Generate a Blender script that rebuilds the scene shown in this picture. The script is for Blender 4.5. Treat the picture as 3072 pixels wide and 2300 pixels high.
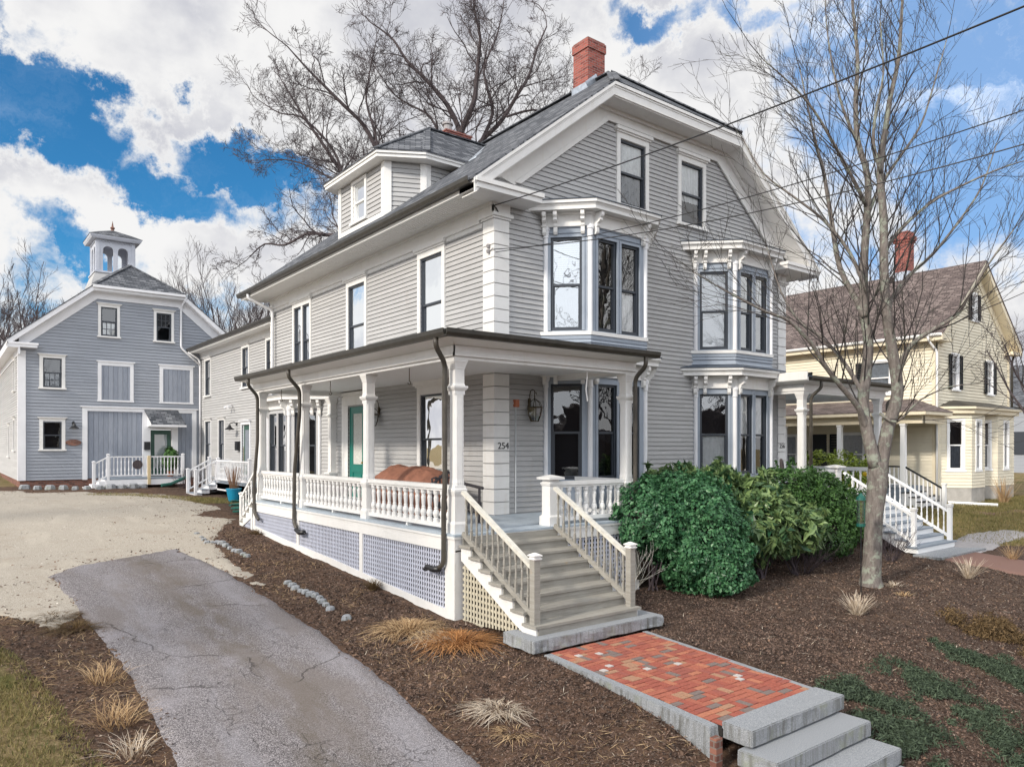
import bpy, math, random
import numpy as np
from mathutils import Vector, noise
random.seed(7); np.random.seed(7)
for o in list(bpy.data.objects): bpy.data.objects.remove(o)
SC = bpy.context.scene; COL = SC.collection
V = Vector
# ------------------------------------------------------------------ camera
YAW = math.atan2(2854, 2208); F0 = 2208.0
CAM = V((-9.234, -12.541, 1.4575))
cam = bpy.data.objects.new('camera', bpy.data.cameras.new('camera')); COL.objects.link(cam)
cam.location = CAM; cam.rotation_euler = (math.pi/2, 0, YAW - math.pi/2)
cam.data.lens = 36*F0/3072; cam.data.sensor_width = 36; cam.data.shift_y = 188/3072
cam.data.clip_end = 6000; cam.data.clip_start = 0.1
SC.camera = cam
FX, FY = math.cos(YAW), math.sin(YAW)
def at(u, v, D):            # a direction in the photograph turned into a point D metres ahead
    t = (u-1536)/F0
    return V((CAM.x+(FX+FY*t)*D, CAM.y+(FY-FX*t)*D, CAM.z-(v-1338)/F0*D))
# ------------------------------------------------------------------ light
SUN_DIR = V((-0.86, -0.12, 0.50)).normalized()
sun_el = math.asin(SUN_DIR.z); sun_rot = math.atan2(SUN_DIR.x, SUN_DIR.y)
sl = bpy.data.lights.new('sun', 'SUN'); sl.energy = 2.05; sl.angle = math.radians(6); sl.color = (1, .92, .80)
so = bpy.data.objects.new('sun', sl); COL.objects.link(so)
so.rotation_euler = (-SUN_DIR).to_track_quat('-Z', 'Y').to_euler()
VS = SC.view_settings; VS.view_transform = 'Standard'; VS.look = 'None'; VS.gamma = 1; VS.exposure = 0.80
class NT:
    def __init__(s, tree): s.t = tree; s.n = tree.nodes; s.l = tree.links
    def new(s, ty, **k):
        n = s.n.new(ty)
        for a, b in k.items():
            if hasattr(n, a): setattr(n, a, b)
        return n
    def link(s, a, b): s.l.new(a, b)
    def _in(s, sock, v):
        if v is None: return
        if hasattr(v, 'default_value') or isinstance(v, bpy.types.NodeSocket): s.l.new(v, sock)
        else: sock.default_value = v
    def math(s, op, a, b=None, c=None, clamp=False):
        n = s.n.new('ShaderNodeMath'); n.operation = op; n.use_clamp = clamp
        for i, x in enumerate((a, b, c)): s._in(n.inputs[i], x)
        return n.outputs[0]
    def mix(s, f, a, b, bt='MIX'):
        n = s.n.new('ShaderNodeMix'); n.data_type = 'RGBA'; n.blend_type = bt
        s._in(n.inputs[0], f); s._in(n.inputs[6], a if not isinstance(a, tuple) or len(a) == 4 else a+(1,)); s._in(n.inputs[7], b if not isinstance(b, tuple) or len(b) == 4 else b+(1,))
        return n.outputs[2]
    def noise(s, vec, scale, detail=4, rough=.55, dist=0):
        n = s.n.new('ShaderNodeTexNoise'); s._in(n.inputs['Vector'], vec); n.inputs['Scale'].default_value = scale
        n.inputs['Detail'].default_value = detail; n.inputs['Roughness'].default_value = rough; n.inputs['Distortion'].default_value = dist
        return n.outputs[0]
    def ramp(s, fac, *stops):
        n = s.n.new('ShaderNodeValToRGB'); s._in(n.inputs[0], fac); cr = n.color_ramp
        while len(cr.elements) < len(stops): cr.elements.new(.5)
        for e, (p, c) in zip(cr.elements, stops):
            e.position = p; e.color = (c, c, c, 1) if not isinstance(c, tuple) else c+(1,)
        return n.outputs[0]
    def smooth(s, x, a, b):
        n = s.n.new('ShaderNodeMapRange'); n.interpolation_type = 'SMOOTHSTEP'; s._in(n.inputs[0], x)
        n.inputs[1].default_value = a; n.inputs[2].default_value = b; return n.outputs[0]
    def map(s, vec, scale=(1, 1, 1), rot=(0, 0, 0), loc=(0, 0, 0)):
        n = s.n.new('ShaderNodeMapping'); s._in(n.inputs[0], vec); n.inputs[3].default_value = scale; n.inputs[2].default_value = rot; n.inputs[1].default_value = loc
        return n.outputs[0]
# ------------------------------------------------------------------ sky
W = bpy.data.worlds.new('World'); SC.world = W; W.use_nodes = True
w = NT(W.node_tree); w.n.clear()
tc = w.new('ShaderNodeTexCoord'); d = tc.outputs['Generated']
sky = w.new('ShaderNodeTexSky', sky_type='NISHITA', sun_disc=False)
sky.sun_elevation = sun_el; sky.sun_rotation = sun_rot; sky.air_density = 1.0; sky.dust_density = .3; sky.ozone_density = 2.5
rv = w.new('ShaderNodeVectorRotate', rotation_type='Z_AXIS'); w.link(d, rv.inputs[0]); rv.inputs['Angle'].default_value = math.pi/2 - YAW
sp = w.new('ShaderNodeSeparateXYZ'); w.link(rv.outputs[0], sp.inputs[0])
az = w.math('ARCTAN2', sp.outputs[0], sp.outputs[1]); el = w.math('ARCSINE', sp.outputs[2])
ae = w.new('ShaderNodeCombineXYZ'); w.link(az, ae.inputs[0]); w.link(el, ae.inputs[1])
# cloud sheets live on a layer overhead, so they flatten towards the horizon
zz = w.math('MAXIMUM', w.math('ADD', sp.outputs[2], .22), .05)
pl = w.new('ShaderNodeCombineXYZ'); w.link(w.math('DIVIDE', sp.outputs[0], zz), pl.inputs[0]); w.link(w.math('DIVIDE', sp.outputs[1], zz), pl.inputs[1])
wp = w.math('ADD', w.math('MULTIPLY', w.noise(ae.outputs[0], 5.0, 9, .62), .72), w.math('MULTIPLY', w.noise(ae.outputs[0], 17.0, 8, .68, .4), .28))
wn3 = w.new('ShaderNodeTexNoise'); w.link(ae.outputs[0], wn3.inputs[0]); wn3.inputs['Scale'].default_value = 7; wn3.inputs['Detail'].default_value = 8; wn3.inputs['Roughness'].default_value = .66
w3 = w.new('ShaderNodeVectorMath', operation='SUBTRACT'); w.link(wn3.outputs[1], w3.inputs[0]); w3.inputs[1].default_value = (.5, .5, .5)
w4 = w.new('ShaderNodeVectorMath', operation='SCALE'); w.link(w3.outputs[0], w4.inputs[0]); w4.inputs['Scale'].default_value = .22
w5 = w.new('ShaderNodeVectorMath', operation='MULTIPLY'); w.link(w4.outputs[0], w5.inputs[0]); w5.inputs[1].default_value = (1, 1, 0)
aew = w.new('ShaderNodeVectorMath', operation='ADD'); w.link(ae.outputs[0], aew.inputs[0]); w.link(w5.outputs[0], aew.inputs[1])
def gap(u, v, ru, rv_, tilt, k):
    D = math.hypot((u-1536)/F0, 1); a0 = math.atan((u-1536)/F0); e0 = math.atan((1338-v)/F0/D)
    m = w.new('ShaderNodeVectorMath', operation='SUBTRACT'); w.link(aew.outputs[0], m.inputs[0]); m.inputs[1].default_value = (a0, e0, 0)
    r = w.new('ShaderNodeVectorRotate', rotation_type='Z_AXIS'); w.link(m.outputs[0], r.inputs[0]); r.inputs['Angle'].default_value = math.radians(tilt)
    q = w.new('ShaderNodeVectorMath', operation='MULTIPLY'); w.link(r.outputs[0], q.inputs[0]); q.inputs[1].default_value = (F0/ru, F0/rv_, 0)
    L = w.new('ShaderNodeVectorMath', operation='LENGTH'); w.link(q.outputs[0], L.inputs[0])
    g = w.smooth(L.outputs['Value'], 1.6, .25)
    return w.math('MULTIPLY', g, k)
gaps = None
for g in [(110, 300, 330, 125, 22, .95), (430, 505, 330, 90, 14, .80), (700, 470, 230, 90, 4, .80), (215, 735, 250, 70, 40, .50), (90, 50, 190, 50, 10, .34), (820, 620, 160, 80, 0, .35),
          (2050, 30, 300, 60, 0, .50), (2380, 120, 180, 200, 30, .45), (2860, 380, 500, 420, 0, .66), (2480, 640, 330, 190, 20, .42), (660, 960, 260, 90, 0, .35), (2900, 0, 600, 160, 0, .5),
          (-900, 700, 700, 200, 0, .5), (4300, 300, 700, 500, 0, .5)]:
    gv = gap(*g); gaps = gv if gaps is None else w.math('MAXIMUM', gaps, gv)
dens = w.math('SUBTRACT', w.math('ADD', w.math('MULTIPLY', wp, 2.3), -.50), gaps)
cov = w.smooth(dens, .08, .42)
shade = w.math('ADD', w.math('MULTIPLY', w.noise(w.map(ae.outputs[0], (1, 1.9, 1), (0, 0, .35)), 3.9, 5, .5), .78), w.math('MULTIPLY', w.noise(ae.outputs[0], 13, 6, .6), .22))
edge = w.smooth(dens, .30, .62)
shd = w.math('MULTIPLY', w.smooth(shade, .43, .62), edge)
ccol = w.mix(shd, (1.0, .995, .99), (.66, .67, .73))
# unseen clouds behind the viewer made brighter and cooler to lift the shaded front
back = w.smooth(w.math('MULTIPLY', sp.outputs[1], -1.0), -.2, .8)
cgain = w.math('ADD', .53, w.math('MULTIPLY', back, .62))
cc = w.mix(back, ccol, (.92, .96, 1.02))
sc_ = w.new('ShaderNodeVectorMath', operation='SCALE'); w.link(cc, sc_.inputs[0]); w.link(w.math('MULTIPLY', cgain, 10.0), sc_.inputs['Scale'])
blue = w.mix(1.0, sky.outputs[0], (.19, .58, .78), 'MULTIPLY')
right = w.smooth(az, .0, .45)
bt = w.mix(w.math('MULTIPLY', right, .72), blue, (1.9, 3.0, 5.0))
cir = w.math('MULTIPLY', w.smooth(w.noise(w.map(aew.outputs[0], (1.0, 2.6, 1), (0, 0, .5)), 4.2, 9, .66), .47, .72), w.math('ADD', w.math('MULTIPLY', right, .75), .10))
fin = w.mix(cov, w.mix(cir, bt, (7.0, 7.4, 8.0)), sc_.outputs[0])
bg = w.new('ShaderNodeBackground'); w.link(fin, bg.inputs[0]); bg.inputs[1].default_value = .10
wo = w.new('ShaderNodeOutputWorld'); w.link(bg.outputs[0], wo.inputs[0])
# ------------------------------------------------------------------ materials
M = {}
def mat(name, col, rough=.6, spec=.4, metal=0, var=.0, vs=3.0, bump=0, bs=40, fn=None, stain=None):
    m = bpy.data.materials.new(name); m.use_nodes = True; t = NT(m.node_tree)
    b = t.n['Principled BSDF']; b.inputs['Roughness'].default_value = rough; b.inputs['Metallic'].default_value = metal
    b.inputs['Specular IOR Level'].default_value = spec
    g = t.new('ShaderNodeNewGeometry'); P = g.outputs['Position']
    u = t.new('ShaderNodeTexCoord').outputs['UV']
    c = col+(1,)
    if fn: c = fn(t, P, u, b)
    else:
        if var:
            n = t.noise(P, vs, 6, .6)
            lo = tuple(x*(1-var) for x in col); hi = tuple(min(1, x*(1+var)) for x in col)
            c = t.ramp(n, (.3, lo), (.7, hi))
        if stain:
            n2 = t.noise(t.map(P, (2.2, 2.2, .35)), 2.6, 7, .65)
            c = t.mix(t.math('MULTIPLY', t.smooth(n2, .52, .78), stain[1]), c, stain[0])
    if c is not None: t._in(b.inputs['Base Color'], c)
    if bump:
        n = t.noise(P, bs, 4, .6); bp = t.new('ShaderNodeBump'); bp.inputs[0].default_value = bump; bp.inputs[1].default_value = .02
        t.link(n, bp.inputs['Height']); t.link(bp.outputs[0], b.inputs['Normal'])
    M[name] = m; return m
def bumpto(t, b, h, strength=.5, dist=.02):
    bp = t.new('ShaderNodeBump'); bp.inputs[0].default_value = strength; bp.inputs[1].default_value = dist
    t.link(h, bp.inputs['Height']); t.link(bp.outputs[0], b.inputs['Normal'])
def boardfn(t, P, u, b):
    sx = t.new('ShaderNodeSeparateXYZ'); t.link(P, sx.inputs[0]); q = t.math('DIVIDE', sx.outputs[0], .19); fr = t.math('FRACT', q)
    gv = t.math('MAXIMUM', t.smooth(fr, .07, .02), t.smooth(fr, .93, .98)); wn = t.new('ShaderNodeTexWhiteNoise', noise_dimensions='1D'); t.link(t.math('FLOOR', q), wn.inputs['W'])
    n = t.noise(t.map(P, (9, 9, 1.2)), 2.5, 7, .7); v = t.math('ADD', t.math('MULTIPLY', n, .8), t.math('MULTIPLY', wn.outputs[0], .22))
    c = t.ramp(v, (.3, (.215, .24, .29)), (.75, (.33, .355, .41))); bumpto(t, b, t.math('MULTIPLY', gv, -1), .8, .02)
    return t.mix(t.math('MULTIPLY', gv, .35), c, (.10, .11, .13))
def clapfn(base, dirt, amt=.35):
    def f(t, P, u, b):
        sx = t.new('ShaderNodeSeparateXYZ'); t.link(P, sx.inputs[0])
        row = t.math('FLOOR', t.math('DIVIDE', sx.outputs[2], .111))
        # single boards a little apart in tone
        cb = t.new('ShaderNodeCombineXYZ'); t.link(t.math('FLOOR', t.math('ADD', t.math('MULTIPLY', t.math('ADD', sx.outputs[0], sx.outputs[1]), .3), t.math('MULTIPLY', row, .37))), cb.inputs[0]); t.link(row, cb.inputs[1])
        wn = t.new('ShaderNodeTexWhiteNoise'); t.link(cb.outputs[0], wn.inputs[0])
        n = t.noise(t.map(P, (1, 1, 3)), 1.7, 7, .65); g = t.noise(t.map(P, (1.5, 1.5, 60)), 3, 4, .6)
        v = t.math('ADD', t.math('MULTIPLY', wn.outputs[0], .35), t.math('ADD', t.math('MULTIPLY', n, .5), t.math('MULTIPLY', g, .25)))
        c = t.ramp(v, (.25, tuple(x*.88 for x in base)), (.85, tuple(x*1.10 for x in base)))
        s = t.math('MULTIPLY', t.smooth(t.noise(t.map(P, (.8, .8, .25)), 2.2, 8, .7), .55, .8), amt)
        bumpto(t, b, g, .25, .004)
        return t.mix(s, c, dirt)
    return f
mat('siding', (.36, .36, .365), .6, fn=clapfn((.425, .422, .422), (.31, .28, .25)))
mat('barn_siding', (.3, .33, .36), .6, fn=clapfn((.295, .315, .355), (.22, .22, .22)))
mat('cream_siding', (.7, .6, .42), .6, fn=clapfn((.76, .70, .56), (.60, .51, .38), .25))
mat('white', (.745, .735, .72), .45, var=.035, vs=5, stain=((.58, .52, .42), .22), bump=.12, bs=25)
mat('white_far', (.76, .76, .78), .5, var=.05, vs=2)
mat('cream_trim', (.74, .66, .50), .5, var=.05, stain=((.6, .5, .33), .2))
mat('bay_gray', (.30, .34, .40), .5, var=.06, vs=4, stain=((.25, .25, .25), .2))
mat('gutter_dark', (.040, .036, .030), .4, .5, var=.3, vs=6)
mat('downspout_brown', (.060, .052, .042), .45, .5, var=.35, vs=4, stain=((.15, .13, .10), .4))
mat('sash', (.035, .042, .055), .4, .5)
mat('dark_room', (.012, .014, .018), .9, .1)
mat('blind', (.86, .87, .89), .8, .2); mat('curtain', (.80, .80, .80), .9, .1, var=.1, vs=9)
mat('gray_curtain', (.20, .22, .25), .9, .1, var=.2, vs=9)
mat('teal_door', (.0, .16, .125), .35, .5, var=.1); mat('lace', (.55, .55, .52), .9, .1, var=.25, vs=30)
mat('black_metal', (.015, .015, .017), .4, .5); mat('bronze', (.06, .045, .025), .35, .6, .6, var=.4, vs=30); mat('brass', (.55, .38, .10), .3, .5, .9)
mat('copper_paint', (.45, .15, .08), .5); mat('chrome', (.6, .62, .66), .3, .5, .8)
mat('flashing', (.50, .55, .62), .35, .5, .7, var=.3, vs=5)
mat('board_panel', (.27, .295, .35), .7, fn=boardfn)
mat('side_bay', (.46, .46, .47), .5, var=.05); mat('dry_stem', (.30, .17, .10), .8)
mat('cupola_shaded_white', (.50, .52, .58), .6, var=.06)  # white cupola paint greyed and blued, its shade put into the colour
mat('tarp', (.27, .12, .078), .75, .3, var=.22, vs=7, bump=.5, bs=7); mat('wicker', (.05, .045, .05), .7, .3, bump=.6, bs=70)
mat('blue_plastic', (.01, .25, .42), .4, .5); mat('green_plastic', (.01, .09, .07), .4, .5); mat('yellow_plastic', (.75, .52, .03), .4, .5)
mat('orange', (.75, .16, .03), .6); mat('concrete', (.33, .315, .32), .85, .2, var=.15, vs=8, bump=.4, bs=60)
mat('foundation', (.42, .40, .37), .9, .2, var=.2, vs=3, bump=.5, bs=20)
mat('gray_paint', (.24, .28, .33), .55, .4, var=.12, vs=4); mat('porch_floor', (.40, .46, .52), .5, .4, var=.1, vs=6)
mat('lattice_gray', (.52, .54, .63), .65, var=.06); mat('lattice_tan', (.50, .46, .36), .7, var=.12, vs=6)
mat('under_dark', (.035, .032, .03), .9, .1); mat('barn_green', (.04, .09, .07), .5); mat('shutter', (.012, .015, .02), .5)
mat('rust_stone', (.22, .085, .045), .9, .2, var=.2, vs=12); mat('tan_post', (.62, .50, .30), .7, var=.1)
mat('ceiling_gray', (.55, .58, .60), .6, var=.05); mat('snow_white', (.85, .85, .85), .5)
def barkfn(lo, hi, lich=None):
    def f(t, P, u, b):
        n = t.noise(t.map(P, (9, 9, 2)), 2.2, 8, .7); c = t.ramp(n, (.32, lo), (.68, hi))
        if lich: c = t.mix(t.math('MULTIPLY', t.smooth(t.noise(P, 5.5, 7, .7), .50, .62), .8), c, lich)
        bumpto(t, b, t.noise(t.map(P, (26, 26, 6)), 2, 6, .7), .8, .02)
        return c
    return f
mat('bark_near', (0, 0, 0), .9, .2, fn=barkfn((.10, .085, .078), (.25, .22, .20), (.30, .33, .27)))
mat('bark_twig', (0, 0, 0), .9, .2, fn=barkfn((.028, .026, .030), (.085, .072, .068), (.09, .095, .075)))
mat('bark_far', (0, 0, 0), .9, .2, fn=barkfn((.04, .033, .04), (.11, .09, .09)))
mat('bark_dim', (0, 0, 0), .9, .2, fn=barkfn((.06, .045, .05), (.11, .09, .10)))
def shingle(c1, c2, c3):
    def f(t, P, u, b):
        br = t.new('ShaderNodeTexBrick'); t.link(u, br.inputs[0]); br.offset = .5
        for k, v in (('Scale', 1), ('Mortar Size', .012), ('Brick Width', .30), ('Row Height', .145), ('Bias', 0)): br.inputs[k].default_value = v
        br.inputs['Color1'].default_value = (0, 0, 0, 1); br.inputs['Color2'].default_value = (1, 1, 1, 1); br.inputs['Mortar'].default_value = (.5, .5, .5, 1)
        n = t.noise(P, 1.2, 5, .6); n2 = t.noise(P, 60, 2, .5); n3 = t.noise(t.map(u, (3.3, 6.9, 1)), 1, 1, .5)
        v = t.math('ADD', t.math('MULTIPLY', br.outputs[0], .38), t.math('ADD', t.math('MULTIPLY', n, .3), t.math('ADD', t.math('MULTIPLY', n2, .22), t.math('MULTIPLY', n3, .25))))
        c = t.ramp(v, (.3, c1), (.58, c2), (.85, c3))
        c = t.mix(t.math('MULTIPLY', br.outputs[1], .75), c, tuple(x*.3 for x in c1))
        sx = t.new('ShaderNodeSeparateXYZ'); t.link(u, sx.inputs[0])
        saw = t.math('FRACT', t.math('DIVIDE', sx.outputs[1], .145))
        bumpto(t, b, t.math('MULTIPLY', saw, -1), 1, .02)
        return c
    return f
mat('shingle', (0, 0, 0), .92, .2, fn=shingle((.040, .046, .055), (.10, .106, .122), (.24, .25, .27)))
mat('brown_shingle', (0, 0, 0), .92, .2, fn=shingle((.075, .06, .058), (.150, .118, .112), (.25, .205, .19)))
mat('flat_roof', (.07, .085, .11), .8, .3, var=.25, vs=3)
def brick(c1, c2, mort, bw=.205, rh=.068, extra=None, ms=.008, off=.5):
    def f(t, P, u, b):
        br = t.new('ShaderNodeTexBrick'); t.link(u, br.inputs[0]); br.offset = off
        for k, v in (('Scale', 1), ('Mortar Size', ms), ('Mortar Smooth', .1), ('Brick Width', bw), ('Row Height', rh), ('Bias', 0)): br.inputs[k].default_value = v
        br.inputs['Color1'].default_value = (0, 0, 0, 1); br.inputs['Color2'].default_value = (1, 1, 1, 1)
        n = t.noise(P, 2.5, 5, .6); n2 = t.noise(P, 50, 3, .6)
        v = t.math('ADD', t.math('MULTIPLY', br.outputs[0], .55), t.math('ADD', t.math('MULTIPLY', n, .3), t.math('MULTIPLY', n2, .22)))
        c = t.ramp(v, (.25, c1), (.55, c2), (.8, tuple(x*1.25 for x in c2)))
        if extra: c = t.mix(t.smooth(t.noise(u, 1.7, 6, .65), .58, .72), c, extra)
        bumpto(t, b, t.math('ADD', t.math('MULTIPLY', br.outputs[1], -1), t.math('MULTIPLY', n2, .25)), .7, .012)
        return t.mix(br.outputs[1], c, mort)
    return f
mat('chimney_brick', (0, 0, 0), .9, .2, fn=brick((.13, .035, .034), (.30, .085, .068), (.26, .19, .17), extra=(.16, .055, .05)))
mat('old_brick', (0, 0, 0), .9, .2, fn=brick((.12, .055, .045), (.24, .11, .08), (.2, .16, .14)))
mat('red_walk', (0, 0, 0), .9, .2, fn=brick((.28, .09, .08), (.42, .16, .13), (.2, .12, .1), .2, .1))
for i, c in enumerate([(.40, .135, .09), (.35, .105, .075), (.46, .18, .11), (.32, .105, .080), (.21, .165, .15), (.40, .225, .145)]):
    mat('paver%d' % i, c, .85, .25, var=.16, vs=30, bump=.5, bs=90)
mat('paver6', (.52, .48, .46), .85, .2, var=.1, vs=20)
def granitefn(t, P, u, b):
    n = t.noise(P, 140, 3, .7); m = t.noise(P, 3, 7, .65)
    c = t.ramp(n, (.35, (.13, .14, .155)), (.5, (.29, .305, .325)), (.68, (.48, .49, .51)))
    sx = t.new('ShaderNodeSeparateXYZ'); g = t.new('ShaderNodeNewGeometry'); t.link(g.outputs['Normal'], sx.inputs[0])
    side = t.smooth(sx.outputs[2], .75, .3)
    streak = t.smooth(t.noise(t.map(P, (14, 14, 1.2)), 1, 6, .7), .42, .70)
    c = t.mix(t.math('MULTIPLY', t.math('MULTIPLY', side, streak), .85), c, (.085, .082, .065))
    c = t.mix(t.math('MULTIPLY', t.math('MULTIPLY', side, t.smooth(m, .52, .7)), .5), c, (.24, .27, .12))
    c = t.mix(t.math('MULTIPLY', t.smooth(m, .35, .75), .35), c, (.30, .31, .33))
    bumpto(t, b, n, .5, .01)
    return c
mat('granite', (0, 0, 0), .85, .25, fn=granitefn)
def woodfn(t, P, u, b):
    g = t.noise(t.map(u, (.8, 16, 1)), 2.0, 6, .65, .8); fine = t.noise(t.map(u, (2.5, 110, 1)), 2, 4, .6); big = t.noise(P, 1.9, 4, .6)
    v = t.math('ADD', t.math('MULTIPLY', g, .52), t.math('ADD', t.math('MULTIPLY', fine, .22), t.math('MULTIPLY', big, .26)))
    c = t.ramp(v, (.32, (.20, .185, .16)), (.5, (.30, .285, .255)), (.68, (.385, .37, .335)))
    bumpto(t, b, fine, .3, .004); return t.mix(t.math('MULTIPLY', t.smooth(t.noise(P, 3.4, 5, .6), .64, .72), .4), c, (.36, .24, .11))
mat('old_wood', (0, 0, 0), .85, .2, fn=woodfn)
mat('handrail_wood', (.60, .58, .52), .7, .3, var=.14, vs=9, bump=.3)
def glassmat(name, fac, tint=(1, 1, 1)):
    m = bpy.data.materials.new(name); m.use_nodes = True; t = NT(m.node_tree); t.n.clear()
    lw = t.new('ShaderNodeFresnel'); lw.inputs[0].default_value = 1.5
    gl = t.new('ShaderNodeBsdfGlossy'); gl.inputs['Roughness'].default_value = .015; gl.inputs[0].default_value = tint+(1,)
    n = t.noise(t.new('ShaderNodeNewGeometry').outputs['Position'], 1.6, 2, .5); bp = t.new('ShaderNodeBump'); bp.inputs[0].default_value = .25; bp.inputs[1].default_value = .02; t.link(n, bp.inputs['Height']); t.link(bp.outputs[0], gl.inputs['Normal'])
    tr = t.new('ShaderNodeBsdfTransparent'); tr.inputs[0].default_value = (.9, .92, .93, 1)
    mx = t.new('ShaderNodeMixShader'); t.link(t.math('ADD', lw.outputs[0], fac, clamp=True), mx.inputs[0]); t.link(tr.outputs[0], mx.inputs[1]); t.link(gl.outputs[0], mx.inputs[2])
    o = t.new('ShaderNodeOutputMaterial'); t.link(mx.outputs[0], o.inputs[0]); M[name] = m
glassmat('glass', .16); glassmat('glass_bright', .42, (.95, .98, 1)); glassmat('glass_low', .085); glassmat('lamp_glass', .12)
def leafmat(name, lo, hi, rough=.5, tl=.25):
    m = bpy.data.materials.new(name); m.use_nodes = True; t = NT(m.node_tree); b = t.n['Principled BSDF']
    a = t.new('ShaderNodeAttribute', attribute_name='tone'); n = t.noise(t.new('ShaderNodeNewGeometry').outputs['Position'], 2.2, 4, .6)
    v = t.math('ADD', t.math('MULTIPLY', a.outputs['Fac'], .6), t.math('MULTIPLY', n, .45))
    c = t.ramp(v, (.2, lo), (.8, hi)); t.link(c, b.inputs['Base Color']); b.inputs['Roughness'].default_value = rough; b.inputs['Specular IOR Level'].default_value = .4
    if tl:
        o = t.n['Material Output']; tr = t.new('ShaderNodeBsdfTranslucent'); t.link(c, tr.inputs[0]); mx = t.new('ShaderNodeMixShader'); mx.inputs[0].default_value = tl
        t.link(b.outputs[0], mx.inputs[1]); t.link(tr.outputs[0], mx.inputs[2]); t.link(mx.outputs[0], o.inputs[0])
    M[name] = m
leafmat('holly', (.012, .065, .028), (.11, .27, .12), .36); leafmat('rhodo', (.02, .07, .035), (.24, .34, .13), .38)
leafmat('yellow_green', (.10, .15, .02), (.34, .42, .06), .45); leafmat('yew', (.015, .055, .012), (.10, .21, .055), .5)
leafmat('juniper', (.025, .04, .025), (.10, .14, .085), .8); leafmat('heather', (.07, .045, .02), (.20, .13, .06), .8)
leafmat('dry_grass', (.26, .15, .07), (.66, .48, .28), .8, .15); leafmat('rust_grass', (.22, .09, .03), (.55, .28, .11), .8, .15); leafmat('pale_grass', (.38, .29, .20), (.75, .66, .55), .8, .15)
leafmat('pale_chip', (.16, .12, .09), (.46, .38, .31), .9, 0); leafmat('pebble', (.16, .14, .12), (.72, .68, .62), .8, 0); leafmat('lawn_blade', (.055, .075, .015), (.33, .26, .11), .7, .2); leafmat('chip', (.012, .008, .007), (.21, .138, .105), .9, 0); leafmat('leaf_litter', (.06, .035, .025), (.24, .15, .10), .8, .1)
leafmat('twig', (.14, .10, .07), (.36, .27, .19), .8, 0)
def asphalt(t, P, u, b):
    vo = t.new('ShaderNodeTexVoronoi'); vo.inputs['Scale'].default_value = 120; t.link(P, vo.inputs[0])
    n = t.noise(P, 60, 5, .7); m = t.noise(t.map(P, (1.4, .35, 1)), 1.3, 5, .6); m2 = t.noise(P, .6, 4, .6)
    v = t.math('ADD', t.math('MULTIPLY', n, .5), t.math('MULTIPLY', vo.outputs[1], .0))
    sc = t.new('ShaderNodeSeparateColor'); t.link(vo.outputs[1], sc.inputs[0])
    v = t.math('ADD', t.math('MULTIPLY', n, .55), t.math('MULTIPLY', sc.outputs[0], .45))
    c = t.ramp(v, (.30, (.065, .058, .062)), (.5, (.195, .180, .186)), (.70, (.42, .39, .40)))
    sx = t.new('ShaderNodeSeparateXYZ'); t.link(P, sx.inputs[0]); cx = t.math('ADD', sx.outputs[0], t.math('MULTIPLY', t.math('SUBTRACT', t.noise(P, .35, 4, .5), .5), 1.2))
    mid = t.smooth(t.math('ABSOLUTE', t.math('ADD', cx, 5.9)), .55, .05); c = t.mix(t.math('MULTIPLY', t.math('MULTIPLY', mid, t.smooth(t.noise(t.map(P, (2, .6, 1)), 1.5, 6, .65), .35, .6)), .75), c, (.135, .112, .090))
    trk = t.smooth(t.math('ABSOLUTE', t.math('SUBTRACT', t.math('ABSOLUTE', t.math('ADD', cx, 5.95)), .82)), .36, .08); c = t.mix(t.math('MULTIPLY', t.math('MULTIPLY', trk, t.smooth(t.noise(t.map(P, (2, .5, 1)), 1.2, 6, .65), .36, .62)), .5), c, (.31, .30, .325))
    c = t.mix(t.math('MULTIPLY', t.smooth(m, .48, .66), .6), c, (.19, .165, .155))
    c = t.mix(t.math('MULTIPLY', t.smooth(m2, .56, .72), .45), c, (.36, .34, .37))
    # cracks
    wp2 = t.new('ShaderNodeVectorMath', operation='ADD'); t.link(P, wp2.inputs[0])
    nn = t.new('ShaderNodeTexNoise'); t.link(P, nn.inputs[0]); nn.inputs['Scale'].default_value = 3; nn.inputs['Detail'].default_value = 5
    sv = t.new('ShaderNodeVectorMath', operation='SCALE'); t.link(nn.outputs[1], sv.inputs[0]); sv.inputs['Scale'].default_value = .38; t.link(sv.outputs[0], wp2.inputs[1])
    cr = t.new('ShaderNodeTexVoronoi', feature='DISTANCE_TO_EDGE'); cr.inputs['Scale'].default_value = .45; t.link(wp2.outputs[0], cr.inputs[0])
    ck = t.math('MULTIPLY', t.smooth(cr.outputs[0], .010, .002), t.smooth(t.noise(P, .55, 3, .5), .50, .58))
    cr2 = t.new('ShaderNodeTexVoronoi', feature='DISTANCE_TO_EDGE'); cr2.inputs['Scale'].default_value = 3.2; t.link(wp2.outputs[0], cr2.inputs[0])
    ck2 = t.math('MULTIPLY', t.smooth(cr2.outputs[0], .022, .004), t.smooth(t.noise(P, .7, 4, .6), .57, .64))
    ck = t.math('MAXIMUM', ck, ck2)
    c = t.mix(t.math('MULTIPLY', ck, .55), c, (.035, .03, .028))
    bumpto(t, b, t.math('SUBTRACT', v, ck), .7, .02)
    return c
mat('asphalt', (0, 0, 0), .88, .25, fn=asphalt)
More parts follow.
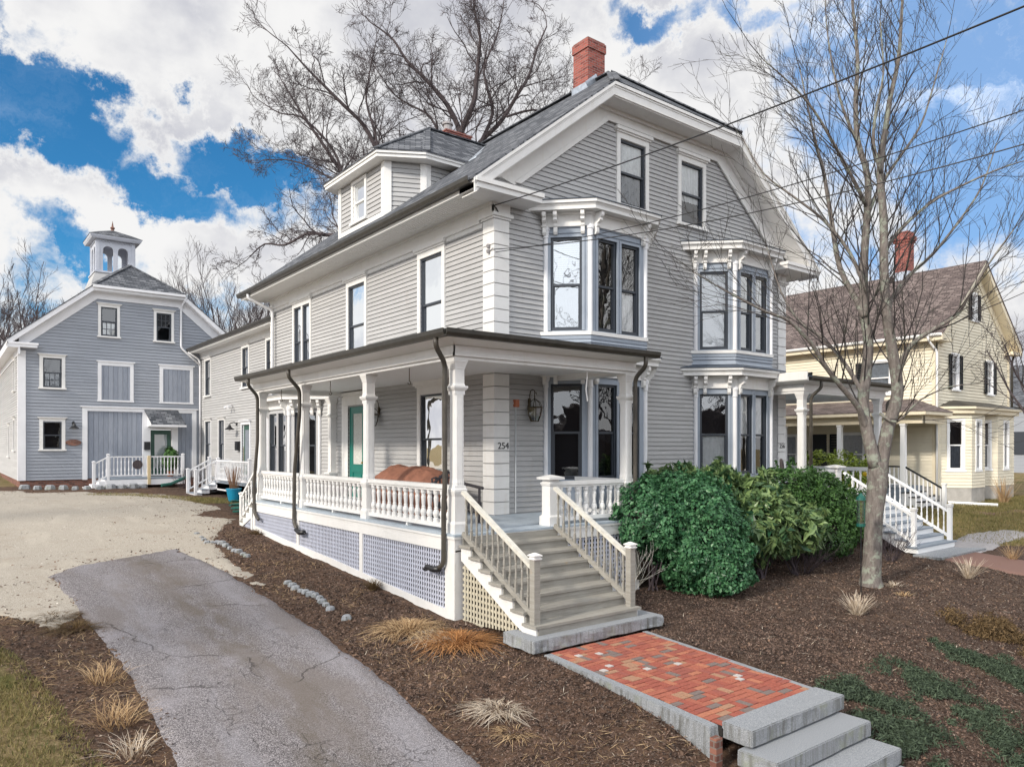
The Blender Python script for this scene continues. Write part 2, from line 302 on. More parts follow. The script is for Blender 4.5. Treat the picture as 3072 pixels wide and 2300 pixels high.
def gravel(t, P, u, b):
    n = t.noise(P, 60, 6, .8); m = t.noise(P, .8, 7, .7); k = t.noise(t.map(P, (1, .25, 1)), 1.6, 5, .6)
    c = t.ramp(n, (.34, (.20, .17, .14)), (.5, (.40, .36, .305)), (.66, (.66, .61, .54)))
    c = t.mix(t.math('MULTIPLY', t.smooth(m, .52, .68), .5), c, (.33, .28, .225))
    c = t.mix(t.math('MULTIPLY', t.smooth(k, .50, .70), .3), c, (.58, .53, .45))
    vo = t.new('ShaderNodeTexVoronoi'); vo.inputs['Scale'].default_value = 9; t.link(P, vo.inputs[0])
    c = t.mix(t.math('MULTIPLY', t.smooth(vo.outputs[0], .13, .07), .5), c, (.25, .19, .13))
    bumpto(t, b, n, .6, .02); return c
mat('gravel', (0, 0, 0), .95, .2, fn=gravel)
def groundfn(t, P, u, b):
    gm = t.new('ShaderNodeAttribute', attribute_name='grass').outputs['Fac']
    n = t.noise(P, 38, 5, .75); n2 = t.noise(P, 2.2, 6, .65); n4 = t.noise(P, 9, 6, .7)
    vo = t.new('ShaderNodeTexVoronoi'); vo.inputs['Scale'].default_value = 55; t.link(P, vo.inputs[0]); sc = t.new('ShaderNodeSeparateColor'); t.link(vo.outputs[1], sc.inputs[0])
    mu = t.ramp(t.math('ADD', t.math('MULTIPLY', n, .55), t.math('MULTIPLY', n4, .45)), (.34, (.020, .0125, .010)), (.5, (.070, .045, .034)), (.66, (.18, .12, .092)))
    mu = t.mix(t.math('MULTIPLY', t.smooth(sc.outputs[0], .84, .95), .55), mu, (.30, .25, .215))
    sxm = t.new('ShaderNodeSeparateXYZ'); t.link(P, sxm.inputs[0]); lft = t.smooth(sxm.outputs[0], -1.2, -2.6)
    mu = t.mix(t.math('MULTIPLY', t.smooth(n2, .48, .66), .6), mu, (.150, .100, .070)); mu = t.mix(t.math('MULTIPLY', t.math('MULTIPLY', lft, t.smooth(n4, .40, .58)), .6), mu, (.155, .092, .060))
    mu = t.mix(t.math('MULTIPLY', t.smooth(t.noise(P, 1.1, 5, .6), .58, .72), .5), mu, (.045, .030, .028))
    gr = t.ramp(t.math('ADD', t.math('MULTIPLY', n, .4), t.math('MULTIPLY', n4, .6)), (.35, (.10, .08, .035)), (.5, (.22, .165, .085)), (.7, (.40, .31, .18)))
    gr = t.mix(t.math('MULTIPLY', t.smooth(t.noise(P, .9, 6, .6), .52, .66), .6), gr, (.085, .115, .02))
    f = t.smooth(t.math('ADD', gm, t.math('MULTIPLY', t.math('SUBTRACT', n4, .5), 1.1)), .42, .58)
    bumpto(t, b, t.math('ADD', n, n4), .9, .04)
    return t.mix(f, mu, gr)
mat('ground', (0, 0, 0), .95, .15, fn=groundfn)
# ------------------------------------------------------------------ mesh helpers
class Fr:
    def __init__(s, o, ex, n, ez=(0, 0, 1)): s.o = V(o); s.ex = V(ex).normalized(); s.n = V(n).normalized(); s.ez = V(ez)
    def p(s, a, t, d=0): return s.o + s.ex*a + s.ez*t + s.n*d
WORLD = Fr((0, 0, 0), (1, 0, 0), (0, 1, 0))
class MB:
    def __init__(s): s.v = []; s.f = []
    def face(s, *p): n = len(s.v); s.v += [tuple(q) for q in p]; s.f.append(tuple(range(n, n+len(p))))
    def hexa(s, p):   # 0-3 bottom ring, 4-7 top ring
        n = len(s.v); s.v += [tuple(q) for q in p]
        for f in ((3, 2, 1, 0), (4, 5, 6, 7), (0, 1, 5, 4), (1, 2, 6, 5), (2, 3, 7, 6), (3, 0, 4, 7)): s.f.append(tuple(n+i for i in f))
    def box(s, x0, x1, y0, y1, z0, z1):
        s.hexa([(x0, y0, z0), (x1, y0, z0), (x1, y1, z0), (x0, y1, z0), (x0, y0, z1), (x1, y0, z1), (x1, y1, z1), (x0, y1, z1)]); return s
    def fbox(s, fr, a0, a1, t0, t1, d0, d1):
        s.hexa([fr.p(a0, t0, d1), fr.p(a1, t0, d1), fr.p(a1, t0, d0), fr.p(a0, t0, d0), fr.p(a0, t1, d1), fr.p(a1, t1, d1), fr.p(a1, t1, d0), fr.p(a0, t1, d0)]); return s
    def prism(s, fr, poly, d0, d1):
        n = len(poly); A = [fr.p(a, t, d1) for a, t in poly]; B = [fr.p(a, t, d0) for a, t in poly]
        k = len(s.v); s.v += [tuple(q) for q in A+B]
        s.f.append(tuple(range(k, k+n))); s.f.append(tuple(range(k+2*n-1, k+n-1, -1)))
        for i in range(n): j = (i+1) % n; s.f.append((k+i, k+n+i, k+n+j, k+j))
        return s
    def slab(s, pts, th, up=(0, 0, 1)):   # polygon given by 3d points, thickened downwards
        n = len(pts); A = [V(q) for q in pts]; B = [q-V(up)*th for q in A]; k = len(s.v); s.v += [tuple(q) for q in A+B]
        s.f.append(tuple(range(k, k+n))); s.f.append(tuple(range(k+2*n-1, k+n-1, -1)))
        for i in range(n): j = (i+1) % n; s.f.append((k+i, k+n+i, k+n+j, k+j))
        return s
    def plan(s, fr, pts, z0, z1, pts2=None):   # plan polygon (a,d) lofted from z0 to z1
        pts2 = pts2 or pts; n = len(pts); A = [fr.p(a, z1, d) for a, d in pts2]; B = [fr.p(a, z0, d) for a, d in pts]
        k = len(s.v); s.v += [tuple(q) for q in A+B]
        s.f.append(tuple(range(k, k+n))); s.f.append(tuple(range(k+2*n-1, k+n-1, -1)))
        for i in range(n): j = (i+1) % n; s.f.append((k+i, k+n+i, k+n+j, k+j))
        return s
    def loft(s, c, prof, n=4, rot=math.pi/4, ring=None):   # prof: (z, half width or radius)
        k0 = len(s.v); ring = ring or [(math.cos(rot+2*math.pi*i/n), math.sin(rot+2*math.pi*i/n)) for i in range(n)]
        n = len(ring); q = math.sqrt(2) if n == 4 else 1
        for z, r in prof:
            for cx, sy in ring: s.v.append((c[0]+cx*r*q, c[1]+sy*r*q, c[2]+z))
        for j in range(len(prof)-1):
            for i in range(n): i2 = (i+1) % n; s.f.append((k0+j*n+i, k0+j*n+i2, k0+(j+1)*n+i2, k0+(j+1)*n+i))
        s.f.append(tuple(k0+(len(prof)-1)*n+i for i in range(n))); s.f.append(tuple(k0+i for i in reversed(range(n))))
        return s
    def bar(s, p, q, w, h, up=(0, 0, 1)):
        p = V(p); q = V(q); t = (q-p).normalized(); u = V(up); sd = t.cross(u)
        if sd.length < 1e-4: sd = V((1, 0, 0))
        sd.normalize(); uu = sd.cross(t).normalized(); a = sd*w/2; b = uu*h/2
        s.hexa([p-a-b, p+a-b, q+a-b, q-a-b, p-a+b, p+a+b, q+a+b, q-a+b]); return s
    def tube(s, pts, rad, n=5):
        pts = [V(p) for p in pts]; m = len(pts)
        if not isinstance(rad, (list, tuple)): rad = [rad]*m
        k0 = len(s.v); ref = V((0, 0, 1)); t0 = (pts[1]-pts[0]).normalized()
        if abs(t0.dot(ref)) > .9: ref = V((1, 0, 0))
        a = t0.cross(ref).normalized()
        for i, p in enumerate(pts):
            t = (pts[min(i+1, m-1)]-pts[max(i-1, 0)]).normalized(); a = (a-t*a.dot(t)).normalized(); b = t.cross(a)
            for j in range(n):
                th = 2*math.pi*j/n; s.v.append(tuple(p+(a*math.cos(th)+b*math.sin(th))*rad[i]))
        for i in range(m-1):
            for j in range(n): j2 = (j+1) % n; s.f.append((k0+i*n+j, k0+i*n+j2, k0+(i+1)*n+j2, k0+(i+1)*n+j))
        s.f.append(tuple(k0+(m-1)*n+j for j in range(n))); s.f.append(tuple(k0+j for j in reversed(range(n))))
        return s
    def build(s, name, m, parent=None, smooth=False, loc=None, uv=True):
        me = bpy.data.meshes.new(name); org = V((0, 0, 0))
        if parent is not None: org = V(parent.get('_o', (0, 0, 0)))
        if loc is not None: org = V(loc)
        v = np.array(s.v, dtype=float)-np.array(org)
        me.from_pydata(v.tolist(), [], s.f); me.update()
        if uv: planar_uv(me)
        me.materials.append(M[m])
        if smooth: me.shade_smooth()
        o = bpy.data.objects.new(name, me); COL.objects.link(o)
        if parent is not None: o.parent = parent; o['_o'] = tuple(org)
        else: o.location = org; o['_o'] = tuple(org)
        return o
def planar_uv(me):
    nl = len(me.loops); 
    if not nl: return
    nf = len(me.polygons)
    nor = np.empty(nf*3); me.polygons.foreach_get('normal', nor); nor = nor.reshape(-1, 3)
    tot = np.empty(nf, dtype=np.int32); me.polygons.foreach_get('loop_total', tot)
    vi = np.empty(nl, dtype=np.int32); me.loops.foreach_get('vertex_index', vi)
    co = np.empty(len(me.vertices)*3); me.vertices.foreach_get('co', co); co = co.reshape(-1, 3)
    n = np.repeat(nor, tot, axis=0); p = co[vi]
    h = np.stack([-n[:, 1], n[:, 0], np.zeros(len(n))], 1); L = np.linalg.norm(h, axis=1); fl = L < .05
    h[fl] = (1, 0, 0); L[fl] = 1; h /= L[:, None]; wv = np.cross(n, h)
    uvl = me.uv_layers.new(name='UVMap'); uvs = np.stack([(p*h).sum(1), (p*wv).sum(1)], 1).ravel(); uvl.data.foreach_set('uv', uvs)
def tag(o, label, cat, group=None, kind=None):
    if label: o['label'] = label
    if cat: o['category'] = cat
    if group: o['group'] = group
    if kind: o['kind'] = kind
    return o
def thing(name, label, cat, loc=(0, 0, 0), rz=0, group=None):
    o = bpy.data.objects.new(name, None); COL.objects.link(o); o.location = loc; o.rotation_euler = (0, 0, rz); o['_o'] = (0, 0, 0) if rz or tuple(loc) == (0, 0, 0) else tuple(loc)
    o.empty_display_size = .2
    return tag(o, label, cat, group)
def dup(o, loc=None, rz=None, label=None, group=None, parent=None, scale=None):
    c = o.copy(); COL.objects.link(c)
    if parent is not None: c.parent = parent
    if loc is not None: c.location = loc
    if rz is not None: c.rotation_euler = (0, 0, rz)
    if scale is not None: c.scale = scale
    if label: c['label'] = label
    if group: c['group'] = group
    for ch in [x for x in bpy.data.objects if x.parent == o]: dup(ch, parent=c)
    return c
def struct(o): o['kind'] = 'structure'; return o
# clapboards on a convex polygon with rectangular holes
def clap(mb, fr, poly, e=.111, holes=(), lap=.024, t0=None):
    ts = [p[1] for p in poly]; ss_all = [p[0] for p in poly]; t = min(ts) if t0 is None else t0; tm = max(ts)
    def span(tt):
        xs = []
        for i in range(len(poly)):
            (a, b), (c, dd) = poly[i], poly[(i+1) % len(poly)]
            if abs(b-dd) < 1e-9: continue
            if min(b, dd) <= tt <= max(b, dd): xs.append(a+(c-a)*(tt-b)/(dd-b))
        return (min(xs), max(xs)) if len(xs) > 1 else None
    while t < tm-1e-6:
        a = max(t, min(ts)); b = min(t+e, tm); t += e
        if b-a < .005: continue
        A = span(a+1e-5); B = span(b-1e-5)
        if not A or not B: continue
        mid = (a+b)/2; cuts = sorted([(h[0], h[1]) for h in holes if h[2] < mid < h[3]])
        segs = []; L = (A[0], B[0])
        for h0, h1 in cuts:
            if h0 > max(L): segs.append((L, (h0, h0)))
            L = (max(h1, L[0]), max(h1, L[1]))
        if min(A[1], B[1]) > min(L): segs.append((L, (A[1], B[1])))
        for (l0, l1), (r0, r1) in segs:
            g = min(.0055, (b-a)*.3)
            mb.face(fr.p(l0, a+g, lap), fr.p(r0, a+g, lap), fr.p(r1, b, 0), fr.p(l1, b, 0))
            mb.face(fr.p(l0, a+g, -.02), fr.p(r0, a+g, -.02), fr.p(r0, a+g, lap), fr.p(l0, a+g, lap))
            mb.face(fr.p(l0, a, -.022), fr.p(r0, a, -.022), fr.p(r0, a+g, -.022), fr.p(l0, a+g, -.022)); mb.face(fr.p(l0, a, 0), fr.p(r0, a, 0), fr.p(r0, a, -.022), fr.p(l0, a, -.022))
            mb.face(fr.p(l0, a, -.02), fr.p(l0, a, lap), fr.p(l1, b, 0)); mb.face(fr.p(r0, a, lap), fr.p(r0, a, -.02), fr.p(r1, b, 0))
    return mb
def drape(kind, fr, a0, a1, t0, t1, d, parent):
    mb = MB()
    if kind in ('curtain', 'gray_curtain', 'lace'):
        n = max(6, int((a1-a0)/.035)); pts = [(a0+(a1-a0)*i/n, d+.018*math.sin(i*1.9)+.01*math.sin(i*.7)) for i in range(n+1)]
        for (x, y), (x2, y2) in zip(pts, pts[1:]): mb.face(fr.p(x, t0, y), fr.p(x2, t0, y2), fr.p(x2, t1, y2*.4+d*.6), fr.p(x, t1, y*.4+d*.6))
        return mb.build('curtain', kind, parent)
    n = max(3, int((t1-t0)/.05))
    for i in range(n):
        z = t0+(t1-t0)*i/n; z2 = t0+(t1-t0)*(i+1.05)/n
        mb.face(fr.p(a0, z, d+.012), fr.p(a1, z, d+.012), fr.p(a1, z2, d-.012), fr.p(a0, z2, d-.012))
    return mb.build('blind', 'blind', parent)
# sliding sash window: dark frame, panes, what hangs behind them
def sash(fr, a0, a1, t0, t1, parent, glass='glass', shade=None, mid=.5, grid=None, fw=.05, d=0, m='sash', room='dark_room'):
    s = MB(); tm = t0+(t1-t0)*mid
    for x0, x1 in ((a0, a0+fw), (a1-fw, a1)): s.fbox(fr, x0, x1, t0, t1, d-.07, d+.012)
    for z0, z1 in ((t0, t0+fw*1.4), (t1-fw, t1)): s.fbox(fr, a0+fw, a1-fw, z0, z1, d-.07, d+.01)
    s.fbox(fr, a0+fw, a1-fw, tm-.025, tm+.025, d-.06, d+.0)
    for x0, x1 in ((a0+fw, a0+fw+.03), (a1-fw-.03, a1-fw)): s.fbox(fr, x0, x1, t0+fw*1.4, tm-.025, d-.068, d-.02)
    if grid:
        nx, nz, lo, hi = grid
        for i in range(1, nx): x = a0+fw+(a1-a0-2*fw)*i/nx; s.fbox(fr, x-.011, x+.011, (t0+fw*1.4) if lo else tm+.025, (t1-fw) if hi else tm-.025, d-.045, d-.022)
        for k in range(2):
            if (k == 0 and not lo) or (k == 1 and not hi): continue
            zb, zt = ((t0, tm) if k == 0 else (tm, t1))
            for j in range(1, nz): z = zb+(zt-zb)*j/nz; s.fbox(fr, a0+fw, a1-fw, z-.011, z+.011, d-.047, d-.024)
    so_ = s.build('sash', m, parent)
    r = MB(); r.face(fr.p(a0, t0, d-.32), fr.p(a1, t0, d-.32), fr.p(a1, t1, d-.32), fr.p(a0, t1, d-.32))
    for q in (((a0, t0), (a1, t0)), ((a1, t0), (a1, t1)), ((a1, t1), (a0, t1)), ((a0, t1), (a0, t0))):
        (x, z), (x2, z2) = q; r.face(fr.p(x, z, d-.06), fr.p(x2, z2, d-.06), fr.p(x2, z2, d-.32), fr.p(x, z, d-.32))
    r.build('reveal', room, parent)
    g = MB()
    g.face(fr.p(a0+fw, tm, d-.035), fr.p(a1-fw, tm, d-.035), fr.p(a1-fw, t1-fw, d-.035), fr.p(a0+fw, t1-fw, d-.035))
    g.face(fr.p(a0+fw, t0+fw, d-.05), fr.p(a1-fw, t0+fw, d-.05), fr.p(a1-fw, tm, d-.05), fr.p(a0+fw, tm, d-.05))
    g.build('pane', glass, parent)
    if shade:
        for kind, f0, f1 in (shade if isinstance(shade, list) else [shade]):
            drape(kind, fr, a0+fw*.6, a1-fw*.6, t0+.04+(t1-t0-.06)*f0, t0+.04+(t1-t0-.06)*f1, d-.085, parent)
    return so_
def casing(fr, a0, a1, t0, t1, parent, cw=.13, cap=.0, m='white', sill=True, head=.14, proud=.05, name='window', label=None):
    c = MB(); 
    for x0, x1 in ((a0-cw, a0), (a1, a1+cw)): c.fbox(fr, x0, x1, t0-.0, t1, -.03, proud)
    c.fbox(fr, a0-cw, a1+cw, t1, t1+head, -.03, proud+.003)
    if cap: 
        c.fbox(fr, a0-cw-.03, a1+cw+.03, t1+head, t1+head+.04, -.03, proud+.04)
        c.fbox(fr, a0-cw-.07, a1+cw+.07, t1+head+.04, t1+head+cap, -.03, proud+.08)
    if sill: c.fbox(fr, a0-cw-.04, a1+cw+.04, t0-.07, t0, -.05, proud+.05)
    o = c.build(name, m, parent)
    if label: o['label'] = label
    return o
def window(fr, a0, a1, t0, t1, root, cw=.13, cap=.07, glass='glass', shade=None, mid=.5, grid=None, head=.14, m='white', pair=False, sm='sash', sill=True, **k):
    c = casing(fr, a0, a1, t0, t1, root, cw, cap, m, sill, head, name='window')
    if pair:
        mb = MB(); xm = (a0+a1)/2; mb.fbox(fr, xm-.06, xm+.06, t0, t1, -.05, .04); mb.build('mullion', m, c)
        sash(fr, a0, xm-.06, t0, t1, c, glass, shade, mid, grid, m=sm, **k); sash(fr, xm+.06, a1, t0, t1, c, glass, shade, mid, grid, m=sm, **k)
    else: sash(fr, a0, a1, t0, t1, c, glass, shade, mid, grid, m=sm, **k)
    return c
def text(s, size, fr, a, t, d, m, parent, name='house_number', ext=.006):
    cu = bpy.data.curves.new('t', 'FONT'); cu.body = s; cu.size = size; cu.extrude = ext; cu.align_x = 'CENTER'
    o = bpy.data.objects.new('t', cu); COL.objects.link(o); bpy.context.view_layer.update()
    me = bpy.data.meshes.new_from_object(o.evaluated_get(bpy.context.evaluated_depsgraph_get())); bpy.data.objects.remove(o)
    org = V(parent['_o']) if parent is not None else V((0, 0, 0))
    for v in me.vertices: q = fr.p(a+v.co.x, t+v.co.y, d+v.co.z)-org; v.co = q
    me.materials.clear(); me.materials.append(M[m]); ob = bpy.data.objects.new(name, me); COL.objects.link(ob); ob.parent = parent
    return ob
BAL = [(0, .042), (.07, .042), (.075, .028), (.10, .038), (.15, .047), (.20, .040), (.23, .027), (.25, .031), (.27, .024), (.44, .036), (.47, .028), (.50, .028), (.515, .040), (.58, .042)]
def turned(mb, c, h, prof, n=10, s=1.0):
    H = prof[-1][0]; mb.loft(c, [(z/H*h, r*s) for z, r in prof], n, 0); return mb
# ------------------------------------------------------------------ terrain
GP = np.array([(-4.7,5.8,-1.0),(-7.5,5.8,-1.0),(-4.7,0,-1.33),(-7.5,0,-1.33),(-4.7,-3,-1.54),(-7.5,-3,-1.58),(-4.7,-6,-1.98),(-7.4,-6,-1.98),(-4.7,-9,-2.5),(-7.4,-9,-2.5),
 (-2.5,7.4,-.82),(-2.5,2.5,-1.10),(-2.6,-2.3,-1.41),(-2.4,-4.6,-1.47),(-2.9,-7.4,-1.68),(-3.4,-6.6,-1.70),(-3.5,-8.6,-2.2),(-.2,-4.8,-1.50),(-.5,-7.4,-1.52),
 (-2,-9.6,-2.45),(.2,-8.4,-1.85),(.5,-10,-2.5),(2,-6.5,-1.54),(4,-7.2,-1.66),(4,-9,-2.1),(8,-7.6,-1.75),(8,-10,-2.4),(13,-8,-1.8),(4,-11,-2.6),(0,-3,-1.42),(4,-2,-1.40),(8,-2.5,-1.40),(11,-3.7,-1.42),
 (6.3,-4.9,-1.46),(3,-5,-1.48),(13.5,-4,-1.42),(16,-3,-1.27),(18,0,-1.05),(21,-.5,-.95),(28,-1,-.88),(22,5,-.85),(25,-6,-1.25),(20,-9,-1.8),(-3,10,-.70),(-6,12,-.58),(-1,13,-.55),(-3,18,-.45),
 (-7,22,-.32),(-3,22,-.34),(-7,30,-.25),(-12,20,-.42),(-12,8,-.88),(-10,0,-1.3),(-9,-4.5,-1.75),(-10,-9,-2.4),(-9,3,-1.12),(-9.5,-2,-1.48),(5,10,-1.2),(15,12,-.9),(30,20,-.7),(-25,0,-1.0),(-25,25,-.3),
 (5,45,-.2),(-20,50,-.1),(45,5,-.7),(45,-20,-2),(0,-16,-2.75),(-9,-16,-2.75),(12,-16,-2.75),(-30,-16,-2.5),(0,-40,-2.8),(45,45,-.5),(-45,40,-.2),(30,-40,-2.8),(-40,-30,-2.4)], dtype=float)
def _phi(r2): return np.where(r2 < 1e-9, 0, r2*np.log(np.maximum(r2, 1e-9))*.5)
_n = len(GP); _A = np.zeros((_n+3, _n+3)); _A[:_n, :_n] = _phi(((GP[:, None, :2]-GP[None, :, :2])**2).sum(2))+np.eye(_n)*.3
_A[:_n, _n] = 1; _A[:_n, _n+1:] = GP[:, :2]; _A[_n:, :_n] = _A[:_n, _n:].T
_c = np.linalg.solve(_A, np.concatenate([GP[:, 2], np.zeros(3)]))
def ground_np(x, y):
    x = np.asarray(x, float); y = np.asarray(y, float); xc = np.clip(x, -45, 45); yc = np.clip(y, -40, 50)
    z = _c[_n]+_c[_n+1]*xc+_c[_n+2]*yc
    for i in range(_n): z = z+_c[i]*_phi((xc-GP[i, 0])**2+(yc-GP[i, 1])**2)
    return z
def gz(x, y): return float(ground_np(x, y))
def sdf(x, y, poly):   # >0 inside
    P = np.array(poly, float); d = np.full(x.shape, 1e9); ins = np.zeros(x.shape, bool)
    for i in range(len(P)):
        a = P[i]; b = P[(i+1) % len(P)]; e = b-a; wx = x-a[0]; wy = y-a[1]
        h = np.clip((wx*e[0]+wy*e[1])/(e@e), 0, 1); d = np.minimum(d, (wx-e[0]*h)**2+(wy-e[1]*h)**2)
        c = ((a[1] > y) != (b[1] > y)) & (x < (b[0]-a[0])*(y-a[1])/((b[1]-a[1]) if abs(b[1]-a[1]) > 1e-9 else 1e-9)+a[0]); ins ^= c
    return np.where(ins, np.sqrt(d), -np.sqrt(d))
def vnoise(x, y, s, seed=0):
    out = np.zeros(x.size); xf = x.ravel(); yf = y.ravel()
    for i in range(x.size): out[i] = noise.noise((xf[i]*s, yf[i]*s, seed))
    return out.reshape(x.shape)
def axis(lo, hi, step, far):
    a = list(np.arange(lo, hi+step/2, step)); x = hi; s = step
    while x < far: s *= 1.28; x += s; a.append(x)
    x = lo; s = step; b = []
    while x > -far: s *= 1.28; x -= s; b.append(x)
    return np.array(b[::-1]+a)
XS = axis(-12, 15, .125, 2500); YS = axis(-11, 16, .125, 2500)
GX, GY = np.meshgrid(XS, YS); GZ = ground_np(GX, GY)
NEAR = (np.abs(GX) < 40) & (np.abs(GY) < 40)
micro = np.zeros_like(GX); idx = NEAR; micro[idx] = vnoise(GX[idx], GY[idx], 1.3, 3)*.035+vnoise(GX[idx], GY[idx], 5.5, 7)*.022
DRIVE = [(-7.62, 4.2), (-7.1, 5.0), (-6.0, 5.55), (-4.85, 6.05), (-4.62, 3.0), (-4.60, 0), (-4.62, -3), (-4.66, -6), (-4.6, -11), (-4.6, -20), (-7.5, -20), (-7.5, -9), (-7.36, -5), (-7.35, -1.5), (-7.5, 1.5)]
GRAV = [(-30, 4), (-14, 3.4), (-10, 2.9), (-8.6, 1.7), (-7.9, .4), (-7.4, 1.2), (-7.2, 3), (-7, 4.6), (-6, 5.0), (-4.9, 5.4), (-4.6, 2.4), (-4.4, 1.6), (-4.25, 3.4), (-4.1, 5.2), (-3.75, 6.9), (-3.1, 8.4), (-2.4, 9.8), (-3.2, 11), (-2.1, 12.2), (-2.3, 14.5), (-1.9, 16.6), (-2.4, 18.9), (-3.6, 20.2), (-5.8, 21.3), (-7.4, 22.9), (-8.0, 26), (-8.2, 60), (-30, 60)]
LAWN_L = [(-8.35, -2.3), (-8.6, -.6), (-9.0, .6), (-9.8, 1.4), (-13, 1.9), (-40, 2), (-40, -30), (-7.9, -30), (-7.9, -8), (-8.0, -5)]
LAWN_R = [(13.7, -2.6), (13.6, 6), (19, 8), (23, 9), (60, 9), (60, -5.6), (20, -5.2), (16, -5.0), (14.9, -4.3)]
PATCH = [(-2.2, 13.6), (-.6, 13.8), (-1.0, 15.8), (-1.9, 16.6), (-3.2, 18.9), (-4.4, 19.6), (-5, 19.2), (-3.4, 18), (-2.6, 16)]
sd_d = sdf(GX, GY, DRIVE); sd_g = sdf(GX, GY, GRAV)
edge_n = np.zeros_like(GX); edge_n[idx] = vnoise(GX[idx], GY[idx], 1.6, 11)*.20+vnoise(GX[idx], GY[idx], 6, 5)*.13
gm = np.maximum.reduce([sdf(GX, GY, LAWN_L), sdf(GX, GY, LAWN_R), sdf(GX, GY, PATCH)])
far_grass = np.maximum(np.hypot(GX-2, GY-2)-34, np.minimum(GY-26, 3))
gm = np.clip(.5+np.maximum(gm, far_grass*.5)*1.1, 0, 1)
flat = np.clip(np.maximum(sd_d, sd_g)*3+.6, 0, 1)
PATHP = [(-2.95, -8.0), (-.75, -8.0), (-.4, -4.5), (-2.45, -4.5)]
inpath = np.clip(sdf(GX, GY, PATHP)*4+1, 0, 1)
GZ = GZ + micro*(1-flat)*(1-inpath)
# the brick path and its slabs are set into the bank
GZ = np.where(sdf(GX, GY, PATHP) > -.02, np.minimum(GZ, -1.54), GZ)
STEPP = [(-2.75, -7.8), (-1.05, -7.8), (-1.05, -9.9), (-2.75, -9.9)]
GZ = np.where(sdf(GX, GY, STEPP) > .0, np.minimum(GZ, -1.75-.65*np.clip(-(GY+7.9), 0, 2)), GZ)
def sheet(name, z, m, mask=None, attr=None):
    ny, nx = GX.shape; vid = np.arange(nx*ny).reshape(ny, nx)
    q = np.stack([vid[:-1, :-1], vid[:-1, 1:], vid[1:, 1:], vid[1:, :-1]], -1).reshape(-1, 4)
    if mask is not None: q = q[(mask.ravel()[q]).any(1)]
    used = np.unique(q); rm = np.full(nx*ny, -1); rm[used] = np.arange(len(used)); co = np.stack([GX, GY, z], -1).reshape(-1, 3)[used]
    me = bpy.data.meshes.new(name); me.from_pydata(co.tolist(), [], rm[q].tolist()); me.update()
    if attr is not None:
        at_ = me.attributes.new('grass', 'FLOAT', 'POINT'); at_.data.foreach_set('value', attr.ravel()[used].astype(np.float32))
    me.materials.append(M[m]); me.shade_smooth(); o = bpy.data.objects.new(name, me); COL.objects.link(o); return struct(o)
sheet('ground', GZ, 'ground', attr=gm)
base = ground_np(GX, GY)
sheet('gravel_yard', base+np.clip((sd_g+edge_n)*.25, -.09, .022)+micro*.12, 'gravel', (sd_g+edge_n) > -.25)
ed_ = edge_n*.28
sheet('driveway', base+np.clip((sd_d+ed_)*.7, -.10, .050), 'asphalt', (sd_d+ed_) > -.2)
def walk(name, poly, m, lift=.03, fr=None):
    s = sdf(GX, GY, poly); return sheet(name, base+np.clip(s*.6, -.09, lift), m, s > -.2)
walk('concrete_path', [(13.0, -4.5), (13.4, -3.4), (16, -3.1), (18.5, -3.6), (18.5, -4.4), (15.4, -4.3)], 'concrete', .05)
walk('brick_walk', [(11.0, -4.3), (13.1, -4.3), (13.0, -12), (10.8, -12)], 'red_walk', .035)
walk('neighbour_brick_walk', [(20.6, -1.2), (22.3, -1.6), (26, -3.4), (34, -5.6), (34, -6.2), (25, -4.1), (21.6, -2.3), (20.4, -1.8)], 'red_walk', .03)
# ------------------------------------------------------------------ big gray house
H = thing('gray_house', 'large gray clapboard two-storey house with white trim, wrap-around porch, bay windows and a brick chimney', 'house')
HX = 10.83; KS = .783; EX = -.95; EZ = 6.80; CLZ = 9.88; CLX = EX+(CLZ-EZ)/KS; RX = 5.415; RZ = EZ+KS*(RX-EX); HB = 13.3
FF = Fr((0, 0, 0), (1, 0, 0), (0, -1, 0)); FL = Fr((0, 0, 0), (0, 1, 0), (-1, 0, 0)); FRt = Fr((HX, 0, 0), (0, 1, 0), (1, 0, 0))
def kink(a, b, x0=EX):    # outline a metres under the roof slopes and b metres under the clipped top
    z = CLZ-b; xk = EX+(z-(EZ-a))/KS
    return [(x0, EZ-a+KS*(x0-EX)), (xk, z), (2*RX-xk, z), (2*RX-x0, EZ-a+KS*(x0-EX))]
# openings (frame coordinates)
gw = [(3.76, 4.66, 7.33, 8.92), (6.03, 6.93, 7.30, 8.92)]
mb = MB(); up = kink(.40, .40, 0); 
clap(mb, FF, [(0, -.2), (HX, -.2), (HX, up[0][1]), (up[2][0], up[2][1]), (up[1][0], up[1][1]), (0, up[0][1])], holes=gw+[(1.45, 4.45, -.3, 3.3), (6.7, 9.55, -.3, 3.3), (1.45, 4.45, 3.95, 6.7), (6.7, 9.55, 3.95, 6.7)], t0=-.2)
mb.build('wall', 'siding', H)
lw = [(2.0, 3.0, .55, 2.70), (6.04, 7.06, .0, 2.62), (2.02, 3.0, 3.72, 6.0), (6.0, 7.02, 3.72, 6.0), (9.84, 11.14, 3.72, 6.0), (9.2, 12.1, -.3, 3.1)]
mb = MB(); clap(mb, FL, [(0, -.2), (HB, -.2), (HB, 6.3), (0, 6.3)], holes=lw, t0=-.2); mb.build('wall', 'siding', H)
mb = MB(); mb.box(HX-.03, HX, 0, HB, -.2, 6.5); mb.box(0, HX, HB-.03, HB, -.2, 6.5)
mb.prism(Fr((0, HB, 0), (1, 0, 0), (0, 1, 0)), [(0, 6.4), (HX, 6.4), (up[2][0], up[2][1]), (up[1][0], up[1][1])], -.05, 0); mb.build('wall', 'siding', H)
mb = MB(); mb.box(.03, HX-.03, .02, HB-.02, -1.6, -.2); mb.build('foundation', 'foundation', H)
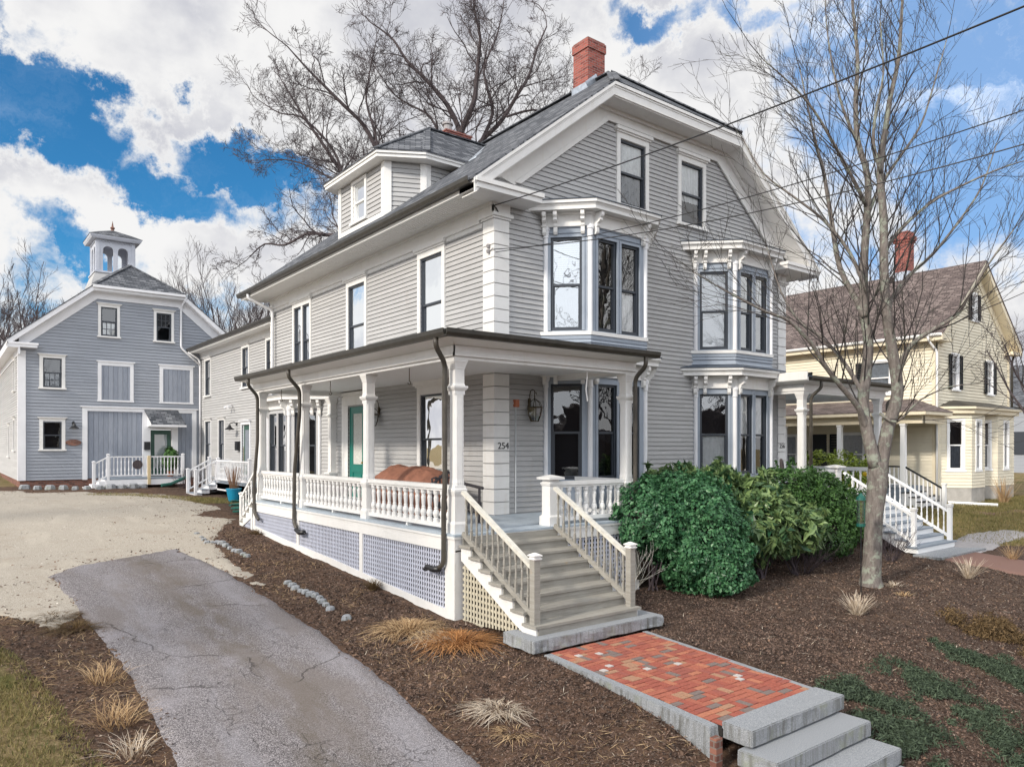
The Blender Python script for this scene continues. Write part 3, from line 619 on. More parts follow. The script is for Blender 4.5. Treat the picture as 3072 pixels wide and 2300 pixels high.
# corner pilasters with rusticated blocks
def pilaster(fr1, fr2, w1, w2, t0, t1, sgn=1):
    p = MB(); n = int((t1-t0)/.262); h = (t1-t0)/n
    for i in range(n):
        a = t0+i*h; p.plan(WORLD, [(min(w1), min(w2)), (max(w1), min(w2)), (max(w1), max(w2)), (min(w1), max(w2))], a+.010, a+h-.010)
    p.plan(WORLD, [(min(w1)+.05, min(w2)+.05), (max(w1)-.05, min(w2)+.05), (max(w1)-.05, max(w2)-.05), (min(w1)+.05, max(w2)-.05)], t0, t1)
    p.plan(WORLD, [(min(w1)-.03, min(w2)-.03), (max(w1)+.03, min(w2)-.03), (max(w1)+.03, max(w2)+.03), (min(w1)-.03, max(w2)+.03)], t1, t1+.045)
    p.plan(WORLD, [(min(w1)-.07, min(w2)-.07), (max(w1)+.07, min(w2)-.07), (max(w1)+.07, max(w2)+.07), (min(w1)-.07, max(w2)+.07)], t1+.045, t1+.11)
    return p
pilaster(0, 0, (-.045, .36), (-.045, .36), 0, 6.27).build('corner_pilaster', 'white', H)
pp = pilaster(0, 0, (HX-.36, HX+.045), (-.045, .36), -.02, 6.27).build('corner_pilaster', 'white', H)
pilaster(0, 0, (-.045, .30), (HB-.28, HB+.045), -.6, 6.27).build('corner_pilaster', 'white', H)
F254 = Fr((0, -.045, 0), (1, 0, 0), (0, -1, 0))
text('254', .20, F254, .20, 1.40, .004, 'black_metal', H); text('256', .19, F254, HX-.16, 1.40, .004, 'black_metal', H)
# frieze, soffit, eaves of the long sides
mb = MB(); mb.fbox(FL, -.06, HB+.06, 6.33, 6.60, -.02, .055); mb.fbox(FL, .44, HB-.36, 6.26, 6.34, -.02, .09); mb.fbox(FL, .40, HB-.3, 6.16, 6.26, -.02, .04)
mb.fbox(FL, -.07, HB+.07, 6.55, 6.62, -.02, .12)
mb.fbox(FF, -.055, .38, 6.38, 6.60, -.02, .058); mb.build('frieze', 'white', H); mb = MB(); mb.fbox(FF, HX-.38, HX+.055, 6.38, 6.60, -.02, .058); mb.build('frieze', 'white', H)
mb = MB(); mb.box(-.86, 0, -.58, HB+.55, 6.607, 6.63)
for i in range(12): x = -.84+i*.07; mb.box(x, x+.006, .0, HB+.5, 6.600, 6.606)
mb.build('soffit', 'white', H); MB().box(HX, HX+.86, -.58, HB+.55, 6.60, 6.625).build('soffit', 'white', H)
mb = MB(); mb.box(-.89, -.86, -.60, HB+.57, 6.585, 6.78); mb.build('fascia', 'white', H); MB().box(HX+.86, HX+.89, -.60, HB+.57, 6.585, 6.78).build('fascia', 'white', H)
# cornice returns on the gable
for x0, x1 in ((-.89, .80), (HX-.80, HX+.89)):
    mb = MB(); mb.box(x0, x1, -.62, -.0, 6.588, 6.70); mb.box(x0-.02 if x0 < 0 else x0-.03, x1+.03 if x0 < 0 else x1+.02, -.66, -.0, 6.70, 6.79)
    mb.build('cornice_return', 'white', H)
def gutter(pts, name, m, parent, w=.13, h=.11):
    g = MB()
    for p, q in zip(pts, pts[1:]):
        p = V(p); q = V(q); t = (q-p).normalized(); sd = t.cross(V((0, 0, 1))).normalized()
        prof = [(-w/2, 0), (-w/2, h), (-w/2+.012, h), (-w/2+.012, .015), (w/2-.03, .015), (w/2-.012, h*.5), (w/2-.012, h), (w/2+.012, h), (w/2+.006, h*.45), (w/2-.03, 0)]
        n = len(prof); k = len(g.v)
        for c in (p, q):
            for a, z in prof: g.v.append(tuple(c+sd*a+V((0, 0, z))))
        for i in range(n): j = (i+1) % n; g.f.append((k+i, k+j, k+n+j, k+n+i))
        g.f.append(tuple(k+i for i in range(n))); g.f.append(tuple(k+n+i for i in reversed(range(n))))
    return g.build(name, m, parent)
gutter([(-.96, HB+.65, 6.67), (-.96, -.50, 6.67)], 'gutter', 'gutter_dark', H, .15, .13)
gutter([(HX+.96, -.50, 6.67), (HX+.96, HB+.65, 6.67)], 'gutter', 'gutter_dark', H, .15, .13)
# gable trim
mb = MB(); o_ = kink(.05, .05, EX+.03); i_ = kink(.34, .34, EX+.03)
def band(mb, o, i, d0, d1, fr=FF):
    for k in range(3): mb.prism(fr, [o[k], i[k], i[k+1], o[k+1]], d0, d1)
band(mb, o_, i_, .56, .60); band(mb, kink(.045, .045, EX), kink(.115, .115, EX), .60, .64); band(mb, kink(.125, .125, EX), kink(.16, .16, EX), .60, .615); mb.build('rake_board', 'white', H)
mb = MB(); band(mb, kink(.34, .34, EX+.12), kink(.365, .365, EX+.12), 0, .565); mb.build('rake_soffit', 'white', H)
mb = MB(); band(mb, kink(.36, .36, .02), kink(.86, .62, .5), .0, .05); band(mb, kink(.36, .36, .02), kink(.46, .44, .02), .05, .12); band(mb, kink(.80, .56, .5), kink(.93, .66, .66), .04, .085); mb.build('rake_frieze', 'white', H)
# roof
YB = HB+.62; PY = 1.9; BY = YB-2.5
roof = MB(); A = V((EX, -.62, EZ)); B = V((EX, YB, EZ)); C = V((CLX, -.62, CLZ)); D_ = V((CLX, YB, CLZ)); P1 = V((RX, PY, RZ)); P2 = V((RX, BY, RZ))
mx = lambda p: V((2*RX-p.x, p.y, p.z))
roof.slab([A, C, P1, P2, D_, B], .05); roof.slab([mx(B), mx(D_), P2, P1, mx(C), mx(A)], .05); roof.slab([C, mx(C), P1], .05); roof.slab([mx(D_), D_, P2], .05)
rf = roof.build('roof', 'shingle', H)
mb = MB()
for a, b in ((C, P1), (mx(C), P1), (P1, P2)): mb.bar(a+V((0, 0, .012)), b+V((0, 0, .012)), .26, .03)
mb.build('ridge_cap', 'shingle', rf)
def chimney(x0, x1, y0, y1, z0, z1, band_z, parent, m='chimney_brick'):
    c = MB(); c.box(x0, x1, y0, y1, z0, z1-band_z); c.box(x0-.03, x1+.03, y0-.03, y1+.03, z1-band_z, z1-.05); c.box(x0, x1, y0, y1, z1-.05, z1)
    return c.build('chimney', m, parent)
ch = chimney(5.06, 5.72, 2.46, 3.06, 11.2, 12.93, .30, H)
mb = MB(); mb.bar((5.03, 2.43, 11.50), (5.43, 2.43, 11.83), .02, .30); mb.bar((5.03, 2.43, 11.52), (5.03, 3.09, 11.52), .02, .28); mb.bar((5.40, 2.43, 11.83), (5.75, 2.43, 11.60), .02, .26); mb.build('flashing', 'flashing', ch)
ch2 = chimney(5.2, 6.3, 10.0, 10.6, 11.3, 12.95, .0, H, 'chimney_brick')
mb = MB(); mb.loft((5.45, 10.3, 12.95), [(0, .16), (.28, .15), (.29, .2), (.36, .2), (.37, .1), (.42, .1)], 14, 0); mb.build('chimney_pot', 'concrete', ch2)
# dormer
dm = [(.14, 7.93), (.14, 5.12), (1.12, 4.68), (4.2, 4.68), (4.2, 8.37), (1.12, 8.37)]
DZ = 9.08
FD = Fr((.14, 0, 0), (0, 1, 0), (-1, 0, 0))
mb = MB(); clap(mb, FD, [(5.12, 7.4), (7.93, 7.4), (7.93, DZ), (5.12, DZ)], e=.127, holes=[(6.27, 7.0, 7.86, 8.96)], t0=7.4)
c0, c1 = V((.14, 5.12, 0)), V((1.12, 4.68, 0)); exc = (c1-c0); FC = Fr(c0, exc, (exc.y, -exc.x, 0))
clap(mb, FC, [(0, 7.4), (exc.length, 7.4), (exc.length, DZ), (0, DZ)], e=.127, t0=7.4)
FS = Fr((0, 4.68, 0), (1, 0, 0), (0, -1, 0)); clap(mb, FS, [(1.12, 7.8), (4.0, 7.8), (4.0, DZ), (1.12, DZ)], e=.127, t0=7.8)
mb.box(1.12, 4, 8.35, 8.37, 7.8, DZ); mb.hexa([(.14, 7.93, 7.4), (.2, 7.9, 7.4), (1.12, 8.34, 7.4), (1.12, 8.37, 7.4), (.14, 7.93, DZ), (.2, 7.9, DZ), (1.12, 8.34, DZ), (1.12, 8.37, DZ)])
dr = mb.build('dormer', 'siding', H)
mb = MB(); mb.fbox(FD, 7.80, 7.97, 7.4, DZ, -.02, .05); mb.fbox(FD, 5.10, 5.27, 7.4, DZ, -.02, .05); mb.fbox(FC, -.04, .16, 7.4, DZ, -.02, .045); mb.fbox(FC, exc.length-.14, exc.length+.03, 7.8, DZ, -.02, .045); mb.fbox(FS, 1.10, 1.27, 7.8, DZ, -.02, .045)
mb.fbox(FD, 5.27, 7.8, 7.6, 7.75, -.02, .045)
mb.build('corner_board', 'white', dr)
dwin = casing(FD, 6.27, 7.0, 7.86, 8.96, H, .11, 0, 'white', True, .08, name='dormer_window'); sash(FD, 6.27, 7.0, 7.86, 8.96, dwin, 'glass_bright', None, .5, fw=.045, m='white')
ev = [(-.2, 8.25), (-.2, 4.95), (.92, 4.30), (2.24, 4.30), (2.24, 8.75), (.92, 8.75)]
ev = [(x, y) for x, y in ev]; EH = 9.28
mb = MB(); mb.plan(WORLD, ev, EH-.19, EH-.02); mb.plan(WORLD, [(x-.0 if x > 2 else x-.03, y+(.03 if y > 6.5 else -.03)) for x, y in ev], EH-.10, EH-.01); mb.build('eave', 'white', dr)
P = V((2.3, 6.54, 11.0)); R = V((EX+(11.0-EZ)/KS+.05, 6.54, 11.0)); E = [V((x, y, EH)) for x, y in [(-.25, 8.3), (-.25, 4.92), (.9, 4.25), (EX+(EH-EZ)/KS+.02, 4.25), (EX+(EH-EZ)/KS+.02, 8.8), (.9, 8.8)]]
mb = MB(); 
for q in ([E[1], P, E[0]], [E[2], P, E[1]], [E[3], R, P, E[2]], [E[0], P, E[5]], [E[5], P, R, E[4]]): mb.slab(q[::-1], .04)
dro = mb.build('dormer_roof', 'shingle', dr)
mb = MB()
for a, b in ((E[1], P), (E[2], P), (P, R)): mb.bar(a+V((0, 0, .012)), b+V((0, 0, .012)), .2, .03)
mb.build('ridge_cap', 'shingle', dr)
mb = MB(); va = E[3]; mb.hexa([va+V((-.03, -.05, .0)), va+V((.05, -.30, .06)), R+V((.05, -.30, .02)), R+V((-.03, 0, 0)), va+V((-.03, -.05, .02)), va+V((.05, -.30, .08)), R+V((.05, -.30, .04)), R+V((-.03, 0, .02))]); mb.build('flashing', 'flashing', dr)
# windows in the gable and along the side
window(FF, 3.76, 4.66, 7.33, 8.92, H, .12, .12, 'glass_low', [('curtain', .5, 1), ('gray_curtain', 0, .5)])
window(FF, 6.03, 6.93, 7.30, 8.92, H, .12, .12, 'glass_low', [('curtain', .38, 1)])
window(FL, 2.02, 3.0, 3.72, 6.0, H, .13, .12, 'glass_bright', [('curtain', .48, 1), ('blind', 0, .46)])
window(FL, 6.0, 7.02, 3.72, 6.0, H, .13, .12, 'glass_bright', None)
window(FL, 9.84, 11.14, 3.72, 6.0, H, .12, .12, 'glass_bright', None, pair=True)
window(FL, 2.0, 3.0, .55, 2.70, H, .14, .14, 'glass_low', ('lace', 0, 1), head=.18)
# the teal front door
dc = MB(); dc.fbox(FL, 5.84, 6.04, 0, 2.62, -.12, .05); dc.fbox(FL, 7.06, 7.30, 0, 2.62, -.12, .035); dc.fbox(FL, 5.84, 7.30, 2.62, 2.90, -.12, .065); dc.fbox(FL, 5.78, 7.36, 2.90, 2.98, -.03, .12); dc.fbox(FL, 7.30, 7.45, 0, 2.86, -.03, .04)
dco = dc.build('door_frame', 'white', H)
dd = MB(); s0, s1 = 6.06, 7.04; D0 = -.02
for q in ((s0, s0+.2, .02, 2.6), (s1-.2, s1, .02, 2.6), (s0+.2, s1-.2, .02, .28), (s0+.2, s1-.2, .72, .92), (s0+.2, s1-.2, 2.38, 2.6)): dd.fbox(FL, *q, D0-.04, D0)
dd.fbox(FL, s0+.2, s1-.2, .28, .72, D0-.03, D0-.018); dd.fbox(FL, s0+.26, s1-.26, .34, .66, D0-.03, D0-.006); dd.fbox(FL, s0+.18, s1-.18, .92, .95, D0, D0+.015)
door = dd.build('door', 'teal_door', H)
mb = MB(); mb.fbox(FL, s0+.2, s1-.2, .95, 2.38, D0-.03, D0-.02); mb.build('door_glass', 'lace', door)
mb = MB(); mb.loft(tuple(FL.p(s0+.09, 1.0, D0+.05)), [(-.03, .01), (-.02, .03), (.02, .03), (.03, .01)], 10, 0); mb.fbox(FL, s0+.07, s0+.11, .88, 1.2, D0, D0+.012); mb.build('handle', 'brass', door)
# ------------------------------------------------------------------ bay windows
def offplan(wl, s0, s1, wr, D, o):
    # plan outline pushed outwards by o
    def cant(ax, bx):   # line from (ax,0) to (bx,D): offset and intersect
        L = math.hypot(bx-ax, D); nx, ny = -D/L, (bx-ax)/L
        if bx < ax: nx, ny = D/L, -(bx-ax)/L
        px, py = ax+nx*o, ny*o; tx, ty = (bx-ax)/L, D/L
        k0 = -py/ty; k1 = (D+o-py)/ty
        return px+tx*k0, px+tx*k1
    a0, a1 = cant(wl, s0); b0, b1 = cant(wr, s1)
    return [(a0, 0), (a1, D+o), (b1, D+o), (b0, 0)]
def bracket(mb, fr, a, t, d, h, w=.085, out=.24):
    # scrolled console: stepped profile in the (d, t) plane
    prof = [(0, t), (out, t), (out, t-.07), (out*.92, t-.10), (out*.78, t-.11), (out*.80, t-.17), (out*.62, t-.21), (out*.45, t-.22), (out*.42, t-h*.62), (out*.30, t-h*.66), (out*.34, t-h*.72), (out*.34, t-h*.90), (out*.22, t-h), (0, t-h)]
    n = len(prof); k = len(mb.v)
    for aa in (a-w/2, a+w/2):
        for x, z in prof: mb.v.append(tuple(fr.p(aa, z, d+x)))
    for i in range(n): j = (i+1) % n; mb.f.append((k+i, k+j, k+n+j, k+n+i))
    mb.f.append(tuple(k+i for i in reversed(range(n)))); mb.f.append(tuple(k+n+i for i in range(n)))
def bay(root, fr, wl, s0, s1, wr, D, levels, name='bay_window', front_pair=True, roofm='flat_roof', pm='bay_gray'):
    bayo = None
    for li, L in enumerate(levels):
        pb, wt0, wt1, fz0, fz1, cz0, cz1 = L['base'], L['w0'], L['w1'], L['f0'], L['f1'], L['c0'], L['c1']
        mb = MB(); P0 = [(wl, 0), (s0, D), (s1, D), (wr, 0)]; faces = []
        for i in range(3):
            a, b = P0[i], P0[i+1]; A3 = fr.p(a[0], 0, a[1]); B3 = fr.p(b[0], 0, b[1]); ex = B3-A3; ln = ex.length; ex.normalize(); n = ex.cross(V((0, 0, 1)))
            if n.dot(fr.n) < -.01 or (abs(n.dot(fr.n)) < .01): n = -n
            if i == 0 and n.dot(fr.ex) > 0: n = -n
            if i == 2 and n.dot(fr.ex) < 0: n = -n
            sf = Fr(A3, ex, n); faces.append((sf, ln))
            wins = []
            if i == 1 and front_pair: m_ = ln/2; wins = [(.22, m_-.07), (m_+.07, ln-.22)]
            else: q = min(.74, ln-.36); wins = [((ln-q)/2, (ln+q)/2)]
            xs = [0]+[v for w_ in wins for v in w_]+[ln]
            for j in range(0, len(xs), 2): mb.fbox(sf, xs[j], xs[j+1], pb, fz0, -.10, 0)
            for w_ in wins:
                mb.fbox(sf, w_[0], w_[1], pb, wt0, -.10, -.005); mb.fbox(sf, w_[0], w_[1], wt1, fz0, -.10, -.005)
                for u0, u1, z0, z1 in ((w_[0]-.06, w_[0], wt0, wt1+.05), (w_[1], w_[1]+.06, wt0, wt1+.05), (w_[0], w_[1], wt1, wt1+.05)): mb.fbox(sf, u0, u1, z0, z1, -.02, .028)
            lo, hi = wins[0][0]-.09, wins[-1][1]+.09
            for z0, z1 in ((wt1+.09, fz0-.03),):
                if z1-z0 > .08:
                    mb.fbox(sf, lo, hi, z0, z0+.022, -.02, .02); mb.fbox(sf, lo, hi, z1-.022, z1, -.02, .02)
            if wt0-pb > .3:
                for w_ in wins:
                    z0, z1 = pb+.12, wt0-.12
                    for q in ((w_[0], w_[1], z0, z0+.03), (w_[0], w_[1], z1-.03, z1), (w_[0], w_[0]+.03, z0, z1), (w_[1]-.03, w_[1], z0, z1)): mb.fbox(sf, *q, -.02, .02)
            L.setdefault('_w', []).append((sf, wins, ln))
        o = mb.build(name, pm, root)
        for i, (sf, wins, ln) in enumerate(L['_w']):
            for j, w_ in enumerate(wins):
                sh = (L.get('shade') or {}).get((i, j)); gl = (L.get('glass') or {}).get(i, 'glass')
                sash(sf, w_[0], w_[1], wt0, wt1, o, gl, sh, .49, fw=.055, d=-.03)
        for i, (a, dd_) in enumerate([(wl+.06, .05), (s0, D), (s1, D), (wr-.06, .05)]):
            t = MB(); c = fr.p(a, 0, dd_); t.loft((c.x, c.y, 0), [(wt0-.02 if wt0-pb < .3 else pb, .055), (fz0-.27, .055), (fz0-.26, .07), (fz0-.10, .07), (fz0-.09, .085), (fz0-.04, .085), (fz0, .07)], 12, 0); t.build('colonnette', 'white_far', o)
        t = MB(); t.plan(fr, offplan(wl, s0, s1, wr, D, .03), fz0, fz1); t.plan(fr, offplan(wl, s0, s1, wr, D, .05), fz0-.03, fz0+.02)
        t.plan(fr, offplan(wl, s0, s1, wr, D, .05), fz1-.03, fz1, offplan(wl, s0, s1, wr, D, .10))
        t.plan(fr, offplan(wl, s0, s1, wr, D, .30), cz0, cz0+.07); t.plan(fr, offplan(wl, s0, s1, wr, D, .30), cz0+.07, cz0+.13, offplan(wl, s0, s1, wr, D, .34)); t.plan(fr, offplan(wl, s0, s1, wr, D, .36), cz0+.13, cz1)
        t.build('cornice', 'white', o)
        if L.get('sill', True) and wt0-pb < .3:
            t = MB(); t.plan(fr, offplan(wl, s0, s1, wr, D, .07), wt0-.11, wt0-.03); t.build('sill', 'white', o)
        bz = fz1-.01
        sfl, wl_, lnl = L['_w'][0]; sfm, wm_, lnm = L['_w'][1]; sfr, wr_, lnr = L['_w'][2]
        for sf, a in ((sfl, .05), (sfl, lnl*.26+.02), (sfl, lnl-.16), (sfm, .13), (sfm, lnm-.13), (sfr, .16), (sfr, lnr-.28)): t = MB(); bracket(t, sf, a, bz, .03, .46); t.build('bracket', 'white', o)
        if L.get('apron'):
            a0, a1 = L['apron']; t = MB(); t.plan(fr, offplan(wl, s0, s1, wr, D, .02), a0, a1-.08); t.plan(fr, offplan(wl, s0, s1, wr, D, .05), a1-.08, a1)
            for k in range(2): z = a0+.06+k*.13; t.plan(fr, offplan(wl, s0, s1, wr, D, .05), z, z+.10, offplan(wl, s0, s1, wr, D, .022))
            t.build('apron', 'bay_gray', o)
        t = MB(); t.plan(fr, offplan(wl, s0, s1, wr, D, .38), cz1, cz1+.018); t.plan(fr, offplan(wl, s0, s1, wr, D, .38), cz1+.018, L['r1'], offplan(wl, s0, s1, wr, D, .02 if L.get('cap') is None else -.35)); t.build('bay_roof', roofm, o)
low = dict(base=-.05, w0=.72, w1=2.84, f0=3.02, f1=3.30, c0=3.31, c1=3.50, r1=3.62)
upp = dict(base=3.92, w0=4.02, w1=6.08, f0=6.34, f1=6.60, c0=6.61, c1=6.81, r1=6.93, cap=1, apron=(3.56, 3.90))
l1 = dict(low); u1 = dict(upp); l2 = dict(low); u2 = dict(upp)
u1['shade'] = {(0, 0): [('blind', .5, 1), ('gray_curtain', 0, .5)], (1, 0): None, (1, 1): ('curtain', 0, .45)}; u1['glass'] = {0: 'glass_bright', 1: 'glass'}
l1['glass'] = {0: 'glass_low', 1: 'glass_low', 2: 'glass_low'}
u2['shade'] = {(0, 0): ('blind', 0, 1), (1, 0): None, (1, 1): ('blind', .5, 1)}; u2['glass'] = {0: 'glass', 1: 'glass_bright'}
l2['shade'] = {(0, 0): ('curtain', 0, .5), (1, 0): ('curtain', .45, 1), (1, 1): ('curtain', .45, 1)}
bay(H, FF, 1.33, 2.06, 3.84, 4.57, .76, [l1, u1]); bay(H, FF, 6.55, 7.33, 8.97, 9.72, .76, [l2, u2])
ls = dict(base=-.6, w0=.5, w1=2.5, f0=2.66, f1=2.88, c0=2.89, c1=3.04, r1=3.12); ls['shade'] = {(1, 0): ('gray_curtain', 0, 1), (1, 1): ('gray_curtain', 0, 1)}
bay(H, FL, 8.95, 9.70, 11.6, 12.35, .75, [ls], pm='side_bay')
# ------------------------------------------------------------------ porch pieces
FLUTE = [((1 if k % 2 == 0 else .90)*math.cos(math.pi/8+2*math.pi*k/32), (1 if k % 2 == 0 else .90)*math.sin(math.pi/8+2*math.pi*k/32)) for k in range(32)]
def squircle(n=32):
    out = []
    for k in range(n):
        th = 2*math.pi*(k+.5)/n; c, s_ = math.cos(th), math.sin(th); r = 1/max(abs(c), abs(s_)); r = min(r, 1.22); r *= (1 if k % 2 else .955); out.append((c*r, s_*r))
    return out
SQ = squircle()
def column(c, top, root, base=0.0, ped=True, name='porch_column'):
    x, y = c; m = MB(); z = base; z0 = z+.80
    m.loft((x, y, z), [(0, .126), (.16, .126), (.18, .116), (.20, .106), (.62, .106), (.64, .112), (.67, .120), (.70, .128), (.735, .128), (.755, .112), (.80, .108)])
    n1 = base+2.38
    m.loft((x, y, 0), [(z0-.02, .106), (z0+.05, .104)], ring=[(p[0], p[1]) for p in SQ])
    m.loft((x, y, 0), [(z0+.04, .108), (z0+.10, .100), (n1-.12, .096), (n1-.05, .101)], ring=SQ)
    m.loft((x, y, 0), [(n1-.06, .098), (n1, .100), (n1+.02, .118), (n1+.055, .138), (n1+.085, .138), (n1+.09, .104), (n1+.13, .092), (top-.16, .092), (top-.15, .100), (top-.12, .104), (top-.05, .124), (top-.03, .134), (top, .134)])
    return m.build(name, 'white', root)
def balustrade(p, q, root, z=0.0, n=13, h=.78, name='railing', s=1.0, m='white'):
    p = V((p[0], p[1], z)); q = V((q[0], q[1], z)); up = V((0, 0, 1)); t = MB()
    t.bar(p+up*(h-.035), q+up*(h-.035), .15, .07); t.bar(p+up*(h-.09), q+up*(h-.09), .10, .045); t.bar(p+up*.10, q+up*.10, .13, .07); t.bar((p+q)/2+up*.0+(q-p).normalized()*-.03+up*.03, (p+q)/2+(q-p).normalized()*.03+up*.03, .08, .06)
    r = t.build(name, m, root)
    b0 = None
    for i in range(n):
        c = p+(q-p)*((i+.5)/n)+up*.135
        if b0 is None:
            mb = MB(); turned(mb, (0, 0, 0), h-.25, BAL, 10, s); b0 = mb.build('baluster', m, None, smooth=False); b0.parent = r; b0.location = c-V(r['_o'])
        else: b = b0.copy(); COL.objects.link(b); b.location = c-V(r['_o'])
    return r
def lattice(fr, poly, root, pitch=.078, w=.034, m='lattice_gray', name='lattice_panel', frame=None):
    mb = MB(); a0 = min(p[0] for p in poly); a1 = max(p[0] for p in poly); t0 = min(p[1] for p in poly); t1 = max(p[1] for p in poly)
    def span(ax, v):
        xs = []
        for i in range(len(poly)):
            A, B = poly[i], poly[(i+1) % len(poly)]
            if abs(A[ax]-B[ax]) < 1e-9: continue
            if min(A[ax], B[ax]) <= v <= max(A[ax], B[ax]): xs.append(A[1-ax]+(B[1-ax]-A[1-ax])*(v-A[ax])/(B[ax]-A[ax]))
        return (min(xs), max(xs)) if len(xs) > 1 else None
    a = a0+pitch/2
    while a < a1:
        S = span(0, a)
        if S and S[1]-S[0] > .02: mb.fbox(fr, a-w/2, a+w/2, S[0], S[1], -.012, 0)
        a += pitch
    t = t0+pitch/2
    while t < t1:
        S = span(1, t)
        if S and S[1]-S[0] > .02: mb.fbox(fr, S[0], S[1], t-w/2, t+w/2, -.026, -.0125)
        t += pitch*1.12
    o = mb.build(name, m, root)
    return o
PC = 2.90   # underside of the porch beam
PX, PYF, PRX = -2.40, -2.19, 1.68
POSTY = [-2.19, 1.04, 4.38, 7.33]
for y in POSTY: column((PX, y), PC, H)
column((PRX, PYF), PC, H)
# pedestal at the stair opening
mb = MB(); mb.loft((-.32, PYF, 0), [(0, .15), (.16, .15), (.19, .115), (.72, .115), (.74, .13), (.78, .14), (.80, .11), (.84, .11), (.845, .185), (.885, .185), (.93, .02)]); mb.build('pedestal', 'white', H)
balustrade((PX, POSTY[0]+.12), (PX, POSTY[1]-.12), H, n=14, h=.80, s=1.22); balustrade((PX, POSTY[1]+.12), (PX, POSTY[2]-.12), H, n=15, h=.80, s=1.22); balustrade((PX, POSTY[2]+.12), (PX, POSTY[3]-.12), H, n=14, h=.80, s=1.22)
balustrade((-.20, PYF), (PRX-.12, PYF), H, n=8, h=.80, s=1.3); balustrade((PRX, PYF+.18), (PRX, -.75), H, n=6, h=.80)
column((PRX+.06, -.35), 2.9, H, ped=True, name='porch_pier') if False else None
# half post and wall pilaster by the door
mb = MB(); hp = Fr((0, 7.97, 0), (0, 1, 0), (-1, 0, 0)); mb.loft((-.09, 7.97, 0), [(0, .14), (.60, .14), (.64, .19), (.69, .19), (.70, .11), (.78, .10), (2.30, .10), (2.33, .13), (2.37, .16), (2.40, .13), (2.42, .11), (2.70, .11), (2.80, .15), (2.88, .19), (2.94, .19)]); mb.build('pilaster', 'white', H)
# beam, ceiling, roof of the left porch
BX = PX-.135; BYF = PYF-.135
mb = MB()
def beamrun(mb, a, b, c, d_):  # outer x0,x1,y0,y1 box with mouldings
    pass
for (x0, x1, y0, y1) in ((BX, BX+.28, BYF, 7.62), (BX+.28, PRX+.14, BYF, BYF+.28)):
    mb.box(x0, x1, y0, y1, PC, 3.13)
mb.box(BX-.02, BX, BYF-.02, 7.62, PC+.10, 3.13); mb.box(BX-.02, PRX+.14, BYF-.02, BYF, PC+.10, 3.13)
mb.box(BX-.045, BX-.02, BYF-.045, 7.62, PC+.055, PC+.10); mb.box(BX-.045, PRX+.14, BYF-.045, BYF-.02, PC+.055, PC+.10)
mb.box(PRX-.14, PRX+.14, BYF+.28, -.0, PC, 3.13); mb.box(BX+.28, 0, 7.34, 7.62, PC, 3.13)
mb.build('porch_beam', 'white', H)
mb = MB(); mb.box(BX+.28, -.0, BYF+.28, 7.34, 3.02, 3.05); mb.box(-.0, PRX-.14, BYF+.28, -.0, 3.02, 3.05); mb.build('porch_ceiling', 'white', H)
mb = MB(); GO = .36   # boxed eave sloping outwards
def eave_seg(mb, p0, p1, q0, q1, z0, z1, z2): mb.hexa([V(p0+(z0,)), V(p1+(z0,)), V(q1+(z1,)), V(q0+(z1,)), V(p0+(z2,)), V(p1+(z2,)), V(q1+(z2,)), V(q0+(z2,))])
eave_seg(mb, (BX-.0, BYF-.0), (BX-.0, 7.62), (BX-GO, BYF-GO), (BX-GO, 7.66), 3.13, 3.20, 3.30)
eave_seg(mb, (BX, BYF), (PRX+.14, BYF), (BX-GO, BYF-GO), (PRX+.30, BYF-GO), 3.131, 3.201, 3.301)
mb.build('porch_eave', 'white', H)
gutter([(BX-GO-.06, 7.72, 3.20), (BX-GO-.06, BYF-GO-.06, 3.20)], 'gutter', 'gutter_dark', H, .13, .12); gutter([(BX-GO-.1, BYF-GO-.06, 3.20), (PRX+.34, BYF-GO-.06, 3.20)], 'gutter', 'gutter_dark', H, .13, .12)
mb = MB(); g0 = BX-GO-.02; gy = BYF-GO-.02
mb.slab([(g0, 7.70, 3.33), (g0, gy, 3.33), (.0, 0.0, 3.60), (.0, 7.70, 3.60)], .03); mb.slab([(g0, gy, 3.33), (PRX+.30, gy, 3.33), (PRX+.30, 0, 3.60), (0, 0, 3.60)], .03)
mb.build('porch_roof', 'flat_roof', H)
# floor and skirt
mb = MB(); mb.box(PX-.20, 0, PYF-.235, 7.56, -.035, .0); mb.box(0, PRX+.20, PYF-.235, 0, -.035, .0); mb.build('porch_floor', 'porch_floor', H)
mb = MB(); fx = PX-.165; fy = PYF-.195
for (x0, x1, y0, y1, z0, z1) in ((fx-.035, fx, fy-.035, 7.55, -.075, -.036), (fx-.015, fx, fy-.015, 7.55, -.29, -.075), (fx, PRX+.18, fy-.035, fy, -.075, -.036), (fx, PRX+.18, fy-.015, fy, -.26, -.075), (PRX+.16, PRX+.18, fy, -.1, -.29, -.04)): mb.box(x0, x1, y0, y1, z0, z1)
mb.box(fx-.02, fx+.27, fy-.02, fy+.27, -1.50, -.29)
def gb(y): return gz(fx, y)
for y in (POSTY[1], POSTY[2]): mb.box(fx-.012, fx+.03, y-.07, y+.07, gb(y)-.1, -.29)
mb.box(fx-.012, fx+.03, 7.40, 7.55, gb(7.4)-.1, -.29); mb.box(PRX-.02, PRX+.17, fy-.01, fy+.2, -1.5, -.26)
n = 12
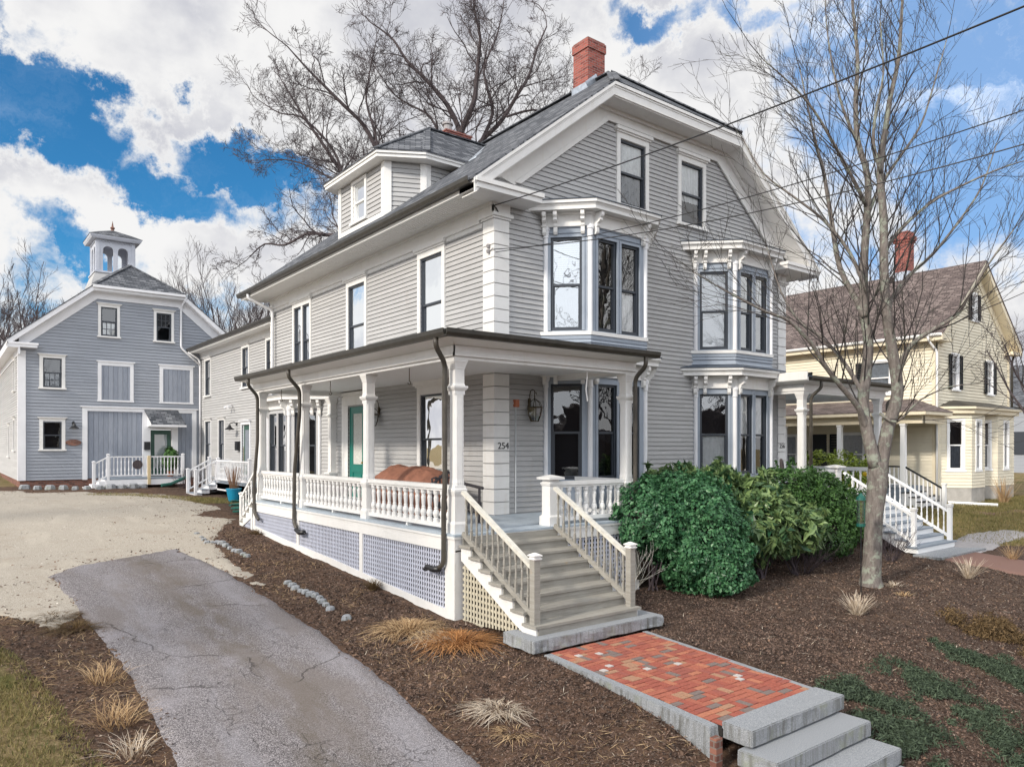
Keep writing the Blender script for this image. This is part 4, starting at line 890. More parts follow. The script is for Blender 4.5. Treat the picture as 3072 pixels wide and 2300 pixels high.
for i in range(n):
    y0 = fy+.27+(7.40-fy-.27)*i/n; y1 = fy+.27+(7.40-fy-.27)*(i+1)/n
    mb.hexa([(fx-.010, y0, gb(y0)-.1), (fx+.03, y0, gb(y0)-.1), (fx+.03, y1, gb(y1)-.1), (fx-.010, y1, gb(y1)-.1), (fx-.010, y0, gb(y0)+.13), (fx+.03, y0, gb(y0)+.13), (fx+.03, y1, gb(y1)+.13), (fx-.010, y1, gb(y1)+.13)])
mb.box(.0, PRX+.02, fy-.008, fy+.03, -1.47, -1.25)
mb.build('porch_skirt', 'white', H)
LF = Fr((fx+.012, 0, 0), (0, 1, 0), (-1, 0, 0))
for y0, y1 in ((fy+.27, POSTY[1]-.07), (POSTY[1]+.07, POSTY[2]-.07), (POSTY[2]+.07, 7.40)): lattice(LF, [(y0, gb(y0)+.10), (y1, gb(y1)+.10), (y1, -.28), (y0, -.28)], H)
LB = Fr((0, fy+.014, 0), (1, 0, 0), (0, -1, 0)); lattice(LB, [(-.25, -1.30), (PRX+.02, -1.30), (PRX+.02, -.25), (-.25, -.25)], H)
mb = MB(); mb.box(fx+.09, fx+.10, fy+.3, 7.4, -1.6, -.29); mb.box(fx+.3, PRX, fy+.09, fy+.10, -1.6, -.29); mb.build('porch_shade_sheet', 'under_dark', H)  # dark sheets behind the lattice stand in for the shade under the porch
# ------------------------------------------------------------------ wooden front stairs
def stairs(root, x0, x1, ytop, n, r, g, ztop, tread_m, riser_m, side_m, rail_m, hr_m, name='stairs', lat=None, cap_m='white', ext=.0, bal=10, skirt=.0):
    # steps go down towards -y
    s = MB(); 
    for k in range(1, n+1): y = ytop-g*(k-1); s.box(x0-.045, x1+.045, y-g-.045, y+.0, ztop-r*k-.04, ztop-r*k)
    st = s.build(name, tread_m, root)
    s = MB()
    for k in range(1, n+2): y = ytop-g*(k-1); s.box(x0+.03, x1-.03, y-.02, y-.002, ztop-r*k+.0, ztop-r*(k-1)-.04)
    s.build('riser', riser_m, st)
    zb = ztop-r*(n+1)
    for xx in (x0-.0, x1-.03):
        s = MB()
        fr = Fr((xx, 0, 0), (0, 1, 0), (1, 0, 0)); pts = [(ytop, ztop-.05)]
        for k in range(1, n+1): y = ytop-g*(k-1); pts += [(y, ztop-r*k-.041), (y-g, ztop-r*k-.041)]
        pts += [(ytop-g*n, zb)]; low_ = [(ytop-g*(n-1.15), zb), (ytop, ztop-r*2.6)]
        # split in convex pieces
        for k in range(1, n+1):
            ya, yb = ytop-g*(k-1), ytop-g*k
            def lowz(y): return max(zb, ztop-r*2.6-(ytop-y)*(ztop-r*2.6-zb)/(g*(n-1.15)))
            s.prism(fr, [(ya, lowz(ya)), (ya, ztop-r*k-.041), (yb, ztop-r*k-.041), (yb, lowz(yb))], 0, .03)
        s.build('stringer', side_m, st)
    if lat:
        lf = Fr((x0+.02, 0, 0), (0, 1, 0), (-1, 0, 0)); lattice(lf, [(ytop-.0, ztop-r*2.7), (ytop-.0, zb-.15), (ytop-g*(n-1.3), zb-.03), (ytop-g*(n-1.3), zb+.02)], root, .085, .04, lat)
    # rails with newels
    for xx in (x0+.06, x1-.06):
        yb = ytop-g*(n-.35); zb_ = ztop-r*n
        m = MB(); m.loft((xx, yb, zb_), [(0, .055), (.93, .055)]); nw = m.build('newel', rail_m, root)
        m = MB(); m.loft((xx, yb, zb_), [(.93, .062), (.945, .075), (.96, .075), (.965, .06), (.985, .06), (.99, .08), (1.005, .08), (1.04, .012)]); m.build('newel_cap', cap_m, nw)
        p = V((xx, ytop+.02, ztop+.70)); q = V((xx, yb+.05, zb_+.82)); m = MB(); m.bar(p, q, .085, .055); hr = m.build('stair_rail', hr_m, root)
        m = MB(); p2 = V((xx, ytop+.02, ztop+.02)); q2 = V((xx, yb+.05, zb_+.13)); m.bar(p2, q2, .06, .075); m.build('bottom_rail', rail_m, hr)
        for i in range(bal):
            f = (i+.6)/(bal+.3); a = p2+(q2-p2)*f; b = p+(q-p)*f; hh = b.z-a.z-.03
            m = MB(); c = (a.x, a.y, a.z+.02); sz = .019
            m.loft(c, [(0, sz), (.16, sz)]); m.loft(c, [(.16, .016), (.18, .022), (.20, .014), (.24, .02), (.30, .017), (hh*.5, .013), (hh-.26, .016), (hh-.22, .02), (hh-.19, .013), (hh-.17, .021), (hh-.15, .016)], 8, 0); m.loft(c, [(hh-.15, sz), (hh, sz)])
            m.build('baluster', rail_m, hr)
    return st
SR, SG = .1606, .2755
stairs(H, -2.50, -.38, -2.47, 7, SR, SG, -.0, 'old_wood', 'old_wood', 'white', 'old_wood', 'handrail_wood', lat='lattice_tan', bal=12)
# right porch, its stairs and rails
RB0, RB1, RY = 9.30, 13.55, -1.50
column((RB0, RY), PC, H); column((RB1, RY), PC, H); column((RB1, 2.2), PC, H)
mb = MB(); mb.loft((11.05, RY, 0), [(0, .15), (.16, .15), (.19, .12), (.72, .12), (.74, .13), (.78, .14), (.80, .11), (.84, .11), (.845, .21), (.885, .21), (.93, .02)]); mb.build('pedestal', 'white', H)
balustrade((RB0+.18, RY), (10.87, RY), H, n=7, h=.80); balustrade((RB1, RY+.18), (RB1, 2.02), H, n=14, h=.80)
mb = MB(); mb.box(RB0-.14, RB1+.14, RY-.14, RY+.14, PC, 3.13); mb.box(RB0-.14, RB0+.14, RY+.14, -.7, PC, 3.13); mb.box(RB1-.14, RB1+.14, RY+.14, 5, PC, 3.13)
mb.box(RB0-.165, RB1+.165, RY-.165, RY-.14, PC+.06, 3.13); mb.box(RB0-.165, RB0-.14, RY-.14, -.7, PC+.06, 3.13)
eave_seg(mb, (RB0-.14, RY-.14), (RB1+.14, RY-.14), (RB0-.44, RY-.44), (RB1+.44, RY-.44), 3.131, 3.201, 3.301); eave_seg(mb, (RB0-.14, RY-.14), (RB0-.14, -.8), (RB0-.44, RY-.44), (RB0-.44, -.8), 3.13, 3.20, 3.30); eave_seg(mb, (RB1+.14, RY-.14), (RB1+.14, 5), (RB1+.44, RY-.44), (RB1+.44, 5), 3.13, 3.20, 3.30)
mb.box(RB0-.47, RB0-.44, RY-.44, -.85, 3.22, 3.44)
mb.build('porch_beam', 'white', H)
mb = MB(); mb.box(RB0+.14, RB1-.14, RY+.14, -.02, 3.02, 3.05); mb.box(HX+.05, RB1-.14, -.02, 5, 3.02, 3.05); mb.build('porch_ceiling', 'ceiling_gray', H)
gutter([(RB0-.40, RY-.50, 3.20), (RB1+.5, RY-.50, 3.20)], 'gutter', 'gutter_dark', H, .13, .12); gutter([(RB1+.5, RY-.5, 3.20), (RB1+.5, 5, 3.20)], 'gutter', 'gutter_dark', H, .13, .12)
mb = MB(); mb.slab([(RB0-.46, RY-.46, 3.335), (RB1+.46, RY-.46, 3.335), (HX, 0, 3.66), (RB0-.46, 0, 3.66)], .03); mb.slab([(HX, 0, 3.66), (RB1+.46, RY-.46, 3.335), (RB1+.46, 5, 3.335), (HX, 5, 3.66)], .03); mb.build('porch_roof', 'flat_roof', H)
mb = MB(); mb.box(RB0-.2, RB1+.22, RY-.22, -.02, -.035, 0); mb.box(HX+.05, RB1+.22, -.02, 5, -.035, 0); mb.build('porch_floor', 'porch_floor', H)
mb = MB(); mb.box(RB0-.2, RB1+.2, RY-.22, RY-.19, -.29, -.04); mb.box(RB0-.2, RB0-.17, RY-.2, -.1, -.29, -.04); mb.box(RB0-.2, RB0+.1, RY-.215, RY+.05, -1.5, -.29); mb.box(RB1-.1, RB1+.2, RY-.215, RY+.05, -1.5, -.29); mb.box(RB1+.17, RB1+.2, RY-.2, 5, -.29, -.04); mb.build('porch_skirt', 'white', H)
lattice(Fr((0, RY-.19, 0), (1, 0, 0), (0, -1, 0)), [(RB0+.1, -1.5), (11.0, -1.5), (11.0, -.29), (RB0+.1, -.29)], H)
stairs(H, 11.1, 13.45, RY-.22, 7, .172, .285, 0, 'gray_paint', 'snow_white', 'snow_white', 'snow_white', 'snow_white', bal=12)
# small side stairs at the far end of the left porch
s = MB(); y0 = 7.56
for k in range(1, 5): s.box(PX-.20, PX+1.3, y0+.27*(k-1), y0+.27*k+.03, -.16*k-.04, -.16*k)
ss = s.build('side_stairs', 'old_wood', H)
s = MB()
for k in range(1, 6): s.box(PX-.16, PX+1.25, y0+.27*(k-1), y0+.27*(k-1)+.02, -.16*k, -.16*(k-1)-.04)
fr = Fr((PX-.19, 0, 0), (0, 1, 0), (1, 0, 0))
for k in range(1, 5): ya, yb = y0+.27*(k-1), y0+.27*k; lz = lambda y: -.45-(y-y0)*.40; s.prism(fr, [(ya, lz(ya)), (ya, -.16*k-.041), (yb, -.16*k-.041), (yb, lz(yb))], 0, .03)
s.box(PX-.195, PX-.165, y0-.0, y0+.12, -1.0, -.2); s.box(PX-.195, PX-.165, y0+.1, y0+1.2, -.98, -.86); s.build('stringer', 'white', ss)
lattice(Fr((PX-.17, 0, 0), (0, 1, 0), (-1, 0, 0)), [(y0+.1, -.9), (y0+.98, -.87), (y0+.1, -.48)], H, .1, .045)
m = MB(); m.loft((PX-.1, y0+1.15, -.84), [(0, .055), (.93, .055), (.935, .075), (.97, .075), (1.0, .02)]); m.bar((PX-.1, y0, .78), (PX-.1, y0+1.12, .02), .08, .06); m.bar((PX-.1, y0, .12), (PX-.1, y0+1.12, -.58), .06, .06)
sr = m.build('stair_rail', 'white', H)
for i in range(5): f = (i+.5)/5; m = MB(); turned(m, (PX-.1, y0+1.12*f, .14-.70*f), .58, BAL, 8, .75); m.build('baluster', 'white', sr)
# downspouts
def spout(pts, root, r=.043, m='downspout_brown', name='downspout'):
    q = [V(p) for p in pts]; out = [q[0]]
    for i in range(1, len(q)-1):   # round the bends
        a = (q[i-1]-q[i]); b = (q[i+1]-q[i]); ra = min(.12, a.length*.45); rb = min(.12, b.length*.45); A_ = q[i]+a.normalized()*ra; B_ = q[i]+b.normalized()*rb
        for k in range(5): f = k/4; out.append(A_*(1-f)**2+q[i]*2*f*(1-f)+B_*f*f)
    out.append(q[-1]); mb = MB(); mb.tube(out, r, 10); return mb.build(name, m, root, smooth=True)
gx = BX-GO-.06
spout([(gx, -2.42, 3.2), (gx, -2.42, 3.06), (-2.63, -2.18, 2.84), (-2.63, -2.18, .75), (-2.64, -2.16, .5), (-2.64, -2.16, -.50), (-2.66, -2.0, -.60)], H)
mb = MB(); mb.tube([(-2.66, -2.05, -.60), (-2.67, -1.88, -.62), (-2.68, -1.70, -.60), (-2.66, -1.6, -.66)], [.05, .055, .045, .04], 8); mb.build('drain_hose', 'black_metal', H, smooth=True)
spout([(gx, 3.96, 3.2), (gx, 3.96, 3.04), (-2.62, 4.14, 2.78), (-2.62, 4.14, 2.2), (-2.63, 4.42, .9), (-2.64, 4.44, -.35), (-2.66, 4.20, -.50)], H)
mb = MB(); mb.tube([(-2.66, 4.25, -.50), (-2.68, 4.0, -.55), (-2.66, 3.78, -.52)], .055, 8); mb.build('drain_hose', 'black_metal', H, smooth=True)
spout([(gx, 6.78, 3.2), (gx, 6.78, 3.04), (-2.62, 7.05, 2.78), (-2.62, 7.05, 1.6), (-2.63, 7.28, .5), (-2.63, 7.28, -.30), (-2.64, 7.05, -.42), (-2.68, 6.8, -.46)], H)
spout([(1.66, gy-.04, 3.2), (1.66, gy-.04, 3.02), (1.72, PYF-.22, 2.82), (1.72, PYF-.22, .3), (1.78, PYF-.26, .1), (1.78, PYF-.26, -1.2)], H)
spout([(RB0+.12, RY-.5, 3.2), (RB0+.12, RY-.5, 3.02), (RB0+.05, RY-.24, 2.80), (RB0+.05, RY-.24, .2)], H); spout([(RB1+.3, RY-.5, 3.2), (RB1+.3, RY-.5, 3.02), (RB1+.1, RY-.24, 2.80), (RB1+.1, RY-.24, .2)], H)
spout([(-.95, 12.95, 6.66), (-.95, 12.95, 6.52), (-.14, 12.86, 6.18), (-.14, 12.86, -.5)], H, .05, 'white_far')
# plant hooks under the beam
for y in (-.6, 2.9, 5.9):
    mb = MB(); mb.tube([(PX, y, 2.9), (PX, y, 2.66)], .008, 5); mb.tube([(PX+.03*math.sin(a), y, 2.63+.03*math.cos(a)) for a in [k*.6 for k in range(9)]], .008, 5); mb.build('plant_hook', 'bronze', H)
mb = MB(); mb.tube([(.55, -2.25, 2.9), (.55, -2.25, 2.78)], .008, 5); mb.tube([(.55, -2.25, 2.78), (.52, -2.25, 2.55), (.56, -2.25, 2.32)], .016, 5); mb.build('plant_hook', 'white', H)
# little junction box and conduit at the front wall
mb = MB(); mb.fbox(FF, .50, .60, 2.30, 2.46, .0, .09); mb.build('junction_box', 'copper_paint', H)
mb = MB(); mb.tube([(.54, -.04, 2.3), (.54, -.04, .02)], .012, 6); mb.build('conduit', 'ceiling_gray', H)
# lanterns
def lantern(loc, n, label):
    t = thing('wall_lantern', label, 'lantern'); t.location = loc
    n = V(n); r = V((0, 0, 1)).cross(n); c = n*.20
    mb = MB(); mb.loft(tuple(n*.015+V((0, 0, .14))), [(-.10, .035), (.10, .035)], 8, 0); arc = [n*.03+V((0, 0, .16)), n*.03+V((0, 0, .30)), n*.06+V((0, 0, .40)), n*.13+V((0, 0, .43)), n*.20+V((0, 0, .40)), n*.20+V((0, 0, .28))]
    mb.tube(arc, .010, 6); mb.tube([n*.20+V((0, 0, .34)), n*.25+V((0, 0, .36)), n*.27+V((0, 0, .31))], .008, 5)
    mb.loft((c.x, c.y, 0), [(.02, .185), (.035, .185), (.05, .17)], 6, 0)
    for k in range(6): a = k*math.pi/3; mb.tube([c+V((.17*math.cos(a), .17*math.sin(a), .03)), c+V((.14*math.cos(a), .14*math.sin(a), -.14)), c+V((.09*math.cos(a), .09*math.sin(a), -.26))], .010, 4); mb.tube([c+V((.17*math.cos(a), .17*math.sin(a), .04)), c+V((.13*math.cos(a), .13*math.sin(a), .14)), c+V((.02*math.cos(a), .02*math.sin(a), .22))], .008, 4)
    mb.loft((c.x, c.y, 0), [(-.27, .10), (-.255, .10)], 6, 0); mb.tube([c+V((0, 0, .20)), c+V((0, 0, .30))], .012, 6); mb.build('frame', 'bronze', t)
    mb = MB(); mb.loft((c.x, c.y, 0), [(-.255, .085), (-.14, .130), (.02, .165)], 6, 0); mb.build('glass', 'lamp_glass', t); mb = MB(); mb.loft((c.x, c.y, 0), [(-.18, .03), (-.03, .03)], 8, 0); mb.build('candle', 'lace', t)
    return t
lantern((.92, -.02, 2.26), (0, -1, 0), 'bronze coach lantern on the gray front wall beside the number 254 corner')
lantern((-.02, 5.14, 2.26), (-1, 0, 0), 'bronze coach lantern on the porch wall beside the teal door')
# tarp-covered furniture and the wicker chair on the porch
t = thing('covered_sofa', 'low porch furniture under a creased rust-brown tarp', 'furniture cover', (-1.2, 1.4, 0))
mb = MB(); nx, ny = 16, 34
tp = [(-1.75, .35), (-1.45, .70), (-1.15, .84), (-.75, 1.06), (-.25, .99), (.25, 1.03), (.75, .96), (1.1, .90), (1.3, .25)]
def topz(y):
    for (a, za), (b, zb) in zip(tp, tp[1:]):
        if a <= y <= b: return za+(zb-za)*(y-a)/(b-a)
    return .3
g = {}
for i in range(nx+1):
    for j in range(ny+1):
        u = i/nx*2-1; y = -1.3+2.75*j/ny; e = abs(u)**3; z = topz(-y)*(1-.12*e)*(1-.30*max(0, -u-.15))-.04*noise.noise((u*1.6, y*1.2, 2))-.05*max(0, math.sin(u*2.2+y*2.6))**3+.025*noise.noise((u*3, y*7, 5))
        x = u*(.50+.05*noise.noise((y*3, u, 1)))
        if i in (0, nx): z = .06
        if j in (0, ny): z = .06
        g[i, j] = len(mb.v); mb.v.append((-1.2+x, 1.5+y, max(.05, z)))
for i in range(nx):
    for j in range(ny): mb.f.append((g[i, j], g[i+1, j], g[i+1, j+1], g[i, j+1]))
mb.build('cover', 'tarp', t)
t = thing('wicker_chair', 'dark wicker armchair on the porch behind the balusters', 'chair', (-1.5, -.85, 0))
mb = MB(); mb.box(-1.85, -1.15, -1.15, -.55, .28, .40)
for i in range(9): a = -1.85+.7*i/8; mb.tube([(a, -.55, .4), (a, -.50, .95-.10*abs(i-4)/4)], .018, 5)
for z in (.55, .7, .85): mb.tube([(-1.85, -.53, z), (-1.15, -.53, z)], .016, 5)
mb.tube([(-1.88, -1.15, .66), (-1.88, -.55, .72), (-1.5, -.48, .98), (-1.12, -.55, .72), (-1.12, -1.15, .66)], .03, 6); mb.build('seat', 'wicker', t)
for x, y in ((-1.82, -1.12), (-1.18, -1.12), (-1.82, -.58), (-1.18, -.58)): mb = MB(); mb.tube([(x, y, 0), (x, y, .65 if y < -1 else .4)], .025, 6); mb.build('leg', 'wicker', t)
# ------------------------------------------------------------------ rear wing
Wg = thing('rear_wing', 'lower gray clapboard wing joining the big house to the barn, with three upper windows', 'wing')
WX = .5; FW = Fr((WX, 0, 0), (0, 1, 0), (-1, 0, 0)); WY0, WY1 = HB+.05, 24.2
ww = [(22.6, 23.42, 3.80, 5.42), (17.28, 18.05, 3.85, 5.45), (14.5, 15.2, 3.85, 5.45), (22.52, 23.42, .5, 2.60), (20.48, 21.30, .5, 2.60), (17.12, 18.10, .0, 2.34)]
mb = MB(); clap(mb, FW, [(WY0, -.35), (WY1, -.35), (WY1, 5.8), (WY0, 5.8)], holes=ww, t0=-.35); mb.build('wall', 'siding', Wg); MB().box(WX, WX+7, WY0, WY0+.05, -.35, 6).build('wall', 'siding', Wg); MB().box(WX+7, WX+7.1, WY0, WY1, -.35, 6).build('wall', 'siding', Wg)
mb = MB(); mb.box(WX+.03, WX+7, WY0, WY1, -1, -.35); mb.build('foundation', 'old_brick', Wg)
mb = MB(); mb.fbox(FW, WY0, WY1, 5.56, 5.84, -.02, .05); mb.fbox(FW, WY0, WY1, 5.78, 5.84, .0, .10); mb.box(-.02, WX, WY0, WY1+.1, 5.84, 5.87); mb.box(-.05, -.02, WY0-.3, WY1+.12, 5.82, 5.98); mb.build('eave', 'white', Wg)
gutter([(-.11, WY1+.15, 5.90), (-.11, WY0-.35, 5.90)], 'gutter', 'gutter_dark', Wg, .14, .12)
mb = MB(); mb.slab([(-.08, WY0-.35, 6.02), (3.9, WY0-.35, 8.1), (3.9, WY1+.4, 8.1), (-.08, WY1+.4, 6.02)], .05); mb.slab([(7.9, WY0, 6.02), (7.9, WY1+.4, 6.02), (3.9, WY1+.4, 8.1), (3.9, WY0, 8.1)], .05); mb.build('roof', 'shingle', Wg)
for a0, a1, t0, t1 in ww[:3]: window(FW, a0, a1, t0, t1, Wg, .09, .08, 'glass', None, head=.1)
for a0, a1, t0, t1 in ww[3:5]: window(FW, a0, a1, t0, t1, Wg, .08, .06, 'glass_low', None, head=.08)
c = casing(FW, 17.12, 18.10, 0, 2.34, Wg, .09, .08, 'white_far', False, .1, name='door_frame'); c_ = MB(); c_.fbox(FW, 17.16, 18.06, .02, 2.32, -.09, -.04); dd = c_.build('door', 'barn_green', Wg)
mb = MB(); mb.fbox(FW, 17.34, 17.88, .75, 2.12, -.04, -.03); mb.build('door_glass', 'gray_curtain', dd)
spout([(-.12, 24.1, 5.88), (.38, 24.1, 5.55), (.42, 24.1, 5.3), (.42, 24.1, -.25)], Wg, .045, 'white_far'); 
# deck, stairs and rails of the wing
mb = MB(); mb.box(-.55, WX-.03, 14.0, 19.3, -.03, .03); dk = mb.build('deck', 'gray_paint', Wg); mb = MB(); mb.box(-.57, -.55, 14.0, 17.9, -.28, -.0); mb.box(-.56, WX, 19.3, 19.32, -.5, .02); mb.box(-.57, -.55, 14, 19.3, -.22, -.0); mb.build('skirt', 'white_far', dk)
s = MB()
for k in range(1, 4): s.box(-.55-.28*k, -.55-.28*(k-1), 18.0, 19.15, -.15*k-.12, -.15*k+.03)
wst = s.build('deck_stairs', 'white_far', Wg)
s = MB()
for k in range(1, 4): s.box(-.55-.28*k-.02, -.55-.28*(k-1), 17.98, 19.17, -.15*k+.031, -.15*k+.05)
s.build('tread', 'gray_paint', wst)
def smallrail(p, q, root, n, h=.85, m='white_far', name='railing', posts=(1, 1), lastlabel=None):
    p = V(p); q = V(q); up = V((0, 0, 1)); t = MB(); t.bar(p+up*h, q+up*h, .07, .05); t.bar(p+up*.12, q+up*.12, .06, .05); r = t.build(name, m, root)
    for k, c in enumerate((p, q)):
        if posts[k]: t = MB(); t.loft(tuple(c), [(-.1, .05), (h+.08, .05), (h+.085, .068), (h+.11, .068), (h+.14, .01)]); t.build('post', m, r)
    for i in range(n):
        c = p+(q-p)*((i+.5)/n)+up*.14; t = MB(); turned(t, tuple(c), h-.16, BAL, 6, .62); t.build('baluster', m, r)
    return r
smallrail((-.52, 17.95, .03), (-.52, 14.1, .03), Wg, 22); smallrail((-1.36, 17.98, -.42), (-.52, 17.98, .05), Wg, 5, posts=(1, 0)); smallrail((-1.36, 19.15, -.42), (-.52, 19.15, .05), Wg, 5)
smallrail((-.52, 19.27, .03), (.4, 19.27, .03), Wg, 5, posts=(0, 0))
def gooseneck(loc, n, label):
    t = thing('barn_lamp', label, 'lamp'); t.location = loc; n = V(n); mb = MB(); mb.tube([V((0, 0, .1)), n*.12+V((0, 0, .18)), n*.28+V((0, 0, .12)), n*.30], .018, 6); mb.loft((0, 0, .1), [(-.06, .05), (.06, .05)], 8, 0); mb.build('arm', 'black_metal', t)
    c = n*.30; mb = MB(); mb.loft((c.x, c.y, 0), [(-.14, .20), (-.10, .17), (-.02, .07), (.06, .05)], 16, 0); mb.build('shade', 'black_metal', t, smooth=False); mb = MB(); mb.loft((c.x, c.y, 0), [(-.17, .02), (-.15, .05), (-.08, .05)], 8, 0); mb.build('bulb', 'lace', t)
gooseneck((WX-.03, 18.75, 2.28), (-1, 0, 0), 'small black gooseneck lamp on the wing wall left of its door')
mx_ = tag(MB().box(WX-.16, WX-.03, 18.36, 18.62, 1.28, 1.66).build('mailbox', 'black_metal', None, loc=(WX-.1, 18.5, 1.28)), 'black wall mailbox left of the narrow wing door', 'mailbox')
t = thing('floodlight', 'white twin floodlight on the wing wall above the lower windows', 'floodlight'); t.location = (WX-.03, 19.3, 3.15)
for dy in (-.14, .14): mb = MB(); mb.tube([(0, 0, 0), (-.1, dy*.6, .02), (-.16, dy, -.02)], .02, 5); mb.tube([(-.14, dy*.9, 0), (-.28, dy*1.4, -.08)], [.035, .07], 8); mb.build('lamp_head', 'white_far', t)
# ------------------------------------------------------------------ barn
BN = thing('barn_house', 'converted gray barn with a clipped gable, boarded door panels and a white cupola', 'barn')
BX0, BX1, BY_ = -6.73, 2.33, 24.2; BC = (BX0+BX1)/2; FB = Fr((0, BY_, 0), (1, 0, 0), (0, -1, 0)); FBL = Fr((BX0, 0, 0), (0, 1, 0), (-1, 0, 0))
KB = .845; bex = BX0-.42; bez = 5.86; bcz = 8.50; bry = BY_+13
def bk(a, b, x0):
    z = bcz-b; xk = bex+(z-(bez-a))/KB; return [(x0, bez-a+KB*(x0-bex)), (xk, z), (2*BC-xk, z), (2*BC-x0, bez-a+KB*(x0-bex))]
bw = [(-3.72, -3.08, 6.32, 7.60), (-1.47, -.83, 6.30, 7.58), (-5.88, -5.20, 3.95, 5.20), (-5.88, -5.20, 1.33, 2.52)]
bp = bk(.35, .35, BX0)
mb = MB(); clap(mb, FB, [(BX0, .02), (BX1, .02), (BX1, bp[3][1]), bp[2], bp[1], (BX0, bp[0][1])], e=.136, holes=bw+[(-4.28, .12, -.1, 3.05)], t0=.02); mb.build('wall', 'barn_siding', BN)
mb = MB(); clap(mb, FBL, [(BY_, .02), (bry, .02), (bry, 5.5), (BY_, 5.5)], holes=[(25.9, 26.6, 3.9, 5.2), (25.9, 26.6, 1.3, 2.6), (29.2, 29.9, 1.0, 2.4)], t0=.02); mb.build('wall', 'siding', BN); MB().box(BX1-.05, BX1, BY_, bry, 0, 5.5).build('wall', 'siding', BN)
for a0, a1, t0, t1 in ((25.9, 26.6, 3.9, 5.2), (25.9, 26.6, 1.3, 2.6), (29.2, 29.9, 1.0, 2.4)): window(FBL, a0, a1, t0, t1, BN, .09, .05, 'glass_low', None, head=.09)
mb = MB(); mb.box(BX0+.04, BX1, BY_+.03, bry, -1, .02); mb.build('foundation', 'old_brick', BN)
mb = MB(); mb.fbox(FB, BX0-.045, BX0+.24, .02, 5.45, -.02, .045); mb.fbox(FBL, BY_-.04, BY_+.2, .02, 5.45, -.02, .04); mb.build('corner_board', 'white_far', BN); MB().fbox(FB, BX1-.25, BX1+.04, .02, 5.45, -.02, .045).build('corner_board', 'white_far', BN)
mb = MB(); mb.fbox(FBL, BY_-.4, bry, 5.25, 5.55, -.02, .05); mb.box(bex+.03, BX0, BY_-.42, bry, 5.52, 5.55); mb.box(bex, bex+.03, BY_-.45, bry, 5.50, 5.80); mb.box(bex, BX0+.62, BY_-.42, BY_, 5.55, 5.66); mb.box(bex-.02, BX0+.66, BY_-.45, BY_, 5.66, 5.74); mb.build('eave', 'white_far', BN)
mb = MB(); band(mb, bk(.04, .04, bex), bk(.26, .26, bex), .38, .42, FB); band(mb, bk(.26, .26, bex+.1), bk(.28, .28, bex+.1), 0, .38, FB); band(mb, bk(.26, .26, BX0), bk(.72, .58, BX0), 0, .05, FB); mb.build('rake_board', 'white_far', BN)
mb = MB(); ry = BY_-.44; rz = bez+KB*(BC-bex); A = V((bex-.02, ry, bez)); C = V(bk(0, 0, bex)[1][:1]+(ry, bcz)); P1b = V((BC, BY_+2.05, rz)); B = V((bex-.02, bry+.4, bez)); mxb = lambda p: V((2*BC-p.x, p.y, p.z)); PB = V((BC, bry+.4, rz))
mb.slab([A, C, P1b, PB, B], .05); mb.slab([mxb(B), PB, P1b, mxb(C), mxb(A)], .05); mb.slab([C, mxb(C), P1b], .05); rb = mb.build('roof', 'shingle', BN)
mb = MB(); [mb.bar(a+V((0, 0, .012)), P1b+V((0, 0, .012)), .2, .03) for a in (C, mxb(C))]; mb.build('ridge_cap', 'shingle', rb)
mb = MB(); mb.box(C.x-.05, mxb(C).x+.05, ry-.09, ry, bcz-.15, bcz-.04); mb.build('gutter', 'white_far', BN)
spout([(-.28, ry-.05, bcz-.15), (-.42, BY_-.08, 7.9), (-.42, BY_-.08, 6.05), (-.1, BY_-.08, 5.75), (.40, BY_-.12, 5.3)], BN, .045, 'white_far')
window(FB, *bw[0], BN, .11, .07, 'glass_low', [('curtain', 0, .45)], head=.1, grid=(3, 2, True, False)); window(FB, *bw[1], BN, .11, .07, 'glass', None, head=.1, grid=(3, 2, False, True))
window(FB, *bw[2], BN, .13, .07, 'glass_low', [('gray_curtain', 0, .5)], head=.1, grid=(3, 2, True, False)); window(FB, *bw[3], BN, .13, .07, 'glass_low', None, head=.1)
for a0, a1 in ((-3.70, -2.56), (-1.19, -.02)):
    mb = MB(); [mb.fbox(FB, *q, -.02, .05) for q in ((a0-.14, a0, 3.50, 5.02), (a1, a1+.14, 3.50, 5.02), (a0-.14, a1+.14, 5.02, 5.18), (a0-.16, a1+.16, 3.43, 3.50))]; mb.fbox(FB, a0-.2, a1+.2, 5.18, 5.23, -.02, .09); f = mb.build('panel_frame', 'white_far', BN)
    mb = MB(); mb.fbox(FB, a0, a1, 3.5, 5.02, 0, .03); mb.build('board_panel', 'board_panel', f)
mb = MB(); [mb.fbox(FB, *q) for q in ((-4.43, -4.24, .0, 3.0, -.02, .05), (.08, .27, .0, 3.0, -.02, .05), (-4.43, .27, 3.0, 3.16, -.02, .055), (-4.5, .34, 3.16, 3.21, -.02, .10), (-2.05, -1.72, 0, 3.0, -.02, .055), (-.82, -.55, 0, 3.0, -.02, .055))]; mb.fbox(FB, -1.72, -.82, 2.22, 3.0, -.02, .056)
bf = mb.build('barn_door_frame', 'white_far', BN)
mb = MB(); mb.fbox(FB, -4.24, -2.05, .05, 3.0, -.05, -.01); mb.fbox(FB, -.55, .08, .05, 3.0, -.05, -.01); mb.fbox(FB, -4.30, -2.0, 2.93, 3.0, -.01, .01); mb.build('board_panel', 'board_panel', BN)
mb = MB(); [mb.fbox(FB, *q, -.07, -.03) for q in ((-1.70, -1.54, .1, 2.2), (-1.0, -.84, .1, 2.2), (-1.54, -1.0, .1, .45), (-1.54, -1.0, 2.0, 2.2))]; bd = mb.build('door', 'barn_green', BN)
mb = MB(); n = 18
for i in range(n): x = -1.53+.52*i/n; mb.fbox(FB, x, x+.02, .45, 2.0, -.065, -.045)
